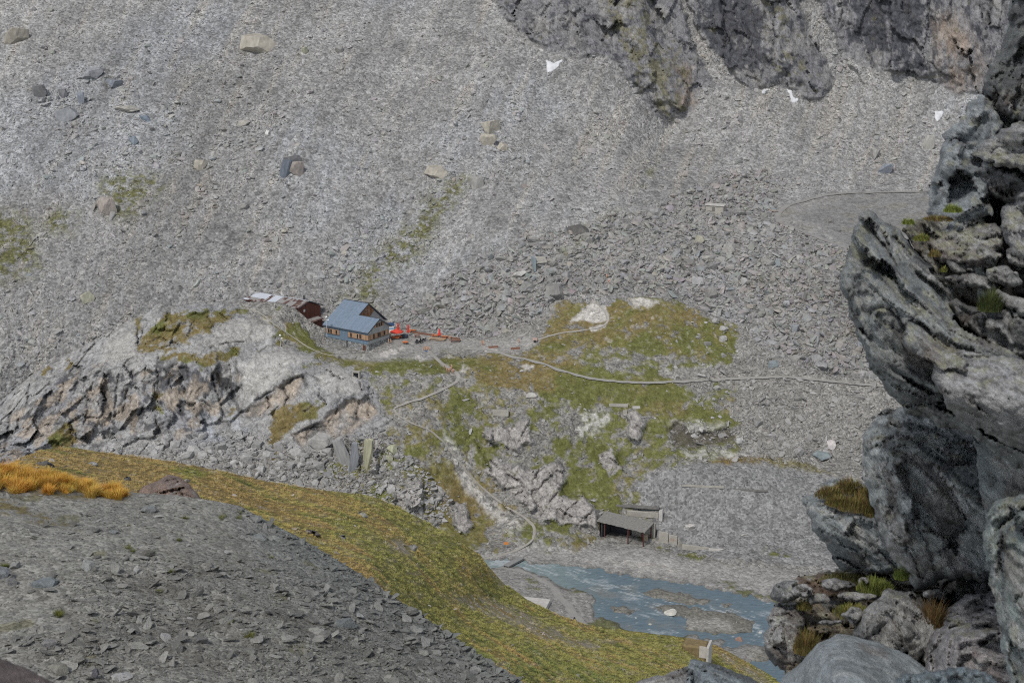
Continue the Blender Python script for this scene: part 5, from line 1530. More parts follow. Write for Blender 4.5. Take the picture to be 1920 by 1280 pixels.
def boulder(fn, u, v, w, h, col, label, group=None, cat='boulder', tilt=None, mesh=None, sink=.22, name='boulder'):
    """w, h: size in photo pixels, (u, v): its centre"""
    uv = (np.array([u], f32), np.array([v + h * (.5 - sink)], f32))
    P = fn(*uv)[0]
    t = float(project(P)[2])
    W, H = w * t / FPX, h * t / FPX
    r = random.Random(int(u * 31 + v * 17))
    o = bpy.data.objects.new(name, BOULDER_MESH[r.randrange(12) if mesh is None else mesh])
    coll.objects.link(o)
    o.location = (P[0], P[1] + .12 * W, P[2] + H * (.5 - sink))
    co = np.array([x.co[:] for x in o.data.vertices]); dm = co.max(0) - co.min(0)
    o.scale = (W * 1.05 / dm[0], W * r.uniform(.7, .9) / dm[1], H * 1.05 / dm[2])
    tl = tilt if tilt is not None else (r.uniform(-.2, .2), r.uniform(-.25, .25), r.choice((0, 1, 2, 3)) * 1.5708 * 0 + r.uniform(-.5, .5) + (3.1416 if r.random() < .5 else 0))
    o.rotation_euler = tl
    o.color = (*col, 1)
    return tag(o, label, cat, group)

G_, TAN, BLU, DRK, PNK = (.30, .295, .28), (.37, .345, .295), (.215, .235, .27), (.13, .13, .135), (.36, .32, .29)
for a in (
    (surf1, 482, 86, 64, 36, TAN, 'very large rounded tan boulder high on the scree, biggest one there', None, 'boulder', (.1, .05, .1), 2),
    (surf1, 534, 317, 26, 36, (.13, .15, .18), 'dark blue half of a split boulder in mid scree, streaked with pale stone'),
    (surf1, 555, 318, 26, 30, (.28, .25, .23), 'pinkish half of a split boulder leaning on the dark blue half in mid scree'),
    (surf1, 548, 300, 34, 14, DRK, 'dark flat slab capping the split boulder in mid scree'),
    (surf1, 200, 389, 40, 40, PNK, 'pale pinkish pointed boulder beside the moss patch on the scree'),
    (surf1, 24, 70, 44, 34, (.30, .28, .24), 'big brownish round boulder in the top left corner of the scree'),
    (surf1, 500, 249, 8, 11, (.62, .62, .60), 'small bright white stone in the scree above the split boulder'),
    (surf1, 818, 326, 44, 20, TAN, 'long flat tan boulder above the mossy strip of the scree'),
    (surf1, 890, 345, 28, 26, G_, 'upright grey boulder at the upper end of the mossy strip'),
    (surf1, 921, 240, 34, 26, TAN, 'tan boulder topmost of three close together right of the mossy strip'),
    (surf1, 916, 264, 30, 24, TAN, 'tan boulder in the middle of three close together right of the mossy strip'),
    (surf1, 941, 277, 20, 18, TAN, 'smaller tan boulder lowest of three close together right of the mossy strip'),
    (surf1, 456, 232, 24, 12, (.42, .40, .36), 'pale flat boulder at the end of a light gully streak'),
    (surf1, 376, 311, 22, 22, TAN, 'tilted tan boulder left of the split boulder'),
    (surf1, 75, 174, 32, 30, (.19, .19, .195), 'dark grey round boulder in the bluish scree at upper left'),
    (surf1, 118, 177, 18, 20, (.17, .17, .18), 'dark narrow boulder just right of the round one in the bluish scree'),
    (surf1, 153, 186, 14, 26, BLU, 'upright blue stone in the bluish scree at upper left'),
    (surf1, 174, 140, 42, 22, (.28, .285, .30), 'broad flat bluish boulder high in the bluish scree'),
    (surf1, 215, 157, 30, 14, BLU, 'flat blue slab right of the broad bluish boulder'),
    (surf1, 128, 213, 44, 24, (.24, .25, .265), 'large slumped bluish boulder below the upright blue stone'),
    (surf1, 236, 205, 44, 12, (.40, .385, .35), 'row like flat pale slab in the bluish scree'),
    (surf1, 272, 223, 20, 12, (.20, .24, .29), 'strong blue slab in the bluish scree'),
    (surf1, 250, 266, 18, 18, (.21, .245, .28), 'small blue boulder below the strong blue slab'),
    (surf1, 572, 96, 12, 15, (.36, .36, .27), 'yellowish round stone right of the very large tan boulder'),
    (surf1, 634, 94, 16, 16, G_, 'grey square stone right of the yellowish round stone'),
    (surf1, 466, 44, 16, 9, (.42, .40, .37), 'pale flat stone straight above the very large tan boulder'),
    (surf1, 456, 388, 20, 12, G_, 'low grey stone below the tilted tan boulder'),
    (surf1, 165, 556, 26, 20, (.36, .355, .28), 'yellowish round boulder on the lower scree above the knoll'),
    (surf1, 1088, 432, 42, 20, (.12, .115, .11), 'dark brown block at the upper edge of the boulder field'),
    (surf1, 1741, 270, 20, 34, (.38, .37, .34), 'pale upright block beside the outcrop, under the last snow patch'),
    (surf1, 1664, 318, 26, 22, BLU, 'bluish block at the foot of the wall near the gravel bench'),
    (surf1, 1641, 290, 22, 20, G_, 'grey block just above the bluish one near the gravel bench'),
    (surf1, 1557, 414, 13, 13, (.20, .195, .19), 'lone dark stone standing on the gravel bench'),
    (surf1, 1573, 431, 12, 6, (.16, .16, .16), 'low dark stone beside the lone one on the gravel bench'),
    (surf1, 975, 515, 30, 12, (.44, .43, .41), 'whitish slab lying in the boulder field near the ruined bunker'),
    (surf1, 1042, 550, 40, 30, (.24, .235, .225), 'massive grey boulder at the foot of the boulder field beside the green mound'),
    (surf1, 990, 540, 36, 24, (.2, .2, .195), 'dark massive boulder left of the one beside the green mound'),
    (surf1, 1312, 451, 22, 18, (.37, .36, .29), 'yellowish boulder on the crest of the boulder field'),
    (surf1, 1330, 552, 24, 26, (.27, .26, .25), 'upright brown grey block above the dirt scarp'),
    (surf1, 1472, 571, 14, 14, (.36, .36, .37), 'light bluish stone alone on the dirt scarp'),
    (surf1, 1490, 618, 16, 18, (.26, .275, .29), 'blue grey stone on the slope below the dirt scarp'),
    (surf2, 1558, 834, 20, 15, (.50, .47, .46), 'pale whitish oval boulder on the rubble slope below the road'),
    (surf2, 1540, 856, 40, 18, (.23, .27, .28), 'long greenish blue slab under the pale oval boulder'),
    (surf2, 1450, 684, 26, 14, (.24, .275, .29), 'blue slab low in the boulders just above the road'),
    (surf2, 998, 742, 24, 11, (.44, .43, .40), 'pale flat slab lying in the meadow below the road'),
    (surf2, 690, 858, 20, 76, (.36, .355, .25), 'tall yellowish standing slab in the wall of blocks below the knoll'),
    (surf2, 664, 862, 22, 76, (.26, .27, .29), 'tall blue grey standing slab left of the yellowish one'),
    (surf2, 640, 850, 24, 60, (.28, .28, .275), 'grey column of rock leftmost of the standing slabs'),
    (surf2, 735, 842, 20, 16, (.36, .365, .26), 'yellow green lichened block right of the standing slabs'),
    (surf2, 730, 860, 14, 12, (.35, .35, .26), 'lower yellowish block right of the standing slabs'),
    (surf2, 600, 832, 48, 30, (.33, .325, .31), 'broad grey block in the block wall under the ochre face'),
    (surf2, 1388, 1200, 14, 11, (.30, .19, .15), 'reddish stone standing in the lower river'),
    (surf2, 1425, 1187, 8, 8, (.5, .5, .48), 'whitish stone in the river next to the outcrop'),
    (surf2, 1260, 1148, 24, 4, (.50, .49, .44), 'long pale slab lying on the river bar'),
    (surf2, 1218, 1172, 10, 4, (.46, .44, .36), 'small pale slab in the shallow river'),
    (surf2, 1190, 1160, 8, 4, (.46, .46, .44), 'small white stone in the shallow river'),
    (surf2, 1295, 988, 16, 10, (.48, .46, .44), 'broken pale concrete lump on the gravel bank right of the shelter'),
    (surf2, 1390, 826, 18, 12, (.42, .42, .41), 'light boulder at the foot of the rubble slope by the dark rock'),
    (surf4, 279, 957, 30, 13, (.25, .26, .26), 'flat slate plate propped over a dark gap on the near scree'),
    (surf4, 168, 1064, 28, 20, (.31, .32, .31), 'pale slate plate tilted on the near scree'),
    (surf4, 86, 1096, 50, 14, (.21, .235, .245), 'long bluish slate sunk in the near scree'),
    (surf4, 90, 1207, 29, 16, (.27, .265, .265), 'grey block with a flat top near the brown corner rock'),
    (surf4, 139, 1241, 30, 17, (.29, .285, .26), 'light flat topped block lower right of the grey one'),
    (surf4, 108, 1254, 40, 18, (.25, .245, .215), 'broad pale oval slate above the brown corner rock'),
    (surf4, 375, 1201, 26, 13, (.19, .19, .185), 'dark slate chunk in the middle of the near scree'),
    (surf4, 651, 1170, 44, 20, (.19, .205, .21), 'dark bluish slate slab near the lower rim of the scree'),
    (surf4, 330, 1215, 26, 22, (.19, .19, .18), 'broken slate lump in the lower middle of the near scree'),
    (surf4, 470, 1224, 26, 12, (.24, .24, .225), 'tan grey slate plate right of the broken lump'),
    (surf4, 178, 1265, 14, 26, (.17, .165, .185), 'dark pointed stone at the bottom, right of the oval slate'),
    (surf4, 768, 1148, 26, 18, (.22, .22, .21), 'square grey block on the scree rim against the turf'),
    (surf4, 480, 975, 26, 12, (.24, .25, .245), 'pale slate block on the upper scree rim'),
    (surf4, 488, 1008, 30, 10, (.24, .255, .255), 'light flat slate below the block on the upper rim'),
    (surf4, 356, 1010, 6, 9, (.52, .51, .48), 'small white quartz stone in the upper near scree'),
    (surf4, 275, 1040, 24, 13, (.15, .145, .13), 'dark brown slate near the middle of the upper scree'),
    (surf4, 212, 998, 18, 6, (.28, .30, .30), 'thin light slate splinter in the upper near scree'),
    (surf4, 28, 1062, 24, 12, (.31, .31, .30), 'pale plate at the left edge of the near scree'),
    (surf4, 5, 1078, 30, 26, (.22, .235, .25), 'bluish block cut by the left edge, above the broad slab'),
    (surf4, 22, 1092, 20, 16, (.24, .24, .24), 'grey block leaning on the bluish one at the left edge'),
    (surf2, 1395, 1003, 12, 5, (.42, .41, .38), 'flat concrete scrap on the gravel bank'),
):
    boulder(*a)

# the many others of the boulder field: nothing tells them apart
bp = []
tries = 0
while len(bp) < 150 and tries < 6000:
    tries += 1
    u, v = random.uniform(760, 1680), random.uniform(330, 690)
    if poly_sd(np.array([u]), np.array([v]), BFIELD)[0] < 8 or poly_sd(np.array([u]), np.array([v]), DISC)[0] > -14: continue
    if line_d(np.array([u]), np.array([v]), SCREEPATH)[0] < 10 or poly_sd(np.array([u]), np.array([v]), SCARP)[0] > -2: continue
    if min([abs(u - a) + abs(v - b) for a, b in bp] + [99]) < 14: continue
    if v > vtop2(u) - 12 or (1300 < u < 1370 and 365 < v < 400) or (985 < u < 1030 and 470 < v < 500): continue
    bp.append((u, v))
for u, v in bp:
    w = 10 + 15 * random.random() ** 2
    g = random.uniform(.2, .34)
    boulder(surf1, u, v, w, w * random.uniform(.5, .8), (g, g * .985, g * random.uniform(.9, 1)), 'angular grey boulder in the boulder field above the hut terrace and green mound', 'boulders of the field above the hut terrace')
bp = []
while len(bp) < 46:
    u, v = random.uniform(150, 800), random.uniform(820, 960)
    if poly_sd(np.array([u]), np.array([v]), [(330,805),(430,790),(560,835),(640,835),(720,880),(760,930),(690,915),(560,905),(440,880),(330,850)])[0] < 0 or (620 < u < 710 and v < 905): continue
    if min([abs(u - a) + abs(v - b) for a, b in bp] + [99]) < 16: continue
    bp.append((u, v))
for u, v in bp:
    w = 11 + 16 * random.random() ** 2
    g = random.uniform(.27, .40)
    boulder(surf2, u, v, w, w * random.uniform(.55, .9), (g, g * .99, g * .96), 'light grey fallen block in the rubble at the foot of the knoll', 'fallen blocks at the foot of the knoll')
bp = []
while len(bp) < 34:
    u, v = random.uniform(1300, 1640), random.uniform(600, 850)
    if 690 < v < 732 or line_d(np.array([u]), np.array([v]), ROAD)[0] < 12 or v < vtop2(u) + 4: continue
    if min([abs(u - a) + abs(v - b) for a, b in bp] + [99]) < 22: continue
    bp.append((u, v))
for u, v in bp:
    w = 8 + 12 * random.random() ** 2
    g = random.uniform(.24, .38)
    boulder(surf2, u, v, w, w * random.uniform(.55, .8), (g, g * .985, g * .96), 'grey block strewn on the rubble slope above and below the road', 'blocks strewn beside the road')

# ------------------------------------------------------------------ old snow, moss and grass cushions
M_snow = mat_plain('old_snow', (.60, .61, .63), .8, .22, .5, 0, .2)
def snow(poly, label):
    pts = smooth_poly(poly, 1.5, 3.0, 71)
    lo, hi = pts.min(0), pts.max(0)
    gx, gy = np.meshgrid(np.arange(lo[0], hi[0] + 1, 1.2), np.arange(lo[1], hi[1] + 1, 1.2))
    sd = poly_sd(gx, gy, pts)
    P = surf1(gx, gy)
    P = .5 * P + .5 * (np.roll(P, 1, 0) + np.roll(P, -1, 0)) / 2
    F = grid_faces(*gx.shape)
    F = F[(sd.ravel()[F] > -.5).all(1)]
    up = np.clip((sd + .5) / 4, 0, 1) * .35 + .2
    q = P.copy(); q[..., 2] += up; q[..., 1] -= .5 * up
    used, inv = np.unique(F, return_inverse=True)
    top = q.reshape(-1, 3)[used]; bot = P.reshape(-1, 3)[used] - [0, -.6, .6]
    F2 = inv.reshape(-1, 4); n = len(used)
    e = np.concatenate([F2[:, [0, 1]], F2[:, [1, 2]], F2[:, [2, 3]], F2[:, [3, 0]]])
    key = np.sort(e, 1)
    uq, ix, ct = np.unique(key, axis=0, return_index=True, return_counts=True)
    eb = e[ix[ct == 1]]
    sides = np.stack([eb[:, 1], eb[:, 0], eb[:, 0] + n, eb[:, 1] + n], 1)
    me = np_mesh('snow_patch', np.r_[top, bot], np.r_[F2, F2[:, ::-1] + n, sides])
    tag(new_obj('snow_patch', me, M_snow), label, 'snow patch')
snow([(1024,114),(1040,119),(1058,114),(1048,126),(1036,133),(1026,139)], 'triangular white snow patch at the foot of the cliff, highest on the fan')
snow([(1427,176),(1435,168),(1446,166),(1442,175),(1432,181)], 'small oval snow patch on the left flank of the rubble cone under the wall')
snow([(1476,168),(1484,172),(1490,182),(1499,186),(1496,191),(1486,192),(1482,184)], 'narrow bent snow patch on the right flank of the rubble cone under the wall')
snow([(1751,210),(1760,211),(1769,208),(1765,220),(1757,230),(1752,224)], 'ragged snow patch beside the near outcrop, furthest right under the wall')

def tuft_plant(name, u, v, t, w, h, col, label, cat, blades, bw=.0035, seed=1, lean=.8):
    """a clump of real blades on a rock; w, h in photo pixels"""
    P = CAM + ray(u, v + h * .4) * t
    W, H = w * t / FPX, h * t / FPX
    r = np.random.default_rng(seed)
    V, F, Cc = [], [], []
    for i in range(blades):
        a, rad = r.uniform(0, 6.283), math.sqrt(r.random())
        x, y = rad * math.cos(a), rad * math.sin(a)
        hh = H * (1 - .75 * rad * rad) * r.uniform(.5, 1.1)
        la = a + r.normal(0, .8)
        l = lean * r.uniform(.1, .8) * hh
        b = np.array([x * W / 2, y * W / 2.6, 0])
        wx, wy = math.cos(la + 1.57) * bw, math.sin(la + 1.57) * bw
        o = len(V)
        for s, k in ((0, 1), (.6, .8), (1, .15)):
            q = b + [math.cos(la) * l * s * s, math.sin(la) * l * s * s, hh * s - .02]
            V += [q - [wx * k, wy * k, 0], q + [wx * k, wy * k, 0]]
        F += [(o, o + 1, o + 3, o + 2), (o + 2, o + 3, o + 5, o + 4)]
        cc = np.array(col[r.integers(len(col))]) * r.uniform(.7, 1.3)
        Cc += [cc] * 6
    me = np_mesh(name, np.array(V), np.array(F))
    set_attr(me, 'col', 'FLOAT_COLOR', np.array(Cc))
    o = new_obj(name, me, M_moss)
    o.location = P
    return tag(o, label, cat)
M_moss, _nt, _N, _L, _b = nt_new('moss_blades')
_L.new(n_attr(_N, 'col').outputs['Color'], _b.inputs['Base Color'])
GRN, MOS, BRN = [(.17, .21, .04), (.22, .24, .06), (.12, .16, .03)], [(.14, .135, .035), (.10, .105, .03), (.19, .15, .05)], [(.17, .10, .04), (.12, .075, .035), (.16, .13, .05)]
tuft_plant('grass_cushion', 1787, 386, 12.1, 36, 17, GRN, 'bright green grass cushion, the larger one on top of the outcrop blocks', 'grass', 420, seed=1)
tuft_plant('grass_cushion', 1703, 410, 11.8, 24, 14, GRN, 'bright green grass cushion, the smaller one behind the nose boulder top', 'grass', 260, seed=2)
tuft_plant('moss_cushion', 1727, 440, 11.75, 34, 14, GRN + MOS, 'green and tan moss cushion on the upper edge of the nose boulder', 'moss', 320, seed=3)
tuft_plant('moss_cushion', 1760, 404, 12.2, 60, 10, BRN + MOS, 'rusty brown moss strip running up to the larger grass cushion', 'moss', 420, seed=4)
tuft_plant('moss_cushion', 1752, 470, 11.65, 26, 14, BRN + MOS, 'small rusty moss clump in the crack along the nose boulder edge', 'moss', 220, seed=5)
tuft_plant('moss_cushion', 1769, 500, 11.5, 14, 12, GRN + MOS, 'tiny yellow green moss tuft lower in the crack along the nose boulder edge', 'moss', 120, seed=6)
tuft_plant('moss_cushion', 1856, 560, 11.15, 44, 44, [(.05, .07, .02), (.04, .055, .018), (.08, .09, .03)], 'dark green moss hanging in the deep hollow of the cleft', 'moss', 700, seed=7)
for i, (u, v, t, w, h) in enumerate(((1556,918,15.35,56,24),(1592,905,15.5,60,26),(1628,922,15.3,56,30),(1606,938,15.05,80,28),(1640,950,15.0,44,30),(1572,934,15.1,50,20))):
    if i == 0: mo = tuft_plant('moss_mat', u, v, t, w, h, MOS + BRN, 'thick brown green moss mat covering the top of the dark pointed slab', 'moss', 700, seed=20)
    else:
        q = tuft_plant('moss_clump', u, v, t, w, h, MOS + BRN[:2], None, None, 700, seed=20 + i)
        q.parent = mo; q.location = q.location - mo.location
tuft_plant('grass_cushion', 1640, 1092, 14.9, 70, 26, [(.15, .19, .04), (.20, .20, .06), (.11, .14, .03)], 'green grass clump growing on the mossy ledge above the cracked boulder', 'grass', 800, .004, seed=30)
tuft_plant('grass_cushion', 1585, 1082, 15.6, 100, 18, [(.19, .17, .06), (.14, .14, .05)], 'dry yellowish grass strip along the back of the mossy ledge', 'grass', 800, .004, seed=31)
tuft_plant('grass_cushion', 1690, 1070, 14.3, 30, 26, [(.10, .14, .03), (.14, .17, .04)], 'deep green grass tuft in the shade between ash grey boulder and ledge', 'grass', 300, .004, seed=32)
tuft_plant('moss_cushion', 1512, 1200, 13.9, 50, 44, BRN + MOS, 'red brown moss bank on the ledge, beside the crumbly corner block', 'moss', 900, seed=33)
tuft_plant('moss_cushion', 1508, 1128, 14.6, 30, 22, MOS, 'olive moss clump behind the roundish dark knob', 'moss', 300, seed=34)
tuft_plant('moss_cushion', 1745, 1150, 13.7, 60, 60, BRN, 'dark rust moss in the gap right of the cracked boulder', 'moss', 800, seed=35)
tuft_plant('moss_cushion', 1600, 1140, 14.3, 80, 20, MOS + GRN[:1], 'olive moss mat on the flat middle of the ledge', 'moss', 700, seed=36)
for i, (cu, cv, w, h, t0, lab, bs) in enumerate((
        (1566,1097,70,20,15.2,'long pale stone with yellow lichen resting on the ledge grass',.26),(1598,1152,44,32,13.9,'rounded grey stone on the moss left of the cracked boulder',.21),(1556,1165,46,12,14.2,'thin pale plate lying on the ledge moss',.26),
        (1505,1105,36,26,14.5,'light blocky stone right of the roundish dark knob',.25),(1620,1090,22,16,14.9,'small round stone half sunk in the ledge grass',.26),(1606,1118,70,16,14.6,'flat grey stone under the green grass clump',.22),(1535,1125,40,20,14.5,'dark layered stone on the ledge below the long pale one',.14),(1742,1115,26,16,13.9,'pale stone wedged at the foot of the ash grey boulder',.27))):
    an = np.linspace(0, 6.283, 9)[:-1]
    fore_rock('boulder', [(cu + w * .55 * math.cos(a) * q, cv + h * .55 * math.sin(a) * q) for a, q in zip(an, 1 + .15 * rng.normal(size=8))], [(cu, cv, t0)], .3, lab, 'stone', sp=3.4, rnd=9, rm=.12, jag=2, seed=80 + i, lump=(.15, .03), cell=(.2, .03), base=(bs, bs, bs * .97), pale=.4, lichen=.35)
# ------------------------------------------------------------------ buildings
def ground(u, v, fn=surf2):
    return Vector([float(x) for x in fn(np.array([u], f32), np.array([v], f32))[0]])

M_roofb = mat_boards('blue_roof_sheet', (.175, .225, .29), 1, .62, .06, .5)
M_blue = mat_boards('sky_tinted_cladding', (.135, .19, .25), 1, .42, .10, .7)  # same wall as the gable; blue sky reflection painted into its colour
M_greyb = mat_boards('grey_gable_cladding', (.32, .33, .325), 0, .42, .10, .75)
M_wood = mat_boards('shutter_wood', (.33, .21, .135), 1, .6, .25)
M_woodx = mat_boards('shutter_wood_gable', (.33, .21, .135), 0, .6, .25)
M_gwood = mat_boards('old_gable_wood', (.235, .125, .07), 0, .3, .35)
M_trim = mat_plain('dark_trim', (.06, .065, .075), .6, .1)
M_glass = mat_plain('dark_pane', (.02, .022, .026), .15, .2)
M_door = mat_plain('brown_door', (.10, .045, .03), .7, .2)
M_white = mat_plain('white_paint', (.78, .78, .76), .6, .05)
M_steel = mat_plain('grey_steel', (.42, .43, .43), .5, .1)

def mat_masonry():
    m, nt, N, L, b = nt_new('rubble_masonry')
    co = n_coord(N)
    vo = N.new('ShaderNodeTexVoronoi'); vo.inputs['Scale'].default_value = 2.3
    L.new(co, vo.inputs['Vector'])
    ve = N.new('ShaderNodeTexVoronoi'); ve.feature = 'DISTANCE_TO_EDGE'; ve.inputs['Scale'].default_value = 2.3
    L.new(co, ve.inputs['Vector'])
    s = N.new('ShaderNodeSeparateColor'); L.new(vo.outputs['Color'], s.inputs[0])
    rgb = N.new('ShaderNodeRGB'); rgb.outputs[0].default_value = (.235, .24, .235, 1)
    c = n_scalecol(N, L, rgb.outputs[0], n_map(N, L, s.outputs[0], 0, 1, .5, 1.6))
    e = n_map(N, L, ve.outputs['Distance'], 0, .07, 0, 1)
    L.new(n_mix(N, L, 'MIX', e, (.16, .16, .155), c), b.inputs['Base Color'])
    L.new(n_bump(N, L, e, .8, .08), b.inputs['Normal'])
    return m
M_masonry = mat_masonry()

def build_hut():
    h = empty('mountain_hut', (-46.95, 448.8, 0), math.atan2(.824, .567))
    tag(h, 'blue roofed mountain hut with a stone base and bands of wooden shutters', 'mountain hut')
    A, B1, B2, A2 = 10.8, 8.7, 18.7, 19.4
    rz = lambda a: 48.0 + .575 * a
    APX, RDG = 5.4, 10.6
    f = MB()
    f.box(.12, A - .12, .12, B1 + 1, 38.5, 43.75).box(.12, A2 - .12, B1 + .12, B2 - .12, 38.5, 43.75)
    f.build('stone_base', M_masonry, h)
    # gable walls
    MB().prism([(0, 0, 43.7), (A, 0, 43.7), (A, 0, 48.1), (APX, 0, rz(APX) - .1), (0, 0, 47.9)], (0, B1, 0)).build('wall', M_greyb, h)
    MB().prism([(0, B1 + .02, 43.7), (A2, B1 + .02, 43.7), (A2, B1 + .02, 46.4), (RDG, B1 + .02, rz(RDG) - .1), (0, B1 + .02, 47.9)], (0, B2 - B1, 0)).build('wall', M_greyb, h)
    MB().box(-.07, -.003, 0.0, B2, 43.62, 47.9).build('sky_tint_panel', M_blue, h)  # thin sheet over the long wall, carries the painted sky tint
    # the two roof planes toward us are one; the lower ridge in front, the high ridge behind
    th = .22
    r = MB()
    e = -.65
    r.prism([(e, -.55, rz(e)), (APX, -.55, rz(APX)), (APX, B1 - .25, rz(APX)), (RDG, B1 - .25, rz(RDG)), (RDG, B2 + .5, rz(RDG)), (e, B2 + .5, rz(e))], (0, 0, th))
    rt = lambda a: rz(APX) - .60 * (a - APX)
    r.prism([(APX + .02, -.55, rz(APX)), (A + .6, -.55, rt(A + .6)), (A + .6, B1 - .0, rt(A + .6)), (APX + .02, B1 - .0, rz(APX))], (0, 0, th))
    rm = lambda a: rz(RDG) - .80 * (a - RDG)
    r.prism([(RDG + .02, B1 - .25, rz(RDG)), (A2 + .7, B1 - .25, rm(A2 + .7)), (A2 + .7, B2 + .5, rm(A2 + .7)), (RDG + .02, B2 + .5, rz(RDG))], (0, 0, th))
    ro = r.build('roof', M_roofb, h)
    t = MB()
    t.bar((e, -.6, rz(e) + .05), (APX, -.6, rz(APX) + .05), .08, .34).bar((APX, -.6, rz(APX) + .05), (A + .6, -.6, rt(A + .6) + .05), .08, .34)
    t.bar((APX, B1 - .32, rz(APX) + .12), (RDG, B1 - .32, rz(RDG) + .05), .1, .34).bar((RDG, B1 - .32, rz(RDG) + .05), (A2 + .7, B1 - .32, rm(A2 + .7) + .05), .1, .36)
    t.build('verge_board', M_trim, ro)
    MB().bar((RDG, B1 - .3, rz(RDG) + .26), (RDG, B2 + .5, rz(RDG) + .26), .35, .12).bar((APX + .1, -.5, rz(APX) + .27), (APX + .1, B1 - .3, rz(APX) + .27), .3, .1).build('ridge_cap', M_trim, ro)
    MB().tube((e - .05, -.5, rz(e) - .02), (e - .05, B2 + .4, rz(e) - .02), .11).build('gutter', M_trim, ro)
    # shutter bands, each window a part with its frame
    z0, z1 = 45.05, 46.75
    for b0, b1 in ((.0, 8.6), (12.3, 18.5)):
        MB().box(-.14, -.075, b0, b1, z0, z1).build('shutter_band', M_wood, h)
        MB().bar((-.12, b0, z0 - .1), (-.12, b1, z0 - .1), .3, .1).build('sill', M_trim, h)
    MB().box(.0, A - .1, -.07, -.003, z0, z1).build('shutter_band', M_woodx, h)
    MB().bar((0, -.08, z0 - .1), (A - .1, -.08, z0 - .1), .25, .1).build('sill', M_trim, h)
    def win_b(b, w=.62):
        p = MB().box(-.165, -.145, b, b + w, z0 + .15, z1 - .15).build('window', M_glass, h)
        MB().box(-.2, -.142, b - .07, b, z0 + .1, z1 - .1).box(-.2, -.142, b + w, b + w + .07, z0 + .1, z1 - .1).box(-.2, -.142, b, b + w, z1 - .17, z1 - .1).box(-.2, -.142, b, b + w, z0 + .1, z0 + .17).build('window_frame', M_wood, p)
    for b in (3.0, 4.1, 6.9, 13.3, 15.6, 16.6, 17.7):
        win_b(b)
    def win_a(a, zz0, zz1, bb=0.0, w=.72, m=M_woodx):
        p = MB().box(a, a + w, bb - .10, bb - .075, zz0 + .12, zz1 - .12).build('window', M_glass, h)
        MB().box(a - .07, a, bb - .13, bb - .07, zz0 + .05, zz1 - .05).box(a + w, a + w + .07, bb - .13, bb - .07, zz0 + .05, zz1 - .05).box(a, a + w, bb - .13, bb - .07, zz1 - .12, zz1 - .05).box(a, a + w, bb - .13, bb - .07, zz0 + .05, zz0 + .12).build('window_frame', m, p)
    for a in (2.4, 4.6, 5.5, 7.8):
        win_a(a, z0, z1)
    MB().box(3.1, 7.9, -.06, -.004, 48.55, 49.95).build('shutter_band', M_woodx, h)
    for a in (4.1, 5.25, 6.3):
        win_a(a, 48.55, 49.95, .01)
    MB().prism([(5.6, B1 - .01, rz(5.6) - .02), (11.2, B1 - .01, 49.6), (13.6, B1 - .01, 51.2), (RDG, B1 - .01, rz(RDG) - .15)], (0, -.08, 0)).build('gable_panel', M_gwood, h)
    MB().box(8.6, 11.3, B1 - .15, B1 - .10, 51.2, 52.2).build('shutter_band', M_woodx, h)
    for a in (8.9, 9.9):
        win_a(a, 51.2, 52.2, B1 - .08, .6)
    d = MB().box(-.02, .10, 1.3, 2.4, 40.6, 43.2).build('door', M_door, h)
    MB().box(-.08, -.022, 1.46, 1.52, 41.7, 41.85).build('handle', M_steel, d)
    MB().box(9.3, 9.9, 12.0, 12.6, 52.5, 55.0).box(9.2, 10.0, 11.9, 12.7, 55.0, 55.12).build('chimney', M_trim, h) if False else None
    MB().box(-.03, .1, 17.6, 18.4, 42.9, 43.5).build('base_window', M_glass, h)
    return h
build_hut()

def mat_rusty():
    m, nt, N, L, b = nt_new('rusty_sheet_roof')
    co = n_coord(N)
    sp = N.new('ShaderNodeSeparateXYZ'); L.new(co, sp.inputs[0])
    cy = n_math(N, L, 'FLOOR', n_math(N, L, 'DIVIDE', sp.outputs[1], .78), 0)
    cx = n_math(N, L, 'FLOOR', n_math(N, L, 'DIVIDE', sp.outputs[0], 3.1), 0)
    cb = N.new('ShaderNodeCombineXYZ'); L.new(cx, cb.inputs[0]); L.new(cy, cb.inputs[1])
    wn_ = N.new('ShaderNodeTexWhiteNoise'); wn_.noise_dimensions = '3D'; L.new(cb.outputs[0], wn_.inputs['Vector'])
    nz = n_noise(N, L, co, .8, 4, .7)
    f = n_math(N, L, 'ADD', wn_.outputs['Value'], n_math(N, L, 'MULTIPLY', n_math(N, L, 'SUBTRACT', nz, .5), 1.2))
    cr = N.new('ShaderNodeValToRGB')
    el = cr.color_ramp.elements
    el[0].position, el[0].color = .25, (.095, .055, .048, 1)
    el[1].position, el[1].color = .62, (.30, .29, .28, 1)
    e2 = cr.color_ramp.elements.new(.45); e2.color = (.17, .11, .09, 1)
    L.new(f, cr.inputs[0]); L.new(cr.outputs[0], b.inputs['Base Color'])
    wv = n_math(N, L, 'SINE', n_math(N, L, 'MULTIPLY', sp.outputs[1], 25.0), 0)
    L.new(n_bump(N, L, wv, .5, .04), b.inputs['Normal'])
    b.inputs['Roughness'].default_value = .7
    return m
M_rusty = mat_rusty()
M_pale = mat_plain('pale_roof_sheet', (.52, .55, .60), .45, .07, .5)
M_redwood = mat_boards('dark_red_boards', (.175, .07, .052), 0, .3, .2)
M_conc = mat_plain('weathered_concrete', (.34, .325, .29), .9, .22, .7, 0, .1)
M_conc2 = mat_plain('pale_concrete', (.47, .455, .43), .9, .18, .9, 0, .08)
M_dconc = mat_plain('dark_concrete', (.16, .155, .145), .9, .25, .8, 0, .1)

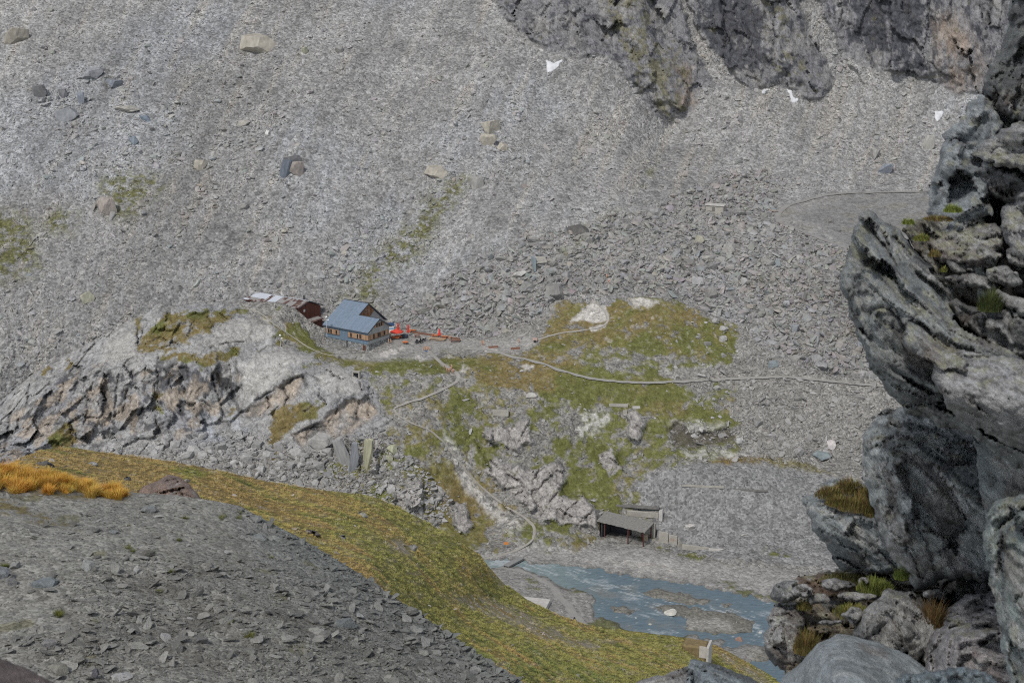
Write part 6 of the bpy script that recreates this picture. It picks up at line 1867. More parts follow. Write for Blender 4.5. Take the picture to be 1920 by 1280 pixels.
def build_barn():
    L_, W_ = 30.5, 11.5
    ze, zr, zf, RX = 50.3, 51.6, 49.1, 5.0
    b = empty('long_shed', (-73.1, 472.6, 0), math.atan2(.838, .545))
    tag(b, 'long dark red shed with a patched rusty and pale sheet roof behind the knoll', 'shed')
    MB().prism([(0, 0, 42), (W_, 0, 42), (W_, 0, zf - .2), (RX, 0, zr - .2), (0, 0, ze - .2)], (0, L_, 0)).build('wall', M_redwood, b)
    r = MB()
    sl1 = (zr - ze) / RX
    r.prism([(-.7, -.7, ze - .7 * sl1), (RX, -.7, zr), (RX, L_ + .6, zr), (-.7, L_ + .6, ze - .7 * sl1)], (0, 0, .14))
    sl2 = (zr - zf) / (W_ - RX)
    r.prism([(RX + .01, -.7, zr), (W_ + .7, -.7, zf - .7 * sl2), (W_ + .7, L_ + .6, zf - .7 * sl2), (RX + .01, L_ + .6, zr)], (0, 0, .14))
    ro = r.build('roof', M_rusty, b)
    MB().bar((-.7, -.74, ze - .7 * sl1 + .02), (RX, -.74, zr + .03), .07, .3).bar((RX, -.74, zr + .03), (W_ + .7, -.74, zf - .7 * sl2 + .02), .07, .3).build('verge_board', M_trim, ro)
    q = lambda x: ze + sl1 * x + .16
    for (y0, y1, x0, x1) in ((16.3, 23.6, 1.6, 4.9), (11.0, 14.6, .4, 4.9), (22.5, 27.0, -.6, .4)):
        MB().prism([(x0, y0, q(x0)), (x1, y0, q(x1)), (x1, y1, q(x1)), (x0, y1, q(x0))], (0, 0, .05)).build('pale_sheet', M_pale, ro)
    MB().bar((RX, -.6, zr + .2), (RX, L_ + .5, zr + .2), .4, .08).build('ridge_cap', M_pale, ro)
    MB().tube((5.6, 2.2, zr - .2), (5.6, 2.2, zr + 1.6), .3, None, 10).build('chimney', M_trim, b)
    MB().tube((4.2, 10.0, zr - .1), (4.2, 10.0, zr + 2.8), .05).build('mast', M_trim, b)
    MB().box(2.6, 3.5, -.08, -.01, 48.2, 49.1).build('white_board', M_white, b)
    # lean-to against the end wall
    MB().box(4.2, 9.2, -2.6, -.02, 42, 44.6).build('lean_to_wall', M_redwood, b)
    MB().prism([(3.6, -3.1, 44.7), (9.6, -3.1, 44.7), (9.6, -.03, 45.6), (3.6, -.03, 45.6)], (0, 0, .12)).build('lean_to_roof', M_rusty, b)
    MB().box(5.0, 6.0, -2.68, -2.61, 42.5, 43.8).build('lean_to_window', M_glass, b)
    return b
build_barn()

M_post = mat_plain('rusty_post', (.085, .035, .028), .7, .25)
M_shade = mat_plain('shade_dark_wall', (.05, .05, .055), .9, .4, .6)  # near black: the shade inside the shelter is put into the wall colour
def build_shelter():
    s = empty('open_shelter', (38.3, 384.0, 0), math.atan2(.89, .455))
    tag(s, 'open fronted concrete shelter with a sagging gravelly roof on rusty posts', 'shelter')
    H = lambda x, y: 5.0 + .06 * x + .05 * y
    # roof deck with a ragged front edge
    rr = random.Random(4)
    ys = [(-.5 + .45 * k) for k in range(35)]
    front = [(-.5 + rr.uniform(-.22, .12), y) for y in ys]
    pts = [(x, y, H(x, y)) for x, y in front] + [(6.6, 15, H(6.6, 15)), (6.6, -.5, H(6.6, -.5))]
    ro = MB().prism(pts, (0, 0, .3)).build('roof', mat_plain('gravelly_roof', (.225, .22, .205), .95, .3, 1.6, 0, .15), s)
    bm_ = MB()
    for y in (.2, 5.0, 12.4):
        bm_.bar((-.2, y, H(0, y) - .2), (6.4, y, H(6.4, y) - .2), .25, .3)
    bm_.build('roof_beam', M_post, ro)
    for x, y in ((.05, .2), (.05, 5.0), (.05, 12.4), (6.0, .2), (4.2, 6.2), (5.0, 2.6)):
        MB().bar((x, y, -.6), (x, y, H(x, y)), .3, .3).build('post', M_post, s)
    MB().box(6.7, 7.1, -.8, 6.5, -1, 5.3).build('back_wall', M_conc, s)
    MB().box(6.7, 7.1, 6.5, 15, -1, 5.2).build('back_wall', M_shade, s)
    MB().box(.6, 6.7, 13.4, 13.9, -1, 5.2).build('end_wall', M_shade, s)
    MB().box(.3, 6.68, -.6, 13.3, -.6, .12).build('floor_slab', M_dconc, s)
    t = MB().prism([(4.6, .5, .12), (4.6, 2.2, .12), (5.0, 2.0, 1.7), (5.1, .9, 2.0)], (.3, 0, .05)).build('leaning_slab', mat_plain('ochre_slab', (.33, .26, .19), .9, .2), None)
    t.location = s.location; t.rotation_euler = s.rotation_euler
    tag(t, 'ochre stone slab leaning inside the open shelter near its right post', 'slab')
    g = MB().box(3.5, 5.2, 4.5, 9.5, .12, .75).box(3.8, 4.9, 5.0, 7.4, .75, 1.1).build('rubble_heap', M_dconc, None, .15)
    g.location = s.location; g.rotation_euler = s.rotation_euler
    tag(g, 'low heap of dark debris in the shade at the back of the shelter', 'debris')
build_shelter()

def block(name, u, v, w, h, dep, rz, mat, label, cat, fn=surf2, sink=.3, bevel=.04, up=0.0, top_slope=0.0, kind_extra=None):
    """concrete piece standing on the ground at pixel (u, v): w, h, dep in metres"""
    P = ground(u, v, fn)
    o = MB().prism([(-w / 2, -dep / 2, -sink), (w / 2, -dep / 2, -sink), (w / 2, -dep / 2, h), (-w / 2, -dep / 2, h + top_slope)], (0, dep, 0)).build(name, mat, None, bevel)
    o.location = P + Vector((0, 0, up))
    o.rotation_euler = (0, 0, rz)
    return tag(o, label, cat, None, 'thing')

block('retaining_wall', 1244, 1016, 2.9, 3.2, .5, R(-27), M_conc, 'concrete wall section joining the right side of the open shelter', 'wall')
w2 = block('retaining_wall', 1262, 1019, 2.6, 2.7, .5, R(-27), M_conc, 'concrete wall section with faint orange paint marks right of the shelter', 'wall')
mk = MB()
for i, x in enumerate((-.9, -.55, -.3, 0, .25, .6, .95)):
    mk.box(x, x + .10, -.285, -.262, 1.0 + .05 * (i % 2), 1.65)
mk.box(-.55, -.3, -.285, -.262, 1.3, 1.4).box(0, .25, -.285, -.262, 1.3, 1.4)
mk.build('paint_marks', mat_plain('faded_orange_paint', (.36, .20, .11), .8, .2), w2)
block('retaining_wall', 1276, 1025, 1.6, .7, .6, R(20), M_conc, 'tapering concrete wing wall after the painted section', 'wall', top_slope=2.4)
block('retaining_wall', 1304, 1030, 7.6, 1.0, .6, R(-12), M_conc, 'long low concrete kerb wall on the gravel right of the shelter', 'wall', top_slope=.4)
block('retaining_wall', 1345, 1031, 5.0, .5, .6, R(-4), M_conc2, 'low pale concrete edge at the far end of the kerb wall', 'wall')
block('lintel_beam', 1205, 968, 9.5, 1.4, .7, R(-12), M_conc, 'cracked concrete wall strip buried in rubble above the shelter roof', 'wall', up=.2)
block('roof_slab', 1195, 957, 13.0, .22, 1.4, R(-11), M_dconc, 'thin dark slab edge over the buried wall strip above the shelter', 'slab', up=1.3)
block('concrete_pier', 1239, 974, 1.1, 3.4, .9, R(-20), M_conc2, 'pale broken concrete pier right of the buried wall strip', 'pier', top_slope=-.5)
block('rusty_hatch', 1180, 966, 1.3, 1.2, .3, R(-12), M_post, 'rusty hatch in the left end of the buried wall strip', 'hatch', up=.3)
block('board_wall', 1318, 913, 12.4, .4, .25, R(-7), M_conc, 'pale long retaining board half buried across the gravel bank', 'retaining board', up=.2)
block('board_wall', 1402, 920, 12.0, .35, .25, R(-7), M_dconc, 'dark thin retaining board continuing across the gravel bank', 'retaining board', up=.2)
def bunker():
    P = ground(1342, 398, surf1)
    b = empty('bunker', P, R(-24))
    tag(b, 'small flat roofed concrete box on the crest of the boulder field', 'bunker')
    MB().box(-3.4, 3.4, -1.8, 1.8, -2, 2.7).build('wall', M_conc, b, .05)
    MB().box(-3.75, 3.75, -2.2, 2.2, 2.72, 3.1).build('roof', M_conc2, b, .05)
    MB().box(-1.0, 0.2, -1.86, -1.81, .6, 2.2).build('door', M_dconc, b)
bunker()
def ruin():
    P = ground(1010, 499, surf1)
    b = empty('ruined_bunker', P, R(14))
    tag(b, 'broken concrete bunker with a bluish side and tilted slab in the boulders', 'ruin')
    MB().box(-2.2, -1.4, -2.0, 2.0, -1.5, 3.4).build('wall', mat_plain('bluish_concrete', (.24, .29, .31), .85, .15), b, .05)
    MB().prism([(-1.35, -1.7, 1.2), (2.6, -1.7, 1.5), (2.6, 1.8, 2.6), (-1.35, 1.8, 2.9)], (0, 0, .4)).build('slab', M_conc, b, .05)
    MB().box(2.0, 2.6, -1.2, 1.4, -1.5, 1.45).build('wall', M_conc, b, .05)
ruin()
block('concrete_block', 939, 777, 5.0, 1.5, 1.6, R(-6), M_conc, 'pale concrete block lying on the slope below the meadow', 'concrete block')
block('foundation_slab', 998, 1137, 8.6, 1.4, 5.5, R(-14), M_conc2, 'pale concrete foundation at the foot of the turf shoulder by the river track', 'foundation')
block('foundation', 1160, 760, 6.0, .55, 1.2, R(-8), M_conc, 'overgrown concrete foundation edge at the lower rim of the meadow', 'foundation')
block('foundation', 1172, 776, 1.3, 1.2, 1.0, R(-8), M_conc, 'square concrete stump below the overgrown foundation edge', 'foundation')
block('foundation', 1193, 764, 2.4, .45, 1.0, R(10), M_conc2, 'small pale foundation piece right of the overgrown edge', 'foundation')
def pylon():
    P = ground(1318, 1236, surf3)
    b = empty('concrete_abutment', P, R(-18))
    tag(b, 'turf covered abutment with a white upright concrete end above the lower river', 'abutment')
    MB().box(-4.4, .9, -1.5, 2.2, -3, 3.6).build('bank', mat_plain('dry_turf_bank', (.22, .17, .09), .95, .3, 1.5, 0, .3), b, .35)
    MB().box(.92, 1.45, -1.7, 2.4, -3.5, 3.75).build('end_wall', M_conc2, b, .04)
    MB().box(-.6, .9, -1.56, -1.5, 1.2, 3.9).build('plaster', M_conc2, b)
pylon()
def tunnel():
    P = ground(669, 706)
    b = empty('tunnel_mouth', P, R(-14))
    tag(b, 'small dark framed opening in the bank beside the pale dome below the hut', 'opening')
    MB().box(-1.2, -.85, -.9, .6, -.4, 1.5).box(.85, 1.2, -.9, .6, -.4, 1.5).box(-1.2, 1.2, -.9, .6, 1.5, 1.85).build('frame', M_conc, b)
    MB().box(-.85, .85, -.3, .6, -.4, 1.5).build('shaft_shade', M_glass, b)  # solid dark block, its colour stands for the shade inside the opening
tunnel()

# ------------------------------------------------------------------ lamp posts, sign, footbridge
def lamp_post(base, H, label, two):
    b = empty('lamp_post', base, R(10))
    tag(b, label, 'lamp post', 'lamp posts by the hut')
    MB().tube((0, 0, -.6), (0, 0, H), .12, .08).build('pole', M_steel, b)
    MB().lathe([(.05, 0), (.34, .1), (.38, .3), (.2, .52), (.04, .56)], (0, 0, H), 12).build('lamp_head', M_white, b, 0, True)
    if two:
        MB().tube((0, 0, H - .9), (.5, -.15, H - .75), .05).build('arm', M_steel, b)
        MB().box(.32, .78, -.4, .05, H - .85, H - .55).build('floodlight', M_white, b, .04)
lamp_post(Vector((-61.2, 455.0, 43.0)) , 8.2, 'tall steel lamp post standing against the long wall of the hut', True)
lamp_post(ground(526, 652), 4.0, 'shorter lamp post with two white heads on the grassy knoll path', True)

def signpost():
    b = empty('trail_sign', ground(949, 1030))
    tag(b, 'small orange trail sign on a thin pole by the river crossing', 'sign')
    MB().tube((0, 0, -.5), (0, 0, 2.4), .06).build('pole', M_steel, b)
    MB().box(-.7, .7, -.1, -.06, 1.6, 2.4).build('board', mat_plain('orange_board', (.55, .22, .06), .6, .1), b)
signpost()

def bridge():
    p, q = ground(952, 1062), ground(975, 1051)
    p.z = q.z = .75
    d = q - p
    b = empty('footbridge', (p + q) / 2, math.atan2(d.y, d.x))
    tag(b, 'narrow plank footbridge over the foaming start of the river', 'footbridge')
    l = d.length / 2 + .8
    mw = mat_plain('grey_planks', (.24, .24, .235), .85, .2)
    MB().box(-l, l, -.9, .9, 0, .14).build('deck', mw, b)
    for y in (-.8, .8):
        MB().box(-l, l, y - .12, y + .12, -.4, -.01).build('beam', M_dconc, b)
bridge()

# ------------------------------------------------------------------ terrace furniture
M_red = mat_plain('red_canvas', (.62, .065, .045), .75, .1, 1.5)
M_orange = mat_plain('orange_paint', (.58, .17, .05), .65, .12)
M_blackp = mat_plain('black_plastic', (.03, .03, .034), .5, .2)
M_benchw = mat_plain('bench_wood', (.52, .36, .22), .8, .15)
M_brownw = mat_plain('brown_wood', (.20, .105, .075), .8, .2)

def parasol_open(u, v, label):
    b = empty('parasol', ground(u, v))
    tag(b, label, 'parasol', 'red parasols on the terrace')
    n, Rr = 8, 2.25
    vs = [(0, 0, 3.35)]
    for k in range(n * 2):
        a = math.pi * k / n
        r = Rr if k % 2 == 0 else Rr * .95
        vs.append((r * math.cos(a), r * math.sin(a), 2.35 if k % 2 == 0 else 2.42))
    m = MB()
    m.add(vs, [(0, 1 + k, 1 + (k + 1) % (2 * n)) for k in range(2 * n)])
    o = len(vs)
    va = []
    for k in range(2 * n):
        x, y, z = vs[1 + k]
        va += [(x, y, z), (x * .995, y * .995, z - .28)]
    m.add(va, [(2 * k, 2 * ((k + 1) % (2 * n)), 2 * ((k + 1) % (2 * n)) + 1, 2 * k + 1) for k in range(2 * n)])
    m.build('canopy', M_red, b)
    MB().tube((0, 0, -.2), (0, 0, 3.45), .05).build('pole', M_steel, b)
    MB().lathe([(.45, 0), (.45, .12), (.1, .16)], (0, 0, 0), 10).build('foot', M_dconc, b)
    rb = MB()
    for k in range(n):
        a = 2 * math.pi * k / n
        rb.bar((0, 0, 2.75), (1.2 * math.cos(a), 1.2 * math.sin(a), 2.78), .03, .03)
    rb.build('rib_frame', M_steel, b)

def parasol_shut(u, v, H, label, mat=None):
    b = empty('parasol', ground(u, v))
    tag(b, label, 'parasol', 'red parasols on the terrace')
    vs, fs, n = [], [], 16
    for z, r in ((1.0, .30), (1.15, .46), (1.7, .40), (2.2, .30), (2.35, .20), (2.5, .30), (H - .9, .26), (H - .15, .10), (H, .04)):
        for k in range(n):
            a = 2 * math.pi * k / n
            q = r * (1 + (.22 if k % 2 else -.15))
            vs.append((q * math.cos(a), q * math.sin(a), z))
    for j in range(8):
        for k in range(n):
            fs.append((j * n + k, j * n + (k + 1) % n, (j + 1) * n + (k + 1) % n, (j + 1) * n + k))
    fs += [tuple(range(n)), tuple(range(8 * n, 9 * n))]
    MB().add(vs, fs).build('furled_canopy', M_red, b)
    MB().tube((0, 0, -.2), (0, 0, H + .12), .055).build('pole', M_steel, b)
    MB().lathe([(.4, 0), (.4, .12), (.1, .16)], (0, 0, 0), 10).build('foot', M_dconc, b)
    MB().lathe([(.03, 0), (.11, .06), (.03, .16)], (0, 0, H + .1), 8).build('finial', M_white, b)

parasol_open(744, 634, 'open red parasol beside the gable of the hut')
parasol_shut(746.5, 624, 3.7, 'furled red parasol rising behind the open one')
parasol_shut(765.5, 629, 4.1, 'furled red parasol with a white tip, between the open one and the long table')
parasol_shut(824, 634, 3.5, 'furled red parasol at the long pale bench table')

def picnic_table(u, v, rz, L, mt, label, mb=None):
    b = empty('picnic_table', ground(u, v), rz)
    tag(b, label, 'table', 'tables on the terrace')
    MB().box(-L / 2, L / 2, -.45, .45, .70, .78).build('table_top', mt, b)
    for y in (-.85, .85):
        MB().box(-L / 2, L / 2, y - .16, y + .16, .42, .48).build('bench_seat', mb or mt, b)
    for x in (-L / 2 + .35, L / 2 - .35):
        MB().bar((x, -.8, -.15), (x, -.25, .69), .1, .1).bar((x, .8, -.15), (x, .25, .69), .1, .1).bar((x + .06, -.95, .38), (x + .06, .95, .38), .08, .08).build('trestle', M_brownw, b)
picnic_table(741, 635, R(12), 2.4, M_orange, 'orange picnic table under the open red parasol')
picnic_table(747.5, 633, R(12), 2.2, M_orange, 'second orange picnic table, right of the one under the open parasol')
picnic_table(820, 638, R(-14), 5.6, M_benchw, 'long pale wooden table with benches at the terrace edge')
picnic_table(817, 631, R(-14), 2.6, M_orange, 'orange picnic table behind the long pale one')
picnic_table(833, 634, R(-14), 2.0, M_orange, 'small orange picnic table right of the parasol at the long table')
picnic_table(854, 641, R(-8), 3.4, M_brownw, 'brown picnic table furthest along the terrace from the hut')
picnic_table(782, 632, R(-10), 1.8, M_brownw, 'small brown table standing alone in the middle of the terrace')
picnic_table(774, 622, R(-10), 1.8, M_orange, 'orange table by the rubble behind the white tipped parasol')

def round_table():
    b = empty('round_table', ground(760, 644.5))
    tag(b, 'low round orange table alone on the gravel in front of the terrace', 'table')
    MB().lathe([(.98, .62), (1.02, .66), (1.02, .72), (.98, .75)], (0, 0, 0), 20).build('table_top', M_orange, b)
    MB().tube((0, 0, -.1), (0, 0, .62), .09).build('leg', M_steel, b)
    MB().lathe([(.4, 0), (.35, .06), (.08, .1)], (0, 0, 0), 12).build('foot', M_steel, b)
round_table()

def chair_proto():
    b = empty('garden_chair', (0, 0, 0))
    tag(b, 'black garden chair in the cluster on the terrace gravel', 'chair', 'black garden chairs on the terrace gravel')
    MB().box(-.27, .27, -.27, .27, .42, .48).build('seat', M_blackp, b)
    MB().prism([(-.27, .24, .5), (.27, .24, .5), (.25, .36, 1.0), (-.25, .36, 1.0)], (0, .05, 0)).build('backrest', M_blackp, b)
    for x in (-.24, .24):
        for y in (-.24, .24):
            MB().tube((x, y, .42), (x * 1.1, y * 1.1, -.05), .025).build('leg', M_blackp, b)
    return b
_ch = chair_proto()
for i, (u, v, a) in enumerate(((782.5, 643.5, 20), (784.8, 641.8, 100), (787, 644.2, 200), (789.5, 643, 300), (790.5, 641, 60), (795, 640, 150), (796.5, 638.2, 250), (779.5, 644.6, 330))):
    c = _ch if i == 0 else copy_tree(_ch)
    c.location = ground(u, v); c.rotation_euler = (0, 0, R(a)); c.scale = (1.25, 1.25, 1.25)
for i, (u, v, a, lab) in enumerate(((754, 634, 40, 'black garden chair left of the dark covered grill'), (763, 632.5, 190, 'black garden chair right of the dark covered grill'))):
    c = copy_tree(_ch); c.location = ground(u, v); c.rotation_euler = (0, 0, R(a)); c['label'] = lab; c['group'] = 'black chairs by the grill'

def grill():
    b = empty('covered_grill', ground(758, 633), R(8))
    tag(b, 'dark covered grill table between the orange tables and the white tipped parasol', 'grill')
    m = mat_plain('dark_cover', (.045, .055, .075), .6, .2)
    MB().lathe([(.95, .1), (1.0, .5), (.95, .95), (.6, 1.25), (.15, 1.32)], (0, 0, 0), 14).build('cover', m, b, 0, True).scale = (1.35, .7, 1)
    MB().box(-1.3, -1.0, -.4, .4, .75, .82).build('side_shelf', M_steel, b)
    for x in (-.7, .7):
        MB().tube((x, 0, -.1), (x, 0, .4), .07).build('leg', M_steel, b)
grill()

def kiosk():
    b = empty('serving_tent', ground(731, 622), R(10))
    tag(b, 'white serving tent with a dark blue top against the back corner of the hut', 'tent')
    MB().box(-1.3, 1.3, -1.1, 1.1, .0, 2.5).build('side_wall', M_white, b)
    MB().prism([(-1.6, -1.4, 2.52), (1.6, -1.4, 2.52), (1.2, 0, 3.1), (-1.2, 0, 3.1)], (0, .0, .09)).prism([(-1.6, 1.4, 2.52), (1.6, 1.4, 2.52), (1.2, .02, 3.1), (-1.2, .02, 3.1)], (0, 0, .09)).build('roof', mat_plain('dark_blue_tarp', (.03, .06, .14), .6, .1), b)
    MB().box(-1.32, 1.32, -1.16, -1.11, 1.2, 1.7).build('counter', mat_plain('light_blue_tarp', (.25, .42, .62), .6, .1), b)
kiosk()

def edge_wall(pts, label):
    m = MB()
    for a, b_ in zip(pts[:-1], pts[1:]):
        p, q = ground(*a), ground(*b_)
        m.bar(p + Vector((0, 0, .25)), q + Vector((0, 0, .25)), .25, .8)
    o = m.build('edge_board', M_brownw, None)
    tag(o, label, 'edge board', None, 'thing')
edge_wall([(772, 624), (786, 626), (800, 628), (812, 630)], 'dark edging boards between the terrace and the boulders, nearer the hut')
edge_wall([(836, 633), (848, 635), (862, 637)], 'dark edging boards behind the brown picnic table')
edge_wall([(916, 652.5), (926, 652), (934, 651.5)], 'dark beam lying on the gravel where the road begins')
edge_wall([(958, 655), (968, 654.5), (975, 654)], 'short beam at the front edge of the gravel turning place')

def cart():
    b = empty('handcart', ground(1003.5, 641), R(-12))
    tag(b, 'small pinkish box trailer on two wheels at the end of the gravel turning place', 'trailer')
    MB().box(-.8, .8, -.55, .55, .55, 1.35).build('box', mat_plain('pinkish_boards', (.45, .33, .29), .8, .12), b, .03)
    for y in (-.62, .62):
        w = MB().tube((0, y - .05, .4), (0, y + .05, .4), .4, None, 14).build('wheel', M_blackp, b)
    MB().bar((.8, 0, .6), (1.9, 0, .35), .08, .08).build('drawbar', M_steel, b)
cart()
def dark_post(u, v, label):
    b = empty('marker_post', ground(u, v))
    tag(b, label, 'post')
    MB().lathe([(.28, -.3), (.28, 1.1), (.2, 1.4), (.05, 1.5)], (0, 0, 0), 10).build('post', M_blackp, b)
dark_post(1077, 1166, 'short thick dark post at the near end of the river track')

# ------------------------------------------------------------------ people
def person_mesh(pose):
    """one skinned body; faces sorted into skin, hair, top, trousers, boots"""
    if pose == 'stand':
        J = {'pel': (0, 0, .95), 'spi': (0, .01, 1.18), 'che': (0, .0, 1.38), 'nek': (0, -.01, 1.52), 'hed': (0, -.03, 1.64), 'top': (0, -.02, 1.75),
             'shl': (-.19, 0, 1.43), 'ell': (-.26, .03, 1.15), 'wrl': (-.25, -.08, .92), 'hal': (-.24, -.11, .82), 'shr': (.19, 0, 1.43), 'elr': (.27, .05, 1.15), 'wrr': (.24, -.06, .93), 'har': (.23, -.10, .83),
             'hil': (-.1, 0, .9), 'knl': (-.12, -.08, .49), 'anl': (-.12, .02, .08), 'tol': (-.13, -.17, .04), 'hir': (.1, 0, .9), 'knr': (.11, .03, .49), 'anr': (.12, .12, .09), 'tor': (.13, -.05, .04)}
    else:
        J = {'pel': (0, 0, .50), 'spi': (0, -.02, .74), 'che': (0, -.05, .94), 'nek': (0, -.07, 1.08), 'hed': (0, -.10, 1.20), 'top': (0, -.09, 1.31),
             'shl': (-.19, -.05, .99), 'ell': (-.27, -.12, .74), 'wrl': (-.16, -.34, .66), 'hal': (-.12, -.42, .66), 'shr': (.19, -.05, .99), 'elr': (.27, -.12, .74), 'wrr': (.16, -.34, .66), 'har': (.12, -.42, .66),
             'hil': (-.1, -.03, .47), 'knl': (-.14, -.46, .50), 'anl': (-.13, -.44, .08), 'tol': (-.14, -.62, .04), 'hir': (.1, -.03, .47), 'knr': (.14, -.46, .52), 'anr': (.14, -.48, .08), 'tor': (.15, -.66, .04)}
    E = [('pel', 'spi'), ('spi', 'che'), ('che', 'nek'), ('nek', 'hed'), ('hed', 'top'), ('che', 'shl'), ('shl', 'ell'), ('ell', 'wrl'), ('wrl', 'hal'), ('che', 'shr'), ('shr', 'elr'), ('elr', 'wrr'), ('wrr', 'har'),
         ('pel', 'hil'), ('hil', 'knl'), ('knl', 'anl'), ('anl', 'tol'), ('pel', 'hir'), ('hir', 'knr'), ('knr', 'anr'), ('anr', 'tor')]
    rad = {'pel': (.16, .12), 'spi': (.15, .11), 'che': (.18, .12), 'nek': (.06, .06), 'hed': (.085, .105), 'top': (.06, .07), 'shl': (.07, .07), 'shr': (.07, .07), 'ell': (.05, .05), 'elr': (.05, .05), 'wrl': (.035, .035), 'wrr': (.035, .035),
           'hal': (.04, .025), 'har': (.04, .025), 'hil': (.10, .10), 'hir': (.10, .10), 'knl': (.07, .07), 'knr': (.07, .07), 'anl': (.05, .05), 'anr': (.05, .05), 'tol': (.045, .035), 'tor': (.045, .035)}
    names = list(J)
    me = bpy.data.meshes.new('person_rig')
    me.from_pydata([J[n] for n in names], [(names.index(a), names.index(b)) for a, b in E], [])
    o = bpy.data.objects.new('person_rig', me)
    coll.objects.link(o)
    sk = o.modifiers.new('skin', 'SKIN')
    for i, n in enumerate(names):
        me.skin_vertices[0].data[i].radius = rad[n]
        me.skin_vertices[0].data[i].use_root = (n == 'pel')
    sb = o.modifiers.new('sub', 'SUBSURF'); sb.levels = 1; sb.render_levels = 1
    dg = bpy.context.evaluated_depsgraph_get()
    out = bpy.data.meshes.new_from_object(o.evaluated_get(dg))
    bpy.data.objects.remove(o)
    jp = np.array([J[n] for n in names])
    seg = [(jp[names.index(a)], jp[names.index(b)], a, b) for a, b in E]
    hz = J['hed'][2]
    for p in out.polygons:
        c = np.array(p.center)
        best, bn = 9, None
        for a, b, na_, nb_ in seg:
            t = np.clip(np.dot(c - a, b - a) / np.dot(b - a, b - a), 0, 1)
            dd = np.linalg.norm(c - a - t * (b - a))
            if dd < best: best, bn = dd, (na_, nb_)
        if bn[1] in ('hed', 'top'):
            k = 1 if (c[2] > hz + .055 or (c[1] > J['hed'][1] + .025 and c[2] > hz - .06)) else 0
        elif bn[1] in ('hal', 'har'): k = 0
        elif bn[1] in ('tol', 'tor'): k = 4
        elif bn[1] in ('knl', 'knr', 'anl', 'anr', 'hil', 'hir'): k = 3
        else: k = 2
        p.material_index = k
        p.use_smooth = True
    return out
PM = {'stand': person_mesh('stand'), 'sit': person_mesh('sit')}
M_skin = mat_plain('skin', (.50, .31, .22), .6, .05)
_mc = {}
def cloth(col):
    if col not in _mc: _mc[col] = mat_plain('cloth', col, .9, .1)
    return _mc[col]
def person(pose, u, v, face, top, trousers, label, hair=(.06, .04, .03), pack=None, fn=surf2, drop=0.0, group=None):
    me = PM[pose].copy(); me.name = 'person'
    me.materials.clear()
    for m in (M_skin, cloth(hair), cloth(top), cloth(trousers), cloth((.05, .04, .035))):
        me.materials.append(m)
    o = bpy.data.objects.new('person', me)
    coll.objects.link(o)
    o.location = ground(u, v, fn) + Vector((0, 0, drop))
    o.rotation_euler = (0, 0, R(face))
    tag(o, label, 'person', group)
    if pack:
        z = 1.0 if pose == 'stand' else .58
        MB().box(-.17, .17, .13, .36, z, z + .52).box(-.13, .13, .36, .43, z + .05, z + .3).build('backpack', cloth(pack), o, .06)
    return o
NAVY, BLACK, GREY, ORG, REDP, WHT = (.03, .04, .08), (.025, .025, .03), (.20, .20, .21), (.62, .20, .06), (.55, .12, .14), (.72, .70, .67)
person('stand', 904, 647, 20, BLACK, NAVY, 'person in black standing on the terrace end beside one in pink', pack=(.10, .02, .03))
person('stand', 907, 647.5, -30, (.62, .25, .27), (.40, .08, .12), 'person in pink and red clothes at the end of the terrace')
person('stand', 972, 644, 0, (.72, .34, .06), (.05, .22, .28), 'person in a yellow orange top and teal trousers on the gravel turning place', hair=(.30, .2, .1))
person('stand', 1141, 534, 160, (.66, .20, .12), (.55, .18, .13), 'hiker in red orange on the path through the boulder field', pack=(.6, .25, .2), fn=surf1, drop=.3)
person('stand', 1137.5, 524, 160, (.30, .10, .08), BLACK, 'hiker in dark red further up the path through the boulder field', fn=surf1, drop=.3)
person('stand', 728.5, 644, -60, (.55, .58, .10), (.03, .07, .06), 'person in a yellow jacket at the corner of the hut gable')
person('sit', 732, 642, 40, BLACK, NAVY, 'person in dark clothes sitting low beside the yellow jacket')
person('stand', 732, 634, 10, BLACK, BLACK, 'person in black standing in the shade of the open parasol')
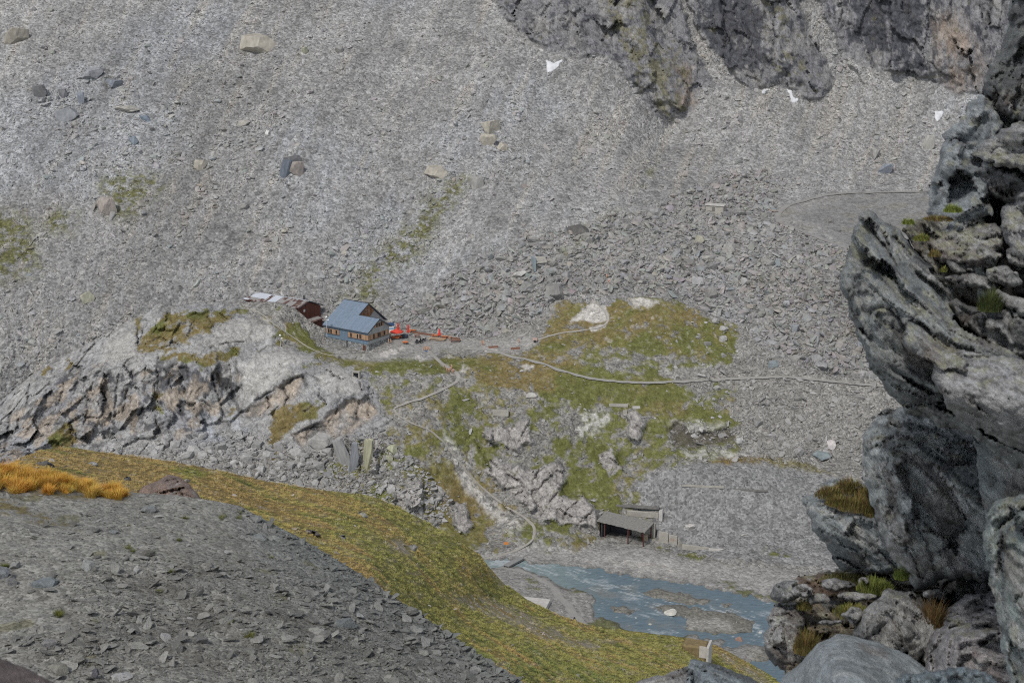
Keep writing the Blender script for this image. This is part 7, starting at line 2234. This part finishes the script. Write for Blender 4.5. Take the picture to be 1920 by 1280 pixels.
person('stand', 844, 637, -20, (.62, .16, .14), (.30, .10, .10), 'person in a red top behind the brown picnic table')
person('stand', 842.5, 638.5, 30, BLACK, NAVY, 'person in black beside the red top behind the brown picnic table')
person('stand', 768, 624, 20, BLACK, BLACK, 'person in black close to the furled parasol with a white tip')
gg = 'orange clad party sitting on the gravel'
for i, (u, v, a, tp, lab) in enumerate(((794.5, 656, 60, ORG, 'person in orange sitting leftmost in the party on the gravel'), (797.5, 653.8, 10, (.50, .16, .07), 'person in dull orange sitting at the back of the party on the gravel'), (799.8, 656.5, -10, BLACK, 'person in black sitting in the middle of the orange party'),
        (802.5, 653.8, -30, ORG, 'person in orange sitting at the back right of the party'), (806, 656, -60, (.55, .19, .09), 'person in orange sitting rightmost in the party on the gravel'))):
    person('sit', u, v, a, tp, BLACK, lab, drop=-.15, group=gg)
bk = MB().box(-.35, .35, -.22, .22, -.05, .4).box(-.25, .25, -.3, -.22, .05, .3).build('rucksack', cloth((.05, .12, .30)), None, .08)
bk.location = ground(799, 659); tag(bk, 'blue rucksack on the ground before the orange party', 'rucksack')
gg = 'walkers resting where the path leaves the meadow'
for pose, u, v, a, tp, tr, lab, pk in (('stand', 833, 693, 60, BLACK, NAVY, 'person in black standing at the left end of the resting walkers', None), ('sit', 837, 694.5, 30, (.10, .06, .05), BLACK, 'person in brown sitting second from left among the resting walkers', None),
        ('sit', 842, 696, 0, (.60, .50, .48), BLACK, 'person in a pale top sitting in the middle of the resting walkers', (.1, .05, .08)), ('sit', 845.5, 693.5, -20, WHT, (.12, .12, .14), 'person in white sitting at the back of the resting walkers', None),
        ('stand', 846.8, 692, 10, (.14, .13, .13), GREY, 'person in grey standing behind the resting walkers', None), ('sit', 851, 697, -40, WHT, (.06, .06, .07), 'person in a white shirt sitting rightmost of the resting walkers', None), ('sit', 848, 698, 20, (.05, .05, .09), BLACK, 'person in dark blue sitting in front of the resting walkers', None)):
    person(pose, u, v, a, tp, tr, lab, pack=pk, drop=-.1 if pose == 'sit' else 0, group=gg)
